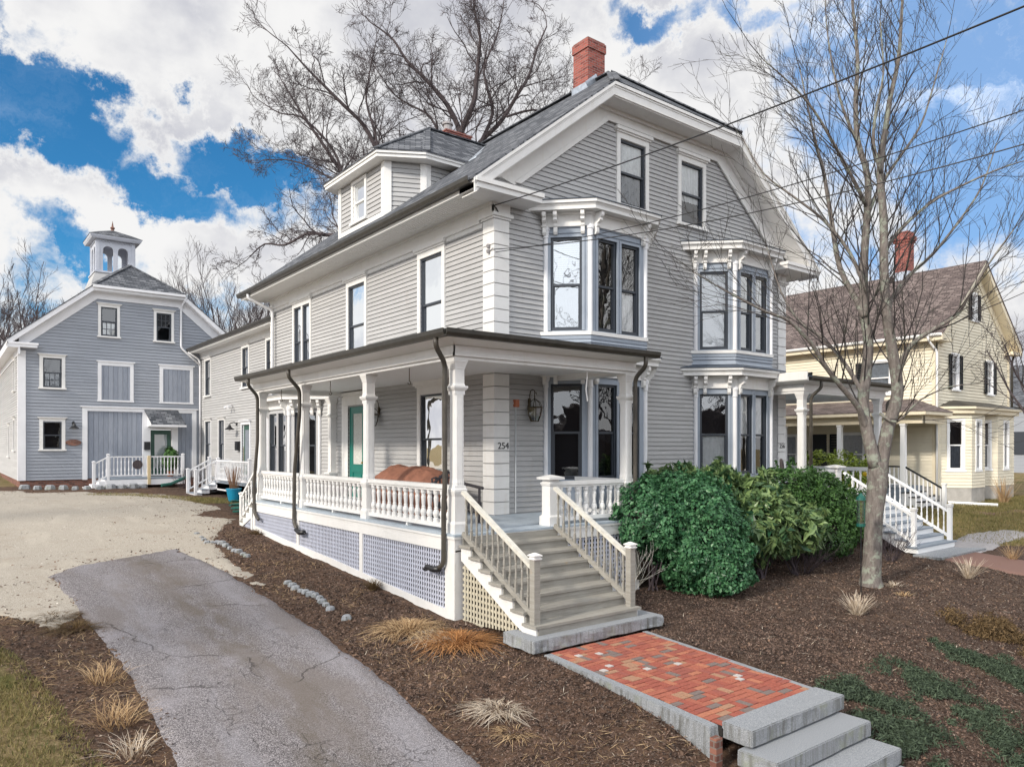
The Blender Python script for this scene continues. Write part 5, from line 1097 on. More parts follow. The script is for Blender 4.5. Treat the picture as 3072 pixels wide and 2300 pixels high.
mb.fbox(FB, -1.54, -1.0, .45, 2.0, -.075, -.068); mb.build('door_glass', 'blind', bd); mb = MB(); mb.face(FB.p(-1.54, .45, -.035), FB.p(-1.0, .45, -.035), FB.p(-1.0, 2, -.035), FB.p(-1.54, 2, -.035)); mb.build('pane', 'glass', bd)
mb = MB(); mb.slab([(-1.98, BY_-.06, 3.12), (-.55, BY_-.06, 3.12), (-.42, BY_-.95, 2.45), (-1.85, BY_-.95, 2.45)], .05); cn = mb.build('canopy', 'shingle', BN); mb = MB(); mb.box(-1.9, -.40, BY_-.98, BY_-.92, 2.33, 2.42); mb.prism(Fr((-1.86, 0, 0), (0, -1, 0), (1, 0, 0)), [(-BY_+.06, 2.34), (-BY_+.06, 3.02), (-BY_+.93, 2.38)], 0, .03); mb.build('canopy_trim', 'white_far', cn)
# barn deck
mb = MB(); mb.box(-3.75, -.66, 22.6, BY_, .03, .08); dk = mb.build('deck', 'gray_paint', BN); mb = MB(); mb.box(-3.77, -.64, 22.58, 22.60, -.22, .02); mb.box(-3.77, -3.75, 22.6, BY_, -.22, .02); mb.build('skirt', 'white_far', dk)
smallrail((-3.68, 22.64, .08), (-2.1, 22.64, .08), BN, 11, .92, posts=(1, 0)); smallrail((-2.1, 22.64, .08), (-.70, 22.64, .08), BN, 10, .92, posts=(0, 1)); smallrail((-4.22, 22.64, -.20), (-3.68, 22.64, .10), BN, 4, .90, posts=(1, 0))
mb = MB(); mb.loft((-2.1, 22.60, -.2), [(0, .055), (1.25, .055)]); mb.build('post', 'tan_post', BN)
mb = MB()
for k in range(1, 4): mb.box(-3.75-.26*k, -3.75-.26*(k-1), 22.6, 23.5, -.35, .08-.12*k)
mb.build('deck_stairs', 'white_far', BN)
# cupola
CX, CY = -2.38, 29.6; cw_ = .86
mb = MB(); mb.loft((CX, CY, 0), [(9.3, 1.12), (9.62, 1.05), (10.05, cw_+.05)]); cb_ = mb.build('cupola', 'siding', BN)
mb = MB(); mb.loft((CX, CY, 0), [(10.05, cw_+.10), (10.12, cw_+.10), (10.13, cw_+.02), (10.16, cw_+.02)])
def arch(fr, a, w, t0, t1, n=8): return [(a-w/2, t0), (a+w/2, t0)]+[(a+w/2*math.cos(math.pi*k/n), t1-w/2+w/2*math.sin(math.pi*k/n)) for k in range(n+1)]
for ex, n in (((1, 0, 0), (0, -1, 0)), ((0, -1, 0), (-1, 0, 0)), ((-1, 0, 0), (0, 1, 0)), ((0, 1, 0), (1, 0, 0))):
    fr = Fr(V((CX, CY, 0))+V(n)*cw_, ex, n); z0, z1, w = 10.16, 11.42, .38
    for a0, a1 in ((-cw_, -.56), (-.10, .10), (.56, cw_)): mb.fbox(fr, a0, a1, z0, z1+.02, -.10, 0)
    for a0, a1 in ((-cw_, -.72), (.72, cw_)): mb.fbox(fr, a0, a1, z0, z1+.3, 0, .03)
    for c in (-.33, .33):
        hw = .23; K = 8
        for k in range(K):
            a = math.pi*k/K; b = math.pi*(k+1)/K; xa, xb = c+hw*math.cos(a), c+hw*math.cos(b); za, zb = z1-.22+.20*math.sin(a), z1-.22+.20*math.sin(b)
            mb.prism(fr, [(xa, za), (xa, z1+.02), (xb, z1+.02), (xb, zb)], -.10, 0)
    mb.fbox(fr, -cw_, cw_, z1+.02, z1+.34, -.10, .0); mb.fbox(fr, -cw_, cw_, z1+.30, z1+.36, -.1, .08)
    for k in range(11): mb.loft(tuple(fr.p(-.7+.14*k, z1+.2, .02)), [(-.03, .04), (.03, .04)], 6, 0)
mb.build('cupola_tower', 'cupola_shaded_white', cb_)
mb = MB(); mb.loft((CX, CY, 0), [(11.70, 1.08), (11.80, 1.14), (11.88, 1.16)]); mb.build('cupola_eave', 'cupola_shaded_white', cb_)
mb = MB(); mb.loft((CX, CY, 0), [(11.88, 1.18), (12.10, .76), (12.42, .06)]); mb.build('cupola_roof', 'shingle', cb_)
mb = MB(); mb.loft((CX, CY, 12.42), [(0, .09), (.08, .06), (.10, .10), (.16, .11), (.20, .05), (.34, .03), (.50, .005)], 8, 0); mb.build('finial', 'old_brick', cb_)
gooseneck((-4.77, BY_-.03, 2.35), (0, -1, 0), 'black gooseneck lamp on the barn front beside the ground-floor window')
mb = MB(); mb.prism(Fr((0, BY_-.04, 0), (1, 0, 0), (0, -1, 0)), [(-4.77+.30*math.cos(a), 1.62+.13*math.sin(a)) for a in [k*math.pi/10 for k in range(20)]], 0, .03)
tag(mb.build('oval_plaque', 'old_brick', None, loc=(-4.77, BY_-.05, 1.62)), 'small dark oval plaque under the barn lamp', 'plaque')
tag(MB().box(-2.0, -1.76, BY_-.19, BY_-.06, 1.30, 1.66).build('mailbox', 'black_metal', None, loc=(-1.9, BY_-.12, 1.3)), 'black wall mailbox left of the barn door', 'mailbox')
# ------------------------------------------------------------------ neighbouring cream house
YH = thing('cream_house', 'cream clapboard house with a brown shingle roof, black shutters and a red chimney', 'house')
YX, YY, YW = 22.8, .6, 7.8; FY_ = Fr((YX, YY, 0), (1, 0, 0), (0, -1, 0)); FYL = Fr((YX, YY, 0), (0, 1, 0), (-1, 0, 0)); yl = 17
yz = 6.0; yr = 9.55; ky = (yr-yz)/(YW/2+.45)
mb = MB(); up_ = [(0, yz-.12+ky*.45-.15), (YW/2, yr-.30), (YW, yz-.12+ky*.45-.15)]
clap(mb, FY_, [(0, -.55), (YW, -.55), up_[2], up_[1], up_[0]], e=.13, holes=[(1.45, 2.05, 3.85, 5.3), (5.15, 5.75, 3.8, 5.25), (3.48, 3.95, 6.95, 8.1)], t0=-.55); mb.build('wall', 'cream_siding', YH)
mb = MB(); clap(mb, FYL, [(0, -.2), (yl, -.2), (yl, 5.75), (0, 5.75)], e=.13, holes=[(1.85, 2.8, 3.7, 5.1), (5.9, 7.2, 4.0, 4.9), (8.4, 9.3, 4.1, 4.9), (3.0, 4.0, .2, 2.0), (6.2, 7.1, .2, 1.95)], t0=-.2); mb.box(YX+YW-.1, YX+YW, YY, YY+yl, -1, 5.7); mb.build('wall', 'cream_siding', YH)
mb = MB(); mb.box(YX+.03, YX+YW, YY+.03, YY+yl, -1.6, -.2); mb.build('foundation', 'foundation', YH)
mb = MB(); mb.fbox(FY_, -.04, .16, -.5, 5.7, -.02, .04); mb.fbox(FYL, -.04, .14, -.5, 5.7, -.02, .04); mb.fbox(FY_, YW-.16, YW+.04, -.5, 5.7, -.02, .04); mb.fbox(FYL, 0, yl, 5.42, 5.75, -.02, .05); mb.box(YX-.45, YX, YY-.4, YY+yl, 5.75, 5.78); mb.box(YX-.48, YX-.45, YY-.42, YY+yl, 5.72, 5.95)
mb.box(YX-.45, YX+.55, YY-.40, YY, 5.70, 5.85); mb.box(YX+YW-.55, YX+YW+.45, YY-.40, YY, 5.70, 5.85)
mb.build('trim', 'cream_trim', YH)
def ytri(a, x0): return [(x0, yz-a+ky*(x0+.45)), (YW/2, yr-a), (YW-x0, yz-a+ky*(x0+.45))]
mb = MB()
for (a, b, d0, d1, xx) in ((.05, .30, .36, .42, -.45), (.30, .33, 0, .37, -.4), (.3, .75, 0, .05, .05)):
    A_, B_ = ytri(a, xx), ytri(b, xx)
    for k in range(2): mb.prism(FY_, [A_[k], B_[k], B_[k+1], A_[k+1]], d0, d1)
mb.build('rake_board', 'cream_trim', YH)
mb = MB(); yf = YY-.45; mb.slab([(YX-.47, yf, yz), (YX+YW/2, yf, yr), (YX+YW/2, YY+yl+.4, yr), (YX-.47, YY+yl+.4, yz)], .05); mb.slab([(YX+YW+.47, yf, yz), (YX+YW+.47, YY+yl+.4, yz), (YX+YW/2, YY+yl+.4, yr), (YX+YW/2, yf, yr)], .05); mb.build('roof', 'brown_shingle', YH)
gutter([(YX-.54, YY+yl, 5.88), (YX-.54, yf+.05, 5.88)], 'gutter', 'snow_white', YH, .12, .11)
spout([(YX-.54, YY+.1, 5.88), (YX-.50, YY+.1, 5.75), (YX-.10, YY-.06, 5.3), (YX-.10, YY-.06, -.8)], YH, .045, 'snow_white')
spout([(YX+YW+.4, YY-.1, 5.8), (YX+YW+.1, YY-.1, 5.4), (YX+YW+.1, YY-.1, 2.2)], YH, .05, 'gutter_dark')
yc = MB(); yc.box(26.35, 26.97, 3.3, 3.9, 8.6, 11.0); yc.box(26.30, 27.02, 3.25, 3.95, 11.0, 11.1); yc.box(26.26, 27.06, 3.21, 3.99, 11.1, 11.32); yc.box(26.33, 26.99, 3.28, 3.92, 11.32, 11.5); yco = yc.build('chimney', 'chimney_brick', YH); mb = MB(); mb.box(26.31, 27.01, 3.26, 3.94, 9.0, 9.62); mb.build('flashing', 'flashing', yco)
def shut(fr, a0, a1, t0, t1, root, w=.30):
    for x0, x1 in ((a0-.10-w, a0-.10), (a1+.10, a1+.10+w)):
        mb = MB(); [mb.fbox(fr, *q, .05, .085) for q in ((x0, x0+.05, t0, t1), (x1-.05, x1, t0, t1), (x0, x1, t0, t0+.07), (x0, x1, t1-.07, t1), (x0, x1, (t0+t1)/2-.03, (t0+t1)/2+.03))]
        n = int((t1-t0)/.07)
        for i in range(n): z = t0+(t1-t0)*i/n; mb.hexa([fr.p(x0+.04, z, .045), fr.p(x1-.04, z, .045), fr.p(x1-.04, z, .03), fr.p(x0+.04, z, .03), fr.p(x0+.04, z+.06, .065), fr.p(x1-.04, z+.06, .065), fr.p(x1-.04, z+.06, .05), fr.p(x0+.04, z+.06, .05)])
        mb.build('shutter', 'shutter', root)
ya = dict(cw=.08, cap=.0, head=.08, m='snow_white', sm='snow_white')
for q in ((1.45, 2.05, 3.85, 5.3), (5.15, 5.75, 3.8, 5.25), (3.48, 3.95, 6.95, 8.1)): window(FY_, *q, YH, glass='glass', **ya); shut(FY_, *q, YH, .26)
for q in ((1.85, 2.8, 3.7, 5.1), (5.9, 7.2, 4.0, 4.9), (8.4, 9.3, 4.1, 4.9), (3.0, 4.0, .2, 2.0), (6.2, 7.1, .2, 1.95)): window(FYL, *q, YH, glass='glass', shade=[('gray_curtain', 0, 1)], **ya); shut(FYL, *q, YH, .42)
# cream bay with four windows
for bi, (a0, a1, a2, a3) in enumerate(((.35, .95, 2.55, 3.1), (3.1, 3.7, 5.8, 6.5))):
    P0 = [(a0, 0), (a1+.25, .85), (a2, .85), (a3, 0)]
    m2 = MB(); wl_ = []
    for i in range(3):
        a, b = P0[i], P0[i+1]; A3 = FY_.p(a[0], 0, a[1]); B3 = FY_.p(b[0], 0, b[1]); ex = B3-A3; ln = ex.length; n = V((ex.y, -ex.x, 0)).normalized(); sf = Fr(A3, ex, n)
        q = .56 if i == 0 else .5; c = ln/2; w_ = (c-q/2, c+q/2, .50, 2.50); wl_.append((sf, w_)); clap(m2, sf, [(0, -.25), (ln, -.25), (ln, 2.95), (0, 2.95)], e=.13, holes=[w_], t0=-.25)
    bo = m2.build('bay_window', 'cream_siding', YH)
    for sf, w_ in wl_:
        m3 = MB(); [m3.fbox(sf, *q, -.02, .04) for q in ((w_[0]-.07, w_[0], w_[2], w_[3]), (w_[1], w_[1]+.07, w_[2], w_[3]), (w_[0]-.07, w_[1]+.07, w_[3], w_[3]+.08), (w_[0]-.12, w_[1]+.12, w_[2]-.10, w_[2]))]; m3.build('trim', 'snow_white', bo); sash(sf, *w_, bo, 'glass', [('gray_curtain', 0, .5)], .5, m='snow_white')
    m3 = MB(); m3.plan(FY_, offplan(a0, a1+.25, a2, a3, .85, .0), -.95, -.25, offplan(a0, a1+.25, a2, a3, .85, .0)); m3.build('bay_base', 'foundation', bo)
m3 = MB(); m3.plan(FY_, [(.15, 0), (1.1, 1.0), (6.0, 1.0), (6.75, 0)], 2.80, 3.02); m3.plan(FY_, [(.1, 0), (1.0, 1.1), (6.1, 1.1), (6.9, 0)], 2.98, 3.08); m3.build('bay_cornice', 'cream_trim', YH)
m3 = MB(); m3.plan(FY_, [(.1, 0), (1.0, 1.12), (6.1, 1.12), (6.9, 0)], 3.08, 3.40, [(1.3, -.2), (1.6, .02), (5.4, .02), (5.7, -.2)]); m3.build('bay_roof', 'gutter_dark', YH)
# cream porch
px0 = YX-2.0
mb = MB(); mb.box(px0-.1, YX-.02, YY+.5, YY+12, -.22, -.15); mb.box(px0-.1, px0-.07, YY+.5, YY+12, -.9, -.2); mb.box(px0-.1, YX, YY+.48, YY+.5, -.9, -.2); mb.build('porch_floor', 'gray_paint', YH)
mb = MB(); mb.box(px0-.12, px0+.12, YY-.35, YY+12, 2.35, 2.66); mb.box(px0, YX-.04, YY-.35, YY-.15, 2.35, 2.66); mb.box(px0-.42, px0-.1, YY-.6, YY+12, 2.66, 2.70); mb.box(px0-.44, px0-.40, YY-.62, YY+12, 2.68, 2.82); mb.box(px0-.42, YX-.05, YY-.62, YY-.58, 2.68, 2.82); mb.box(px0-.1, YX-.04, YY-.58, YY-.1, 2.66, 2.70); mb.build('porch_beam', 'cream_trim', YH)
mb = MB(); mb.slab([(px0-.46, YY-.64, 2.83), (YX-.0, YY-.64, 2.83), (YX, YY+.9, 3.45), (YX, YY+.9, 3.45)][:3], .03); mb.slab([(px0-.46, YY-.64, 2.83), (YX, YY+.9, 3.42), (YX, YY+12, 3.42), (px0-.46, YY+12, 2.83)], .03); mb.build('porch_roof', 'brown_shingle', YH)
mb = MB(); mb.box(px0, YX-.03, YY-.3, YY+12, 2.5, 2.53); mb.build('porch_ceiling', 'cream_trim', YH)
for y in (1.0, 3.6, 6.2, 8.8): mb = MB(); mb.loft((px0, y, -.15), [(0, .12), (.1, .12), (.12, .095), (2.4, .085), (2.42, .11), (2.5, .11)]); mb.build('porch_post', 'snow_white', YH)
def picket(p, q, root, n, h=.8):
    p = V(p); q = V(q); up = V((0, 0, 1)); t = MB(); t.bar(p+up*h, q+up*h, .06, .06); r = t.build('railing', 'shutter', root); t = MB(); t.bar(p+up*.1, q+up*.1, .05, .05); t.build('bottom_rail', 'snow_white', r)
    for i in range(n): c = p+(q-p)*((i+.5)/n); t = MB(); t.loft(tuple(c), [(.1, .022), (h-.03, .022)]); t.build('baluster', 'snow_white', r)
picket((px0, 1.1, -.15), (px0, 3.5, -.15), YH, 14); picket((px0, 3.7, -.15), (px0, 6.1, -.15), YH, 14); picket((px0, 6.3, -.15), (px0, 8.7, -.15), YH, 12)
picket((px0, .95, -.15), (px0, -.45, -.95), YH, 9); mb = MB(); mb.loft((px0, -.5, -1.05), [(0, .06), (1.05, .06), (1.06, .08), (1.1, .08)]); mb.build('newel', 'snow_white', YH)
for k in range(1, 5):
    mb = MB(); mb.box(px0, YX-.3, YY+.5-.3*k, YY+.5-.3*(k-1), -.95, -.2-.165*k-.03); o = mb.build('stair_riser', 'snow_white', YH); mb = MB(); mb.box(px0-.03, YX-.27, YY+.5-.3*k-.02, YY+.5-.3*(k-1), -.2-.165*k-.029, -.2-.165*k); mb.build('stair_tread', 'shutter', o)
mb = MB(); mb.fbox(FYL, 4.7, 5.5, -.1, 2.0, .0, .05); mb.build('door', 'shutter', YH)
tag(MB().box(YX-.2, YX-.05, YY+5.6, YY+5.95, .95, 1.25).build('mailbox', 'black_metal', None, loc=(YX-.1, YY+5.7, .95)), 'black mailbox on the cream porch wall beside a shutter', 'mailbox')
def shift_x(o, dx): o.location.x += dx
# snow shovel and toys by the neighbour porch
t = thing('snow_shovel', 'yellow snow shovel leaning at the right porch stairs', 'shovel', (15.8, -.2, -1.1)); mb = MB(); mb.tube([(15.8, -.2, -.6), (15.7, -.1, .42)], .02, 6); mb.build('handle', 'shutter', t); mb = MB(); mb.loft((15.69, -.09, .42), [(0, .02), (.04, .09), (.14, .09), (.16, .03)]); mb.build('grip', 'yellow_plastic', t); mb = MB(); mb.bar((15.82, -.25, -1.1), (15.8, -.2, -.58), .42, .04, up=(1, -1, 0)); mb.build('blade', 'yellow_plastic', t)
t = thing('yard_pot', 'orange and black garden pot beside the yellow shovel', 'pot', (16.5, -.1, -1.15)); mb = MB(); mb.loft((16.5, -.1, -1.15), [(0, .15), (.35, .22)], 12, 0); mb.build('body', 'black_metal', t); mb = MB(); mb.loft((16.5, -.1, -1.15), [(.35, .23), (.42, .20), (.5, .1)], 10, 0); mb.build('lid', 'orange', t)
# distant gray house at the right edge
t = thing('distant_house', 'pale gray house far off at the right edge behind branches', 'house'); mb = MB(); mb.box(58, 74, 4, 16, -1.5, 4.6); mb.build('wall', 'barn_siding', t); mb = MB(); mb.slab([(57.4, 3.4, 4.6), (66, 3.4, 8.6), (66, 16.6, 8.6), (57.4, 16.6, 4.6)], .1); mb.slab([(74.6, 3.4, 4.6), (74.6, 16.6, 4.6), (66, 16.6, 8.6), (66, 3.4, 8.6)], .1); mb.build('roof', 'shingle', t)
for k in range(3): mb = MB(); mb.box(57.93, 57.98, 5+3.4*k, 6.2+3.4*k, .8, 2.6); mb.build('window', 'sash', t)
# ------------------------------------------------------------------ granite and brick
def stone(name, x0, x1, y0, y1, z0, z1, label, cat, seed, rough=.012, res=.12, group=None, m='granite', rot=0):
    bm = bmesh.new(); nx = max(2, int((x1-x0)/res)); ny = max(2, int((y1-y0)/res)); nz = max(2, int((z1-z0)/res))
    bmesh.ops.create_cube(bm, size=1)
    bmesh.ops.subdivide_edges(bm, edges=[e for e in bm.edges if abs(e.verts[0].co.x-e.verts[1].co.x) > .5], cuts=nx, use_grid_fill=True)
    bmesh.ops.subdivide_edges(bm, edges=[e for e in bm.edges if abs(e.verts[0].co.y-e.verts[1].co.y) > .5], cuts=ny, use_grid_fill=True)
    bmesh.ops.subdivide_edges(bm, edges=[e for e in bm.edges if abs(e.verts[0].co.z-e.verts[1].co.z) > .5], cuts=nz, use_grid_fill=True)
    cx, cy, cz = (x0+x1)/2, (y0+y1)/2, (z0+z1)/2
    for v in bm.verts:
        p = V((v.co.x*(x1-x0), v.co.y*(y1-y0), v.co.z*(z1-z0))); q = V((p.x+seed*3.1, p.y, p.z))
        nn = noise.noise_vector(q*5)*rough+noise.noise_vector(q*17)*rough*.5; top = v.co.z > .49
        if top: nn.z *= .12; nn.x *= .5; nn.y *= .5
        v.co = p+nn
    bmesh.ops.bevel(bm, geom=[e for e in bm.edges if len(e.link_faces) == 2 and e.calc_face_angle() > .9], offset=.010, segments=2, affect='EDGES')
    me = bpy.data.meshes.new(name); bm.to_mesh(me); bm.free(); planar_uv(me); me.materials.append(M[m])
    o = bpy.data.objects.new(name, me); COL.objects.link(o); o.location = (cx, cy, cz); o.rotation_euler = (0, 0, rot); return tag(o, label, cat, group)
import bmesh
stone('granite_slab', -2.72, -.02, -4.62, -3.9, -1.44, -1.265, 'long granite slab at the foot of the weathered wooden stairs', 'stone step', 1, .022)
stone('granite_slab', 10.85, 13.75, -4.42, -3.72, -1.62, -1.375, 'wide pale granite slab at the foot of the white right-hand stairs', 'stone step', 9, .015)
g_ = 'granite steps down from the brick path'
stone('granite_step', -2.80, -.99, -8.17, -7.80, -1.58, -1.41, 'topmost granite step at the end of the brick path', 'stone step', 2, group=g_)
stone('granite_step', -2.88, -1.05, -8.50, -8.05, -1.77, -1.60, 'second granite step down from the brick path', 'stone step', 3, group=g_)
stone('granite_step', -2.90, -1.06, -8.84, -8.38, -1.96, -1.79, 'third granite step down from the brick path', 'stone step', 4, group=g_)
stone('granite_step', -2.92, -1.06, -9.18, -8.72, -2.15, -1.98, 'lowest granite step at the bottom edge of the photo', 'stone step', 5, group=g_)
def curb(name, p, q, w, z0, z1, label, seed):
    p = V(p+(0,)); q = V(q+(0,)); L = (q-p).length; a = math.atan2(q.y-p.y, q.x-p.x); c = (p+q)/2
    o = stone(name, -L/2, L/2, -w/2, w/2, z0, z1, label, 'curb stone', seed, .018, .2); o.location.x = c.x; o.location.y = c.y; o.rotation_euler = (0, 0, a)
curb('curb_stone', (-2.50, -4.66), (-2.86, -7.76), .13, -1.80, -1.46, 'long granite curb along the left edge of the brick path', 7)
curb('curb_stone', (-.44, -4.60), (-.93, -7.74), .10, -1.62, -1.465, 'thin granite curb along the right edge of the brick path', 8)
tag(MB().box(-3.06, -2.96, -7.93, -7.85, -1.80, -1.50).build('brick_stake', 'old_brick', None, loc=(-3, -7.9, -1.8)), 'upright rust-brown brick beside the top granite step', 'brick')
bp_ = struct(thing('brick_path', None, None)); bm_ = [MB() for _ in range(7)]; rnd = random.Random(4)
def pinside(y): f = (y+4.62)/(-7.80+4.62); return (-2.42-.36*f, -.49-.40*f)
L_ = .203; W_ = .1
def pv(x0, x1, y0, y1):
    lo, hi = pinside((y0+y1)/2); a, b = max(x0, lo), min(x1, hi); y0 = max(y0, -7.80); y1 = min(y1, -4.62)
    if b-a < .03 or y1-y0 < .03: return
    i = rnd.choices(range(7), (30, 26, 12, 14, 7, 8, 0))[0]; dz = rnd.uniform(-.005, .003); g = .0065
    if rnd.random() < .028:
        if x1-x0 > y1-y0: xm = a+.1; bm_[6].box(a+g, min(xm, b)-g, y0+g, y1-g, -1.53, -1.464); a = xm
        else: ym = y0+.1; bm_[6].box(a+g, b-g, y0+g, ym-g, -1.53, -1.464); y0 = ym
        if b-a < .03: return
    bm_[i].box(a+g, b-g, y0+g, y1-g, -1.53, -1.466+dz)
y = -4.62; row = 0
while y > -7.80:
    x = -2.95+(row % 2)*.1
    while x < -.3:
        if rnd.random() < .55: pv(x, x+.2, y-.1, y); pv(x, x+.2, y-.2, y-.1)
        else: pv(x, x+.1, y-.2, y); pv(x+.1, x+.2, y-.2, y)
        x += .2
    y -= .2; row += 1
mb = MB(); mb.plan(WORLD, [(-2.46, -4.58), (-.46, -4.58), (-.88, -7.82), (-2.82, -7.82)], -1.56, -1.482); mb.build('joint_bed', 'under_dark', bp_)
for i, b_ in enumerate(bm_): b_.build('paver', 'paver%d' % i, bp_)
# edging stones
ORD = 'first second third fourth fifth sixth seventh eighth ninth tenth eleventh twelfth thirteenth'.split()
def cobble(pts, size, label, group, seed):
    rn = random.Random(seed); ordn = 0
    for (x, y) in pts:
        s = size*rn.uniform(.7, 1.25); z = gz(x, y)
        mb = MB(); k = rn.randint(5, 7); rot = rn.random()*6; ring = [(math.cos(rot+6.283*i/k)*rn.uniform(.8, 1.15), math.sin(rot+6.283*i/k)*rn.uniform(.7, 1.0)) for i in range(k)]
        mb.loft((x, y, z), [(-.04, s*.5), (.02, s*.52), (.055*s/.16, s*.44), (.07*s/.16, s*.30)], ring=ring); ordn += 1; tag(mb.build('edging_stone', 'granite', None, loc=(x, y, z)), label.replace('#', ORD[ordn-1]), 'stone', group)
def gp(u, v):
    D = 8
    for _ in range(40):
        p = at(u, v, D); D -= (gz(p.x, p.y)-p.z)*.9/max(.05, (v-1338)/F0) if v > 1345 else 0; D = max(3, min(60, D))
    return at(u, v, D)
ed1 = [(590, 1603), (604, 1614), (612, 1622), (622, 1630), (637, 1630), (652, 1629), (665, 1632), (678, 1638), (690, 1646), (703, 1653), (716, 1656), (730, 1664), (742, 1670)]
ed2 = [(864, 1752), (876, 1760), (888, 1769), (902, 1776), (915, 1779), (930, 1786), (946, 1790), (958, 1797), (966, 1808), (978, 1818), (990, 1830), (1040, 1857)]
cobble([tuple(gp(u, v)[:2]) for u, v in ed1], .17, '# pale cobble from the far end of the row near the gravel', 'cobbles edging the bed near the gravel', 3)
cobble([tuple(gp(u, v)[:2]) for u, v in ed2], .17, '# pale cobble from the far end of the row by the mid driveway', 'cobbles edging the middle of the driveway bed', 5)
cobble([(-6.6+.42*i, 23.35-.9*math.sin(i*.27)-.05*i) for i in range(11)], .38, '# flat stone from the left in the row before the barn', 'stones edging the barn bed', 6)
# ------------------------------------------------------------------ overhead wires
def wire(p, q, sag, r, label):
    p = V(p); q = V(q); mb = MB(); n = 40; mb.tube([p+(q-p)*(i/n)-V((0, 0, sag*4*(i/n)*(1-i/n))) for i in range(n+1)], r, 6)
    tag(mb.build('overhead_wire', 'black_metal', None, loc=p, smooth=True), label, 'wire')
wire((-.06, -.05, 6.52), at(3300, -75, 7.0), .12, .011, 'thick upper overhead wire running from the house corner to the upper right'); wire((.0, -.05, 5.55), at(3300, 250, 8.6), .25, .008, 'middle overhead wire crossing the gable to the right edge')
wire((-.06, -.05, 5.60), at(3300, 365, 9.6), .30, .0095, 'lowest overhead wire running from the corner pilaster to the right edge')
t = thing('wire_bracket', 'small metal bracket and insulators on the upper corner pilaster', 'bracket'); mb = MB(); mb.tube([(-.06, -.05, 6.52), (-.02, -.1, 6.45), (.05, -.06, 6.4)], .015, 5); mb.build('hook', 'black_metal', t); mb = MB()
for z in (5.55, 5.66): mb.loft((-.08, .12, z), [(0, .03), (.05, .045), (.08, .03)], 8, 0)
mb.tube([(-.05, .1, 5.6), (-.08, -.06, 5.62)], .01, 5); mb.build('insulator', 'concrete', t)
# ------------------------------------------------------------------ bare trees
def smoothpts(pts, rad, sub=3):
    out = []; ro = []
    for i in range(len(pts)-1):
        p0 = pts[max(i-1, 0)]; p1 = pts[i]; p2 = pts[i+1]; p3 = pts[min(i+2, len(pts)-1)]
        for k in range(sub):
            t = k/sub; out.append(.5*((2*p1)+(p2-p0)*t+(2*p0-5*p1+4*p2-p3)*t*t+(3*p1-p0-3*p2+p3)*t**3)); ro.append(rad[i]+(rad[i+1]-rad[i])*t)
    out.append(pts[-1]); ro.append(rad[-1]); return out, ro
def grow(mb, p, d, L, r, depth, rn, up=.25, spread=.6, wig=.12, nsub=(3, 5), rmin=.0035, shrink=.62, sides=(6, 5, 4, 3, 3, 3)):
    n = max(3, int(L/.35)) if depth > 0 else 3
    n = min(n, 7); pts = [p]; dd = d.normalized(); rad = [r]
    for i in range(n):
        dd = (dd+V((rn.gauss(0, wig), rn.gauss(0, wig), rn.gauss(0, wig)+up*.12))).normalized(); pts.append(pts[-1]+dd*L/n); rad.append(max(rmin*.7, r*(1-.62*(i+1)/n)))
    mb.tube(pts, rad, sides[min(5, max(0, 5-depth))] if depth < 5 else 6)
    if depth <= 0: return
    k = rn.randint(*nsub)
    for i in range(k):
        f = .25+.72*(i+rn.random()*.8)/k; j = min(n-1, int(f*n)); q = pts[j]+(pts[j+1]-pts[j])*(f*n-j); t = (pts[j+1]-pts[j]).normalized()
        a = V((rn.gauss(0, 1), rn.gauss(0, 1), rn.gauss(0, .8))); a = (a-t*a.dot(t)).normalized()
        nd = (t*(1-.35*spread)+a*spread*rn.uniform(.6, 1.15)+V((0, 0, up*.5))).normalized()
        grow(mb, q, nd, L*shrink*rn.uniform(.7, 1.15)*(1.12-.4*f), max(rmin, r*(1-.6*f)*.62), depth-1, rn, up, spread, wig, nsub, rmin, shrink, sides)
def limbs(mb, spec, rn, D0, depth, Lk, up, spread, every=1.0, rmin=.004, nsub=(3, 5), start=.25, wig=.12, r2=.5, maxr=.05, mbl=None):
    for ob in spec:
        pix, rs, dz = ob; pts = []
        m = len(pix)
        for i, (u, v) in enumerate(pix): pts.append(at(u, v, D0+dz[0]+(dz[1]-dz[0])*i/(m-1)))
        rad = [rs[0]+(rs[1]-rs[0])*i/(m-1) for i in range(m)]
        pts, rad = smoothpts(pts, rad, 3); (mbl or mb).tube(pts, rad, 9 if rs[0] > .1 else 7)
        tot = sum((b-a).length for a, b in zip(pts, pts[1:])); s = 0; nxt = tot*start
        for a, b, ra in zip(pts, pts[1:], rad):
            L = (b-a).length
            while nxt < s+L:
                f = (nxt-s)/L; q = a+(b-a)*f; t = (b-a).normalized(); w_ = V((rn.gauss(0, 1), rn.gauss(0, 1), rn.gauss(0, .5))); w_ = (w_-t*w_.dot(t)).normalized()
                nd = (t*.75+w_*spread+V((0, 0, up))).normalized(); rem = .55+.45*(1-nxt/tot)
                grow(mb, q, nd, Lk*rem*rn.uniform(.7, 1.2), max(rmin, min(ra*r2, maxr)), depth, rn, up, spread, wig, nsub, rmin)
                nxt += every*rn.uniform(.6, 1.4)
            s += L
        grow(mb, pts[-1], pts[-1]-pts[-2], Lk*.8, rad[-1], depth, rn, up, spread, wig, nsub, rmin)
TD = 15.5
ft = thing('maple_tree', 'bare multi-stemmed street tree with lichened gray trunk in the mulch bed right of the house', 'tree', (6.3, -4.9, -1.5))
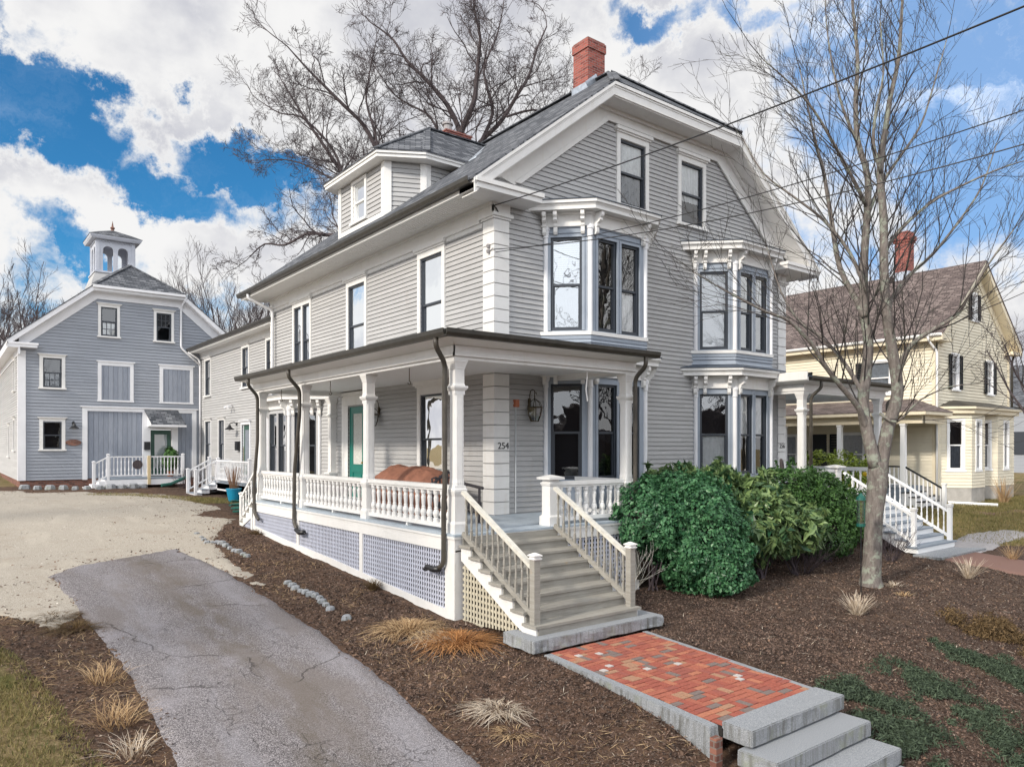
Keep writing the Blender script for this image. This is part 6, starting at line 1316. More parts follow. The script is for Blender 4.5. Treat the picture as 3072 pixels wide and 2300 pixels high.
mb = MB(); tp_, tr_ = smoothpts([at(2613, 1762, TD), at(2612, 1735, TD), at(2616, 1690, TD), at(2622, 1550, TD), at(2632, 1450, TD), at(2634, 1385, TD)], [.27, .21, .185, .17, .20, .19], 4); mb.tube(tp_, tr_, 16)
mb.build('trunk', 'bark_near', ft, smooth=True)
rn = random.Random(11); mb = MB(); mbl = MB()
spec = [
 ([(2626, 1400), (2606, 1314), (2589, 1215), (2599, 1115), (2605, 1022), (2592, 936), (2592, 783), (2600, 664), (2603, 531), (2573, 423), (2567, 302), (2573, 181), (2560, 40), (2552, -80)], (.135, .022), (-.05, .6)),
 ([(2642, 1405), (2662, 1288), (2692, 1181), (2676, 1049), (2659, 936), (2652, 816), (2651, 664), (2640, 513), (2655, 400), (2669, 302), (2695, 180), (2705, 40), (2712, -60)], (.14, .018), (.05, -.7)),
 ([(2594, 950), (2572, 905), (2519, 803), (2494, 658), (2470, 513), (2452, 447), (2425, 330), (2400, 210)], (.075, .012), (.1, 1.2)),
 ([(2600, 1290), (2575, 1222), (2526, 1162), (2479, 1102), (2433, 1029), (2366, 962), (2300, 936), (2190, 880), (2080, 815)], (.068, .010), (0, -1.4)),
 ([(2592, 1190), (2560, 1130), (2513, 1062), (2453, 1002), (2400, 965), (2345, 880), (2300, 740)], (.055, .010), (0, 1.0)),
 ([(2688, 1150), (2715, 1060), (2765, 1009), (2865, 949), (2898, 902), (2960, 800), (3040, 690)], (.060, .012), (0, -1.2)),
 ([(2662, 980), (2672, 905), (2725, 829), (2798, 763), (2880, 660), (2945, 560), (2990, 430)], (.055, .010), (0, .8)),
 ([(2605, 640), (2640, 560), (2700, 470), (2760, 380), (2800, 260), (2840, 120)], (.045, .010), (.3, 1.4)),
 ([(2600, 620), (2560, 540), (2500, 430), (2440, 330), (2370, 250), (2290, 180)], (.045, .010), (.3, -1.2)),
 ([(2650, 760), (2700, 690), (2790, 610), (2880, 560), (2990, 510), (3080, 480)], (.045, .010), (0, .3)),
 ([(2602, 880), (2550, 760), (2470, 660), (2380, 590), (2290, 520), (2230, 420)], (.045, .009), (0, .2)),
 ([(2644, 520), (2620, 430), (2630, 320), (2650, 220), (2640, 60)], (.04, .010), (-.6, -1.3)),
 ([(2577, 440), (2530, 330), (2500, 210), (2480, 80), (2475, -40)], (.035, .008), (.6, 1.0)),
 ([(2640, 1240), (2690, 1265), (2760, 1200), (2850, 1160), (2950, 1150)], (.030, .006), (0, -1.3)),
]
limbs(mb, spec, rn, TD, 2, 2.1, .34, .62, .30, .0046, (3, 4), .10, .085, .40, .020, mbl=mbl)
mbl.build('limb', 'bark_near', ft, uv=False, smooth=True); mb.build('branch', 'bark_twig', ft, uv=False)
# big tree behind the house
bt_ = thing('big_tree', 'huge bare spreading tree behind the gray house, tallest in the photo', 'tree', (11, 21, -.5))
rn = random.Random(5); BD = 36; mb = MB(); b0 = at(1330, 620, BD); mb.tube(smoothpts([V((b0.x, b0.y, -.8)), V((b0.x, b0.y, 4)), b0, at(1320, 470, BD)], [.8, .6, .5, .34], 3)[0], smoothpts([V((0, 0, 0))]*4, [.8, .6, .5, .34], 3)[1], 12); mb.build('trunk', 'bark_far', bt_, smooth=True)
mb = MB(); bspec = [
 ([(1320, 560), (1200, 540), (1110, 560), (1050, 545), (1014, 500), (965, 427), (922, 366), (880, 300), (850, 250)], (.26, .05), (0, 3)),
 ([(1300, 560), (1180, 520), (1136, 458), (1093, 378), (1032, 317), (977, 262), (930, 215), (880, 160)], (.24, .05), (0, -2)),
 ([(1136, 470), (1125, 400), (1099, 305), (1105, 240), (1120, 160)], (.12, .04), (-1, 1)),
 ([(1330, 560), (1360, 470), (1380, 403), (1343, 317), (1282, 244), (1221, 183), (1180, 120), (1130, 80)], (.30, .05), (0, 2)),
 ([(1340, 560), (1378, 410), (1420, 310), (1429, 244), (1435, 183), (1440, 110), (1425, 40), (1420, -30)], (.27, .05), (0, -2)),
 ([(1360, 560), (1420, 470), (1441, 427), (1502, 366), (1551, 287), (1587, 226), (1610, 150), (1640, 80)], (.26, .05), (0, 2)),
 ([(1441, 430), (1478, 340), (1460, 260), (1453, 200), (1490, 110), (1510, 20)], (.16, .04), (0, 3)),
 ([(1330, 600), (1150, 690), (995, 705), (950, 700), (916, 702), (855, 735), (794, 732), (750, 770)], (.20, .04), (-3, 2)),
 ([(1100, 620), (1040, 560), (1010, 470), (960, 400), (900, 350), (840, 340), (790, 310)], (.15, .035), (0, 4)),
 ([(1330, 430), (1290, 350), (1240, 320), (1190, 290), (1150, 240)], (.12, .035), (0, 3)),
 ([(1520, 350), (1600, 330), (1660, 350), (1720, 340)], (.11, .03), (0, 2)),
 ([(1090, 520), (1010, 540), (930, 500), (860, 480), (790, 480)], (.10, .03), (0, 2)),
 ([(1500, 430), (1620, 400), (1740, 380), (1840, 300)], (.10, .03), (0, 4)),
]
limbs(mb, [(a, (r[0]*.60, r[1]*.7), z) for a, r, z in bspec], rn, BD, 3, 3.1, .18, .80, .58, .0088, (4, 5), .12, .17, .45, .045)
mb.build('branch', 'bark_far', bt_, uv=False)
def simple_tree(name, label, x, y, h, r, seed, depth=4, group=None, spread=.62, up=.3, m='bark_far', fork=.25, rmin=.012, stems=4, z=None, lk=.42, ns=(3, 4)):
    z = gz(x, y) if z is None else z
    t = thing(name, label, 'tree', (x, y, z), group=group); rn = random.Random(seed); mb = MB(); top = V((x+rn.uniform(-.3, .3), y, z+h*fork)); mb.tube([V((x, y, z-.3)), V((x, y, z+h*fork*.5)), top], [r*1.2, r, r*.85], 8); mb.build('trunk', m, t, smooth=True)
    mb = MB()
    for i in range(stems): a = 6.283*(i+rn.random()*.6)/stems; grow(mb, top-V((0, 0, .1)), V((math.cos(a)*.42, math.sin(a)*.42, 1)), h*lk*1.25, r*.6, depth, rn, up, spread, .09, ns, rmin)
    mb.build('branch', m, t, uv=False); return t
def atz(u, D): p = at(u, 1338, D); return p.x, p.y
GL = 'bare trees beyond the barn on the left'; GM = 'bare trees between the barn and the big house'; GRt = 'bare trees beyond the cream house'
labs = ['leftmost bare tree beyond the barn, cut by the photo edge', 'dense bare tree beyond the left slope of the barn roof', 'thin bare tree standing between the two larger ones left of the cupola', 'small bare tree just left of the cupola', 'low bare tree beside the barn corner at the left edge']
for i, (u, D, h) in enumerate(((15, 62, 18), (115, 55, 14), (60, 72, 19), (195, 66, 15), (-30, 50, 14))): x, y = atz(u, D); simple_tree('bare_tree', labs[i], x, y, h, .22, 20+i, 4, GL, .55, .35, rmin=.012, stems=5)
labs = ['bare tree right of the cupola, first of the row toward the house', 'second bare tree in the gap between barn and house', 'tallest bare tree in the gap between barn and house', 'bare tree just left of the house eave end', 'distant thin bare tree behind the wing roof']
for i, (u, D, h) in enumerate(((520, 70, 17), (600, 62, 16), (700, 66, 19), (770, 58, 15), (660, 85, 21))): x, y = atz(u, D); simple_tree('bare_tree', labs[i], x, y, h, .22, 40+i, 4, GM, .5, .4, rmin=.012, stems=5)
labs = ['bare tree at the right edge reaching over the cream house gable', 'low bare tree beyond the right end of the cream house', 'slim bare tree behind the chimney of the cream house']
for i, (u, D, h) in enumerate(((3150, 30, 9.5), (3040, 62, 10), (2960, 75, 10.5))): x, y = atz(u, D); simple_tree('bare_tree', labs[i], x, y, h, .10 if i == 0 else .2, 60+i, 4, GRt, .6, .2, rmin=.006 if i == 0 else .016, stems=5, z=-1)
# ------------------------------------------------------------------ leaves as meshes
def leafmesh(name, pos, nor, size, m, parent, asp=1.7, tone=None, fold=.25, loc=None, rs=0, jitter=.5):
    R = np.random.RandomState(rs); n = len(pos); pos = np.asarray(pos, float); nor = np.asarray(nor, float)
    nor = nor+R.normal(0, jitter, (n, 3)); nor /= np.linalg.norm(nor, axis=1)[:, None]
    a = R.normal(0, 1, (n, 3)); a -= nor*(a*nor).sum(1)[:, None]; a /= np.linalg.norm(a, axis=1)[:, None]; b = np.cross(nor, a)
    s = size*R.uniform(.7, 1.3, n)[:, None]; L = a*s*asp*.5; Wd = b*s*.5; up_ = nor*s*fold*.4
    vs = np.stack([pos-L, pos+Wd*.9+up_-L*.1, pos+L, pos-Wd*.9+up_-L*.1], 1).reshape(-1, 3)
    if parent is not None: vs = vs-np.array(parent.get('_o', (0, 0, 0)))
    f = np.arange(n*4).reshape(n, 4); me = bpy.data.meshes.new(name)
    f3 = np.concatenate([f[:, [0, 1, 2]], f[:, [0, 2, 3]]]).tolist()
    if loc is not None: vs = vs-np.array(loc)
    me.from_pydata(vs.tolist(), [], f3); me.update()
    tn = R.uniform(0, 1, n) if tone is None else np.clip(tone+R.uniform(-.25, .25, n), 0, 1)
    at_ = me.attributes.new('tone', 'FLOAT', 'POINT'); at_.data.foreach_set('value', np.repeat(tn, 4).astype(np.float32))
    me.materials.append(M[m]); o = bpy.data.objects.new(name, me); COL.objects.link(o)
    if parent is not None: o.parent = parent; o['_o'] = parent['_o']
    elif loc is not None: o.location = loc
    return o
def blob_points(c, rad, n, seed, amp=.18, fr=1.6, shell=.28, zmin=None, lump=0):
    R = np.random.RandomState(seed); d = R.normal(0, 1, (n, 3)); d /= np.linalg.norm(d, axis=1)[:, None]
    k = np.array([1+amp*noise.noise((x*fr+seed, y*fr, z*fr))*2+.10*noise.noise((x*5+seed, y*5, z*5))*1.6 for x, y, z in d])
    r = k*(1-shell*R.uniform(0, 1, n)**2.2); p = np.array(c)+d*r[:, None]*np.array(rad); nn = d/np.array(rad); nn /= np.linalg.norm(nn, axis=1)[:, None]; nn[:, 2] += .35
    if zmin is not None: keep = p[:, 2] > zmin; p, nn = p[keep], nn[keep]
    return p, nn
def shrub(name, label, blobs, m, size, asp, n, seed, twigs=True, group=None, core='under_dark', jitter=.55):
    c0 = blobs[0][0]; z = gz(c0[0], c0[1]); t = thing(name, label, 'shrub', (c0[0], c0[1], z), group=group); P_, N_ = [], []; vol = sum(b[1][0]*b[1][1]*b[1][2]*0+b[1][0]*b[1][2] for b in blobs)
    for i, (c, rad) in enumerate(blobs):
        k = int(n*rad[0]*rad[2]/vol); p, q = blob_points(c, rad, k, seed+i, zmin=z+.02); P_.append(p); N_.append(q)
    R2 = np.random.RandomState(seed+77)
    for c, rad in blobs:      # loose shoots that break the outline, and hollows in the surface
        for _ in range(int(26*rad[0])):
            d = R2.normal(0, 1, 3); d[2] = abs(d[2])*.9+.1; d /= np.linalg.norm(d); b0_ = np.array(c)+d*np.array(rad)*.92; L = R2.uniform(.10, .30); dd = d*.6+R2.normal(0, .25, 3)+np.array((0, 0, .45)); k = int(34*(.05/size)**1.3)+6
            f = R2.uniform(0, 1, (k, 1)); P_.append(b0_+dd*L*f+R2.normal(0, .022, (k, 3))*(1.4-f)); N_.append(np.tile(dd, (k, 1))+R2.normal(0, .8, (k, 3)))
    PA, NA = np.concatenate(P_), np.concatenate(N_)
    hol = np.array([noise.noise((p[0]*2.6+seed, p[1]*2.6, p[2]*2.6)) for p in PA]); keep = (hol > -.20) | (R2.uniform(0, 1, len(PA)) < .30); PA, NA = PA[keep], NA[keep]
    leafmesh('foliage', PA, NA, size, m, t, asp, rs=seed, jitter=jitter)
    rn = random.Random(seed); mb = MB()
    for c, rad in blobs:
        for _ in range(7):
            a = rn.random()*6.28; e = V((c[0]+math.cos(a)*rad[0]*.7, c[1]+math.sin(a)*rad[1]*.7, c[2]+rad[2]*rn.uniform(-.1, .7))); s = V((c[0]+rn.uniform(-.1, .1), c[1]+rn.uniform(-.1, .1), z-.05))
            mb.tube([s, (s+e)/2+V((rn.uniform(-.1, .1), rn.uniform(-.1, .1), 0)), e], [.02, .014, .006], 4)
    mb.build('stem', 'bark_dim', t, uv=False)
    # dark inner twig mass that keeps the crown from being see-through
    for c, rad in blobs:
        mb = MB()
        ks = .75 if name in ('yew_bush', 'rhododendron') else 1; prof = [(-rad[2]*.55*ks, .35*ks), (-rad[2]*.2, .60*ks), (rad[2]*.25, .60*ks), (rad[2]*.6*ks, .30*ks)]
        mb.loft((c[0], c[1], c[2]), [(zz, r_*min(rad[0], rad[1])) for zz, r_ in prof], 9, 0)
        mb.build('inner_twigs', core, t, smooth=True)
    return t
def placed(u, v, h=0): p = gp(u, v); return p
g0 = gz(2.6, -2.9)
shrub('holly_bush', 'large round dark green glossy bush right of the wooden stairs', [((2.75, -3.05, g0+1.08), (1.15, 1.0, .98)), ((1.95, -2.65, g0+1.42), (.78, .75, .75)), ((3.25, -2.5, g0+1.52), (1.10, .85, .78)), ((2.85, -3.65, g0+.50), (.72, .55, .58))], 'holly', .056, 1.5, 62000, 3)
shrub('rhododendron', 'loose broad-leaved rhododendron with drooping leaves beside the round dark bush', [((4.9, -3.2, g0+1.12), (.80, .60, .68)), ((5.9, -3.4, g0+1.02), (.78, .60, .55)), ((4.5, -2.2, g0+1.85), (.95, .6, .62)), ((5.5, -2.7, g0+1.62), (.80, .6, .48)), ((3.7, -1.7, g0+1.95), (.6, .5, .5))], 'rhodo', .10, 2.7, 7000, 8, jitter=.95)
shrub('yew_bush', 'wide dark green yew below the right porch posts', [((7.3, -2.4, g0+1.65), (1.10, .75, .72)), ((8.3, -2.6, g0+1.45), (1.05, .75, .80)), ((9.2, -2.8, g0+1.05), (.85, .7, .75)), ((6.7, -2.2, g0+1.2), (.7, .6, .75)), ((8.1, -2.9, g0+.75), (1.1, .6, .6))], 'yew', .045, 1.8, 44000, 14)
zy = gz(16.5, 2); shrub('golden_shrub', 'yellow-green shrub in front of the cream porch', [((15.7, 1.5, zy+1.35), (.9, .7, .95)), ((17.3, 1.6, zy+1.25), (1.2, .7, .95)), ((19.0, 1.5, zy+1.1), (.9, .6, .8))], 'yellow_green', .07, 1.8, 6500, 21)
def mat_shrub(label, pts, m, seed, h=.20, n=5200, name='juniper', size=.05, asp=1.8):
    R = np.random.RandomState(seed); P_, N_ = [], []; rn = random.Random(seed); pts = [tuple(gp(u, v)[:2]) for u, v in pts]
    for i in range(len(pts)-1):
        (x0, y0), (x1, y1) = pts[i], pts[i+1]
        for k in range(int(n/(len(pts)-1)/60)):
            f = rn.random(); cx = x0+(x1-x0)*f+rn.gauss(0, .24); cy = y0+(y1-y0)*f+rn.gauss(0, .24); hh = h*rn.uniform(.25, .9); w_ = rn.uniform(.08, .17)
            if noise.noise((cx*2.3, cy*2.3, seed)) < -.12: continue
            d = R.normal(0, 1, (60, 3)); d[:, 2] = np.abs(d[:, 2]); d /= np.linalg.norm(d, axis=1)[:, None]; P_.append(np.array((cx, cy, gz(cx, cy)))+d*np.array((w_, w_, hh))*R.uniform(.6, 1, (60, 1))); N_.append(d)
    x, y = pts[0]; loc = (x, y, gz(x, y)); o = leafmesh(name, np.concatenate(P_), np.concatenate(N_), size, m, None, asp, loc=loc, rs=seed); return tag(o, label, 'shrub', 'low evergreen ground shrubs at the lower right')
mat_shrub('creeping juniper right of the granite steps', [(2560, 2080), (2640, 2140), (2700, 2200), (2780, 2280)], 'juniper', 3, size=.016, asp=4, n=22000)
mat_shrub('creeping juniper mat in the bank, upper middle of the lower right', [(2740, 2030), (2830, 2080), (2950, 2160)], 'juniper', 4, .16, 14000, size=.016, asp=4)
mat_shrub('creeping juniper strip near the right edge', [(2890, 1960), (2980, 2000), (3072, 2050)], 'juniper', 5, .16, 14000, size=.016, asp=4)
mat_shrub('brown heather mound at the right edge of the bed', [(2930, 1880), (2990, 1900), (3060, 1950)], 'heather', 6, .34, 16000, 'heather', .02, 3)
mat_shrub('small juniper tuft at the bottom right corner', [(3030, 2240), (3080, 2280)], 'juniper', 7, .2, 5000, size=.016, asp=4)
# dry grasses and twiggy shrubs
def clump(name, label, x, y, h, r, n, m, seed, droop=.5, w=.008, cat='dry grass', group=None, seg=4, spread=1.0):
    bsp = .22 if droop < .3 else .55
    rn = random.Random(seed); z = gz(x, y); vs, fs, tn = [], [], []
    for i in range(n):
        a = rn.random()*6.283; q = rn.random()**.5; bx, by = x+math.cos(a)*r*bsp*q, y+math.sin(a)*r*bsp*q; a += rn.uniform(-.9, .9)*(1 if bsp > .3 else .3); L = h*rn.uniform(.55, 1.1); out = r*q*spread*rn.uniform(.5, 1.2); ww_ = w*rn.uniform(.6, 1.3); sx, sy = -math.sin(a)*ww_, math.cos(a)*ww_; k0 = len(vs); t_ = rn.random(); a2 = a+rn.uniform(-1.1, 1.1); kx, ky = rn.gauss(0, .10)*h, rn.gauss(0, .10)*h; kf = rn.uniform(.3, .8)
        for k in range(seg+1):
            f = k/seg; px = bx+math.cos(a2)*out*f**1.2+(kx*(f-kf)/(1-kf) if f > kf else 0); py = by+math.sin(a2)*out*f**1.2+(ky*(f-kf)/(1-kf) if f > kf else 0); pz = z-.02+L*(f-droop*f*f*(.4+q))
            g_ = 1-.75*f; vs += [(px-sx*g_-x, py-sy*g_-y, pz-z), (px+sx*g_-x, py+sy*g_-y, pz-z)]; tn += [t_, t_]
        for k in range(seg): fs.append((k0+2*k, k0+2*k+1, k0+2*k+3, k0+2*k+2))
    me = bpy.data.meshes.new(name); me.from_pydata(vs, [], fs); me.update(); at_ = me.attributes.new('tone', 'FLOAT', 'POINT'); at_.data.foreach_set('value', np.array(tn, np.float32)); me.materials.append(M[m])
    o = bpy.data.objects.new(name, me); COL.objects.link(o); o.location = (x, y, z); return tag(o, label, cat, group)
def cl(u, v, *a, **k): p = gp(u, v); return clump(a[0], a[1], p.x, p.y, *a[2:], **k)
cl(2572, 1842, 'dry_grass', 'pale spiky dry clump left of the tree base, largest of its kind', .42, .40, 150, 'pale_grass', 1, droop=.12, w=.009, seg=3)
cl(2905, 1732, 'dry_grass', 'dry spiky twig clump in the mulch near the right steps', .48, .42, 120, 'pale_grass', 2, droop=.10, w=.007, seg=3)
cl(2680, 1760, 'dry_grass', 'small pale clump just right of the tree base', .18, .22, 70, 'pale_grass', 3, droop=.3, seg=3)
cl(2712, 1785, 'dry_grass', 'small flattened pale clump beyond the tree base', .14, .22, 60, 'dry_grass', 4, droop=.4, seg=3)
cl(3010, 1508, 'dry_grass', 'upright tan twig shrub on the neighbour lawn', 1.1, .65, 110, 'dry_grass', 5, droop=.05, w=.012, seg=3)
cl(3040, 1680, 'dry_grass', 'thin dry twig clump at the right edge beside the concrete path', .5, .4, 70, 'dry_grass', 6, droop=.1, w=.006, seg=3)
cl(1225, 1888, 'ornamental_grass', 'rust-coloured grass tuft in the bed, left one of the pair by the lattice', .34, .62, 620, 'dry_grass', 7, droop=.75, w=.008)
cl(1375, 1925, 'ornamental_grass', 'tan arching grass tuft in the bed below the stairs', .34, .66, 700, 'rust_grass', 8, droop=.75, w=.008)
cl(1290, 1910, 'ornamental_grass', 'small pale grass tuft between the two rusty ones', .22, .40, 300, 'pale_grass', 9, droop=.8, w=.007)
cl(1500, 2120, 'ornamental_grass', 'whitish matted grass tuft in the front bed', .18, .45, 420, 'pale_grass', 10, droop=.8, w=.006)
cl(1545, 2195, 'ornamental_grass', 'small tan tuft lowest in the front bed', .16, .30, 220, 'dry_grass', 12, droop=.7, w=.006)
cl(310, 2040, 'dry_grass', 'dry stalk clump on the left bank, upper one', .34, .34, 130, 'dry_grass', 13, droop=.35, w=.005, seg=3)
cl(345, 2170, 'dry_grass', 'larger dry stalk clump on the left bank nearer the camera', .36, .38, 170, 'dry_grass', 14, droop=.35, w=.005, seg=3)
cl(400, 2260, 'dry_grass', 'dry stalks at the bottom of the left bank', .28, .30, 90, 'pale_grass', 15, droop=.35, w=.005, seg=3)
cl(230, 1880, 'bank_grass', 'reddish matted tussock beside the driveway edge on the left', .16, .50, 500, 'heather', 16, droop=.6, w=.007)
cl(160, 1850, 'bank_grass', 'dark tussock at the top of the left bank', .15, .45, 400, 'heather', 17, droop=.6, w=.007)
cl(1120, 1768, 'bank_grass', 'gray dead plant against the lattice skirt', .26, .28, 200, 'heather', 18, droop=.2, w=.006)
cl(775, 1600, 'bank_grass', 'low gray dead plant at the far corner of the lattice', .22, .34, 220, 'heather', 19, droop=.4, w=.007)
def twiggy(name, label, x, y, h, r, n, seed, m='bark_dim', depth=2, rb=.008, up=.3, spread=.5):
    z = gz(x, y); rn = random.Random(seed); mb = MB()
    for i in range(n): a = rn.random()*6.283; grow(mb, V((x+math.cos(a)*.06, y+math.sin(a)*.06, z-.05)), V((math.cos(a)*r, math.sin(a)*r, h)), h*rn.uniform(.6, 1), rb, depth, rn, up, spread, .10, (3, 4), .0022)
    return tag(mb.build(name, m, None, loc=(x, y, z), uv=False), label, 'shrub')
twiggy('bare_shrub', 'bare tan arching shrub between the stair newel and the round bush', .75, -2.95, 1.15, .75, 16, 3, 'tan_bark' if 'tan_bark' in M else 'handrail_wood', 2, .008)
twiggy('bare_shrub', 'dark bare twiggy shrub between the rhododendron and the tree', 6.2, -3.4, .85, .7, 22, 5)
twiggy('bare_shrub', 'dark bare twiggy shrub right of the tree by the right stairs', 9.6, -3.75, .95, .65, 26, 6)
twiggy('bare_shrub', 'bare twiggy shrub before the barn deck', -.9, 21.9, .9, .6, 22, 8)
twiggy('bare_shrub', 'low bare brush left of the wing stairs', -.1, 21.2, .7, .6, 18, 9)
# potted dry plant and green bins
p = V((-1.05, 14.2, 0)); z = gz(p.x, p.y); t = thing('blue_pot', 'bright blue plant pot with dry stems beside the wing deck', 'pot', (p.x, p.y, z)); mb = MB(); mb.loft((p.x, p.y, z), [(0, .17), (.42, .25), (.43, .27), (.48, .27)], 18, 0); mb.build('pot', 'blue_plastic', t)
mb = MB(); rn = random.Random(2)
for i in range(60): a = rn.random()*6.28; q = rn.random(); mb.tube([(p.x+math.cos(a)*.12*q, p.y+math.sin(a)*.12*q, z+.45), (p.x+math.cos(a)*.34*q, p.y+math.sin(a)*.34*q, z+.45+rn.uniform(.5, .85))], [.008, .004], 3)
mb.build('dry_stems', 'dry_stem', t)
for i, (x, y, lab) in enumerate(((-1.6, 11.6, 'green garden hose coil on the ground past the side steps, farther one'), (-1.9, 10.7, 'green garden hose coil on the ground past the side steps, nearer one'))):
    z = gz(x, y); mb = MB(); mb.tube([(x+math.cos(k*.5)*(.20+.004*k), y+math.sin(k*.5)*(.20+.004*k), z+.06+.008*k) for k in range(32)], .035, 6); tag(mb.build('garden_hose', 'green_plastic', None, loc=(x, y, z)), lab, 'hose')
mb = MB(); mb.tube([(-1.9, 21.2, -.2), (-1.5, 21.3, -.16), (-1.0, 21.6, .02), (-.8, 21.8, .08)], .07, 7); tag(mb.build('drain_pipe', 'green_plastic', None, loc=(-1.9, 21.2, -.2)), 'green drain pipe lying in the bed before the barn', 'pipe')
z = .08; t = thing('potted_evergreen', 'small evergreen on the barn deck by the door', 'plant', (-1.0, 23.6, z)); mb = MB(); mb.loft((-1.0, 23.6, z), [(0, .12), (.25, .17)], 12, 0); mb.build('pot', 'rust_stone', t); P_, N_ = blob_points((-1.0, 23.6, z+.75), (.32, .32, .55), 900, 4); leafmesh('foliage', P_, N_, .09, 'yew', t, 2.2, rs=4)
mb = MB(); mb.loft((-2.55, 22.66, .62), [(-.02, .20), (.02, .20)], 16, 0); o = mb.build('wreath', 'bark_far', None, loc=(-2.55, 22.62, .62)); o.rotation_euler = (math.pi/2, 0, 0); tag(o, 'dark round wreath on the barn deck railing', 'wreath'); o.data.transform(__import__('mathutils').Matrix.Translation((0, 0, 0)))
# green bird feeder hanging by the tree
fp = at(2583, 1515, 14.6); z = gz(fp.x, fp.y); t = thing('bird_feeder', 'green-capped clear tube bird feeder left of the tree trunk', 'bird feeder', (fp.x, fp.y, z)); mb = MB(); mb.tube([(fp.x, fp.y, z), (fp.x, fp.y, fp.z-.35)], .012, 6); mb.build('pole', 'black_metal', t); mb = MB(); mb.loft(tuple(fp), [(-.38, .075), (.10, .075)], 14, 0); mb.build('tube', 'lamp_glass', t); mb = MB(); mb.loft(tuple(fp), [(-.42, .085), (-.36, .085)], 14, 0); mb.loft(tuple(fp), [(.10, .09), (.16, .085), (.19, .05), (.24, .015)], 14, 0); [mb.tube([fp+V((.074*math.cos(a), .074*math.sin(a), -.38)), fp+V((.074*math.cos(a), .074*math.sin(a), .1))], .006, 4) for a in (0, 1.57, 3.14, 4.71)]; mb.build('cap', 'green_plastic', t)
q = at(2346, 1400, 18.4); mb = MB(); mb.tube([q-V((0, 0, .6)), q, q+V((-.03, 0, .13)), q+V((-.05, 0, .2))], [.05, .055, .05, .03], 7); tag(mb.build('driftwood_post', 'bark_far', None, loc=q), 'short rust-coloured wooden finial standing behind the yew', 'post')
t = thing('downspout_extension', 'white gutter pipe lying on the neighbour lawn', 'pipe', (23.0, -.8, -.9)); MB().tube([(22.9, .2, -.82), (23.6, -1.2, -.88)], .07, 6); mb = MB(); mb.tube([(22.9, .2, -.82), (23.7, -1.3, -.86)], .07, 6); mb.build('pipe', 'snow_white', t)
# ------------------------------------------------------------------ ground litter, grass
def scatter(name, label, m, n, box, test, size, asp, seed, lift=.012, jit=.5, up=True):
    R = np.random.RandomState(seed); x = R.uniform(box[0], box[1], n); y = R.uniform(box[2], box[3], n); k = test(x, y); x, y = x[k], y[k]
    z = ground_np(x, y)+lift+np.array([noise.noise((a*1.3, b*1.3, 3))*.035+noise.noise((a*5.5, b*5.5, 7))*.022 for a, b in zip(x, y)])
    o = leafmesh(name, np.stack([x, y, z], 1), np.tile((0, 0, 1.), (len(x), 1)), size, m, None, asp, rs=seed, jitter=jit, fold=.1); o['kind'] = 'stuff'; return tag(o, label, 'mulch')
def bed(x, y): return (sdf(x, y, DRIVE) < -.02) & (sdf(x, y, GRAV) < .02) & (sdf(x, y, LAWN_L) < .1) & (sdf(x, y, LAWN_R) < .1) & (sdf(x, y, PATHP) < 0) & (sdf(x, y, STEPP) < 0) & ~((x > -2.7) & (y > -2.5) & (x < 1.8)) & ~((x > 0) & (y > 0))
scatter('mulch_chips', 'brown wood-chip mulch over the planting beds', 'chip', 85000, (-9, 13.5, -10.5, 1), lambda x, y: bed(x, y) & (np.hypot(x+9.2, y+12.5) < 22), .021, 2.2, 1, .006, .6)
scatter('mulch_chips', 'wood-chip mulch in the bed along the lattice skirt', 'chip', 16000, (-4.7, -2.5, -4, 9), bed, .022, 2.2, 2, .006, .6)
scatter('mulch_chips', 'finer wood-chip mulch in the front beds nearest the viewer', 'chip', 60000, (-4.7, 2.5, -10.5, -2.5), bed, .016, 2.4, 12, .007, .6)
scatter('mulch_chips', 'pale wood chips mixed in the mulch', 'pale_chip', 15000, (-9, 12, -10.5, 9), bed, .012, 2.6, 13, .010, .5)
scatter('leaf_litter', 'dead leaves and needles lying on the beds', 'leaf_litter', 6000, (-9, 13.5, -10.5, 9), lambda x, y: bed(x, y) & (ground_np(x*3.1, y*2.7) > -9), .034, 1.8, 3, .012, .7)
scatter('fallen_twigs', 'thin pale twigs scattered on the mulch', 'pale_grass', 900, (-4.5, 13.5, -10, -2.6), bed, .008, 22, 4, .012, .2)
def lawn(name, label, test, box, n, seed, h=.05, w=.006):
    R = np.random.RandomState(seed); x = R.uniform(box[0], box[1], n); y = R.uniform(box[2], box[3], n); k = test(x, y); x, y = x[k], y[k]; z = ground_np(x, y)+.0; n = len(x)
    a = R.uniform(0, 6.283, n); hh = h*R.uniform(.5, 1.4, n); lx = R.normal(0, h*.6, n); ly = R.normal(0, h*.6, n); b0 = np.stack([x-np.cos(a)*w, y-np.sin(a)*w, z], 1); b1 = np.stack([x+np.cos(a)*w, y+np.sin(a)*w, z], 1); tp = np.stack([x+lx, y+ly, z+hh+.01], 1)
    vs = np.stack([b0, b1, tp], 1).reshape(-1, 3); me = bpy.data.meshes.new(name); me.from_pydata(vs.tolist(), [], np.arange(3*n).reshape(n, 3).tolist()); me.update(); tn = np.clip(R.normal(.5, .25, n), 0, 1)
    at_ = me.attributes.new('tone', 'FLOAT', 'POINT'); at_.data.foreach_set('value', np.repeat(tn, 3).astype(np.float32)); me.materials.append(M['lawn_blade']); o = bpy.data.objects.new(name, me); COL.objects.link(o); o['kind'] = 'stuff'; return tag(o, label, 'grass')
lawn('lawn_grass', 'patchy green and tan grass at the lower left', lambda x, y: (sdf(x, y, LAWN_L) > -.15), (-12, -7.6, -7, 1.8), 60000, 1)
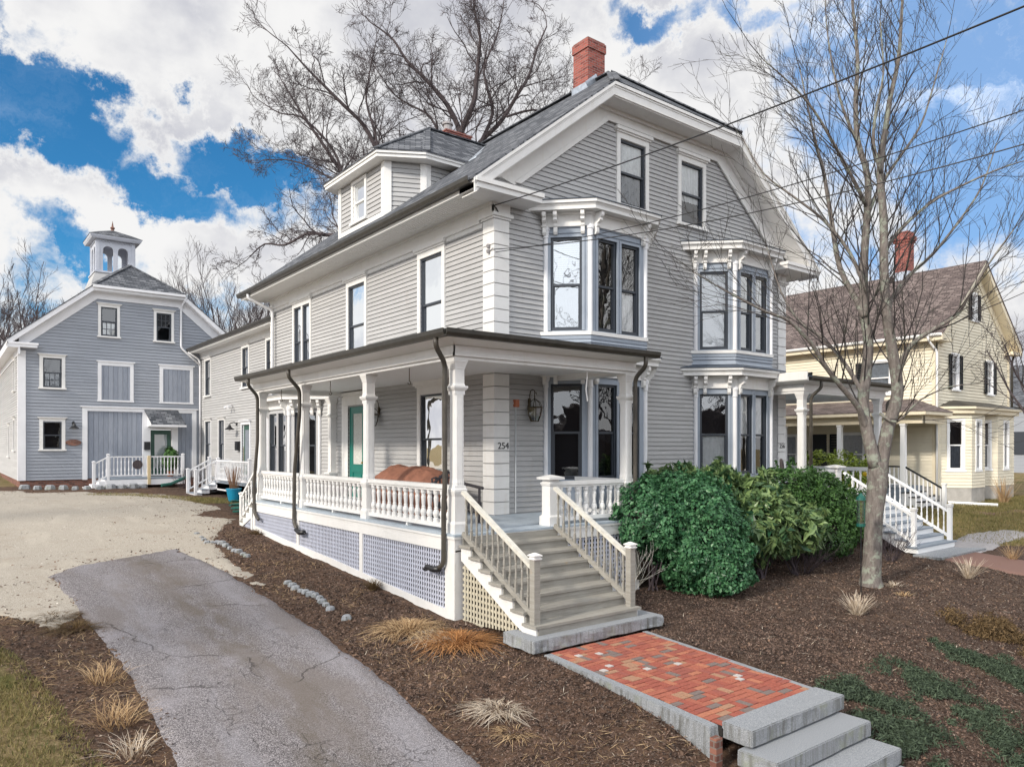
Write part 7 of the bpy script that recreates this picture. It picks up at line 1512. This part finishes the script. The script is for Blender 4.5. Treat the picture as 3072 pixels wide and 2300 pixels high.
lawn('lawn_grass', 'dormant tan lawn before the cream house', lambda x, y: sdf(x, y, LAWN_R) > -.1, (13.5, 30, -6, 3), 60000, 2, .07, .012)
lawn('lawn_grass', 'thin grass strip between the gravel and the wing', lambda x, y: sdf(x, y, PATCH) > -.1, (-5, -.5, 13, 20), 14000, 3, .07, .010)
scatter('gravel_debris', 'brown leaf crumbs along the edges of the gravel yard', 'leaf_litter', 26000, (-13, -1.5, 1, 23), lambda x, y: (sdf(x, y, GRAV) > 0) & (np.exp(-sdf(x, y, GRAV)*1.6) > np.random.RandomState(5).uniform(0, 1, x.size)), .035, 1.8, 7, .02, .4)
scatter('gravel_debris', 'small stones and crumbs on the gravel yard', 'pebble', 16000, (-13, -1.5, 1, 22), lambda x, y: sdf(x, y, GRAV) > .1, .026, 1.2, 8, .02, .3)
scatter('driveway_grit', 'crumbs and grit along the driveway edges', 'leaf_litter', 9000, (-7.7, -4.5, -9, 6), lambda x, y: (sdf(x, y, DRIVE) > 0) & (np.exp(-sdf(x, y, DRIVE)*9) > np.random.RandomState(6).uniform(0, 1, x.size)), .028, 1.8, 9, .03, .4)
scatter('matted_grass', 'matted pale dead grass lying over the front bed', 'dry_grass', 7000, (-4.6, -2.2, -9, 7.5), lambda x, y: bed(x, y) & (np.array([noise.noise((a*1.1, b*1.1, 9)) for a, b in zip(x, y)]) > .12), .0055, 26, 10, .02, .35)
scatter('matted_grass', 'matted dead stalks on the left bank beside the driveway', 'dry_grass', 3800, (-9, -7.3, -7, 1.5), lambda x, y: bed(x, y) & (np.array([noise.noise((a*1.3, b*1.3, 4)) for a, b in zip(x, y)]) > .0), .0055, 26, 11, .02, .35)
# ------------------------------------------------------------------ across the street, seen only as reflections in the windows
walk('street', [(-60, -15), (60, -15), (60, -24), (-60, -24)], 'asphalt', .04)
GS = 'bare trees across the street'
for i, (x, y, h) in enumerate(((-4, -30, 14), (5, -33, 17), (13, -29, 12), (22, -34, 18), (34, -30, 14), (-24, -14, 17), (-22, -2, 19), (-24, 12, 18), (-22, -27, 16), (-34, -34, 18), (-13, -28, 13))):
    simple_tree('street_tree', 'bare tree across the street behind the viewer, number %s along the row' % ORD[i], x, y, h, .26, 80+i, 3, GS, .6, .3, rmin=.02, stems=5)
t = thing('facing_house', 'white house with a dark roof across the street behind the viewer', 'house', (16, -38, -2.5)); mb = MB(); mb.box(10, 24, -46, -38, -2.8, 3.6); mb.build('wall', 'white_far', t); mb = MB(); mb.prism(Fr((10, 0, 0), (0, 1, 0), (1, 0, 0)), [(-46.6, 3.5), (-37.4, 3.5), (-42, 7.6)], -.5, 14.5); mb.build('roof', 'brown_shingle', t)
for k in range(4):
    for z in (-1.4, 1.3): mb = MB(); mb.box(11.2+3.3*k, 12.2+3.3*k, -38.02, -37.95, z, z+1.5); mb.build('window', 'sash', t)
mb = MB(); rn = random.Random(9); ring = [(75, -62), (20, -64), (-30, -62), (-62, -50), (-74, -20), (-72, 20), (-60, 60)]
for (x0, y0), (x1, y1) in zip(ring, ring[1:]):
    for k in range(14):
        f = k/14; f2 = (k+1)/14; xa, ya, xb, yb = x0+(x1-x0)*f, y0+(y1-y0)*f, x0+(x1-x0)*f2, y0+(y1-y0)*f2; h = rn.uniform(3.5, 8.5)
        mb.hexa([(xa, ya, -4), (xb, yb, -4), (xb*1.05, yb*1.05, -4), (xa*1.05, ya*1.05, -4), (xa, ya, h-1), (xb, yb, h-rn.uniform(0, 2)), (xb*1.05, yb*1.05, h), (xa*1.05, ya*1.05, h)])
tag(mb.build('far_wood', 'bark_far', None), 'dark distant wood far behind the viewer', 'wood')['kind'] = 'stuff'
# ------------------------------------------------------------------ tidy
for o in bpy.data.objects:
    if '_o' in o: del o['_o']
bpy.context.view_layer.update()
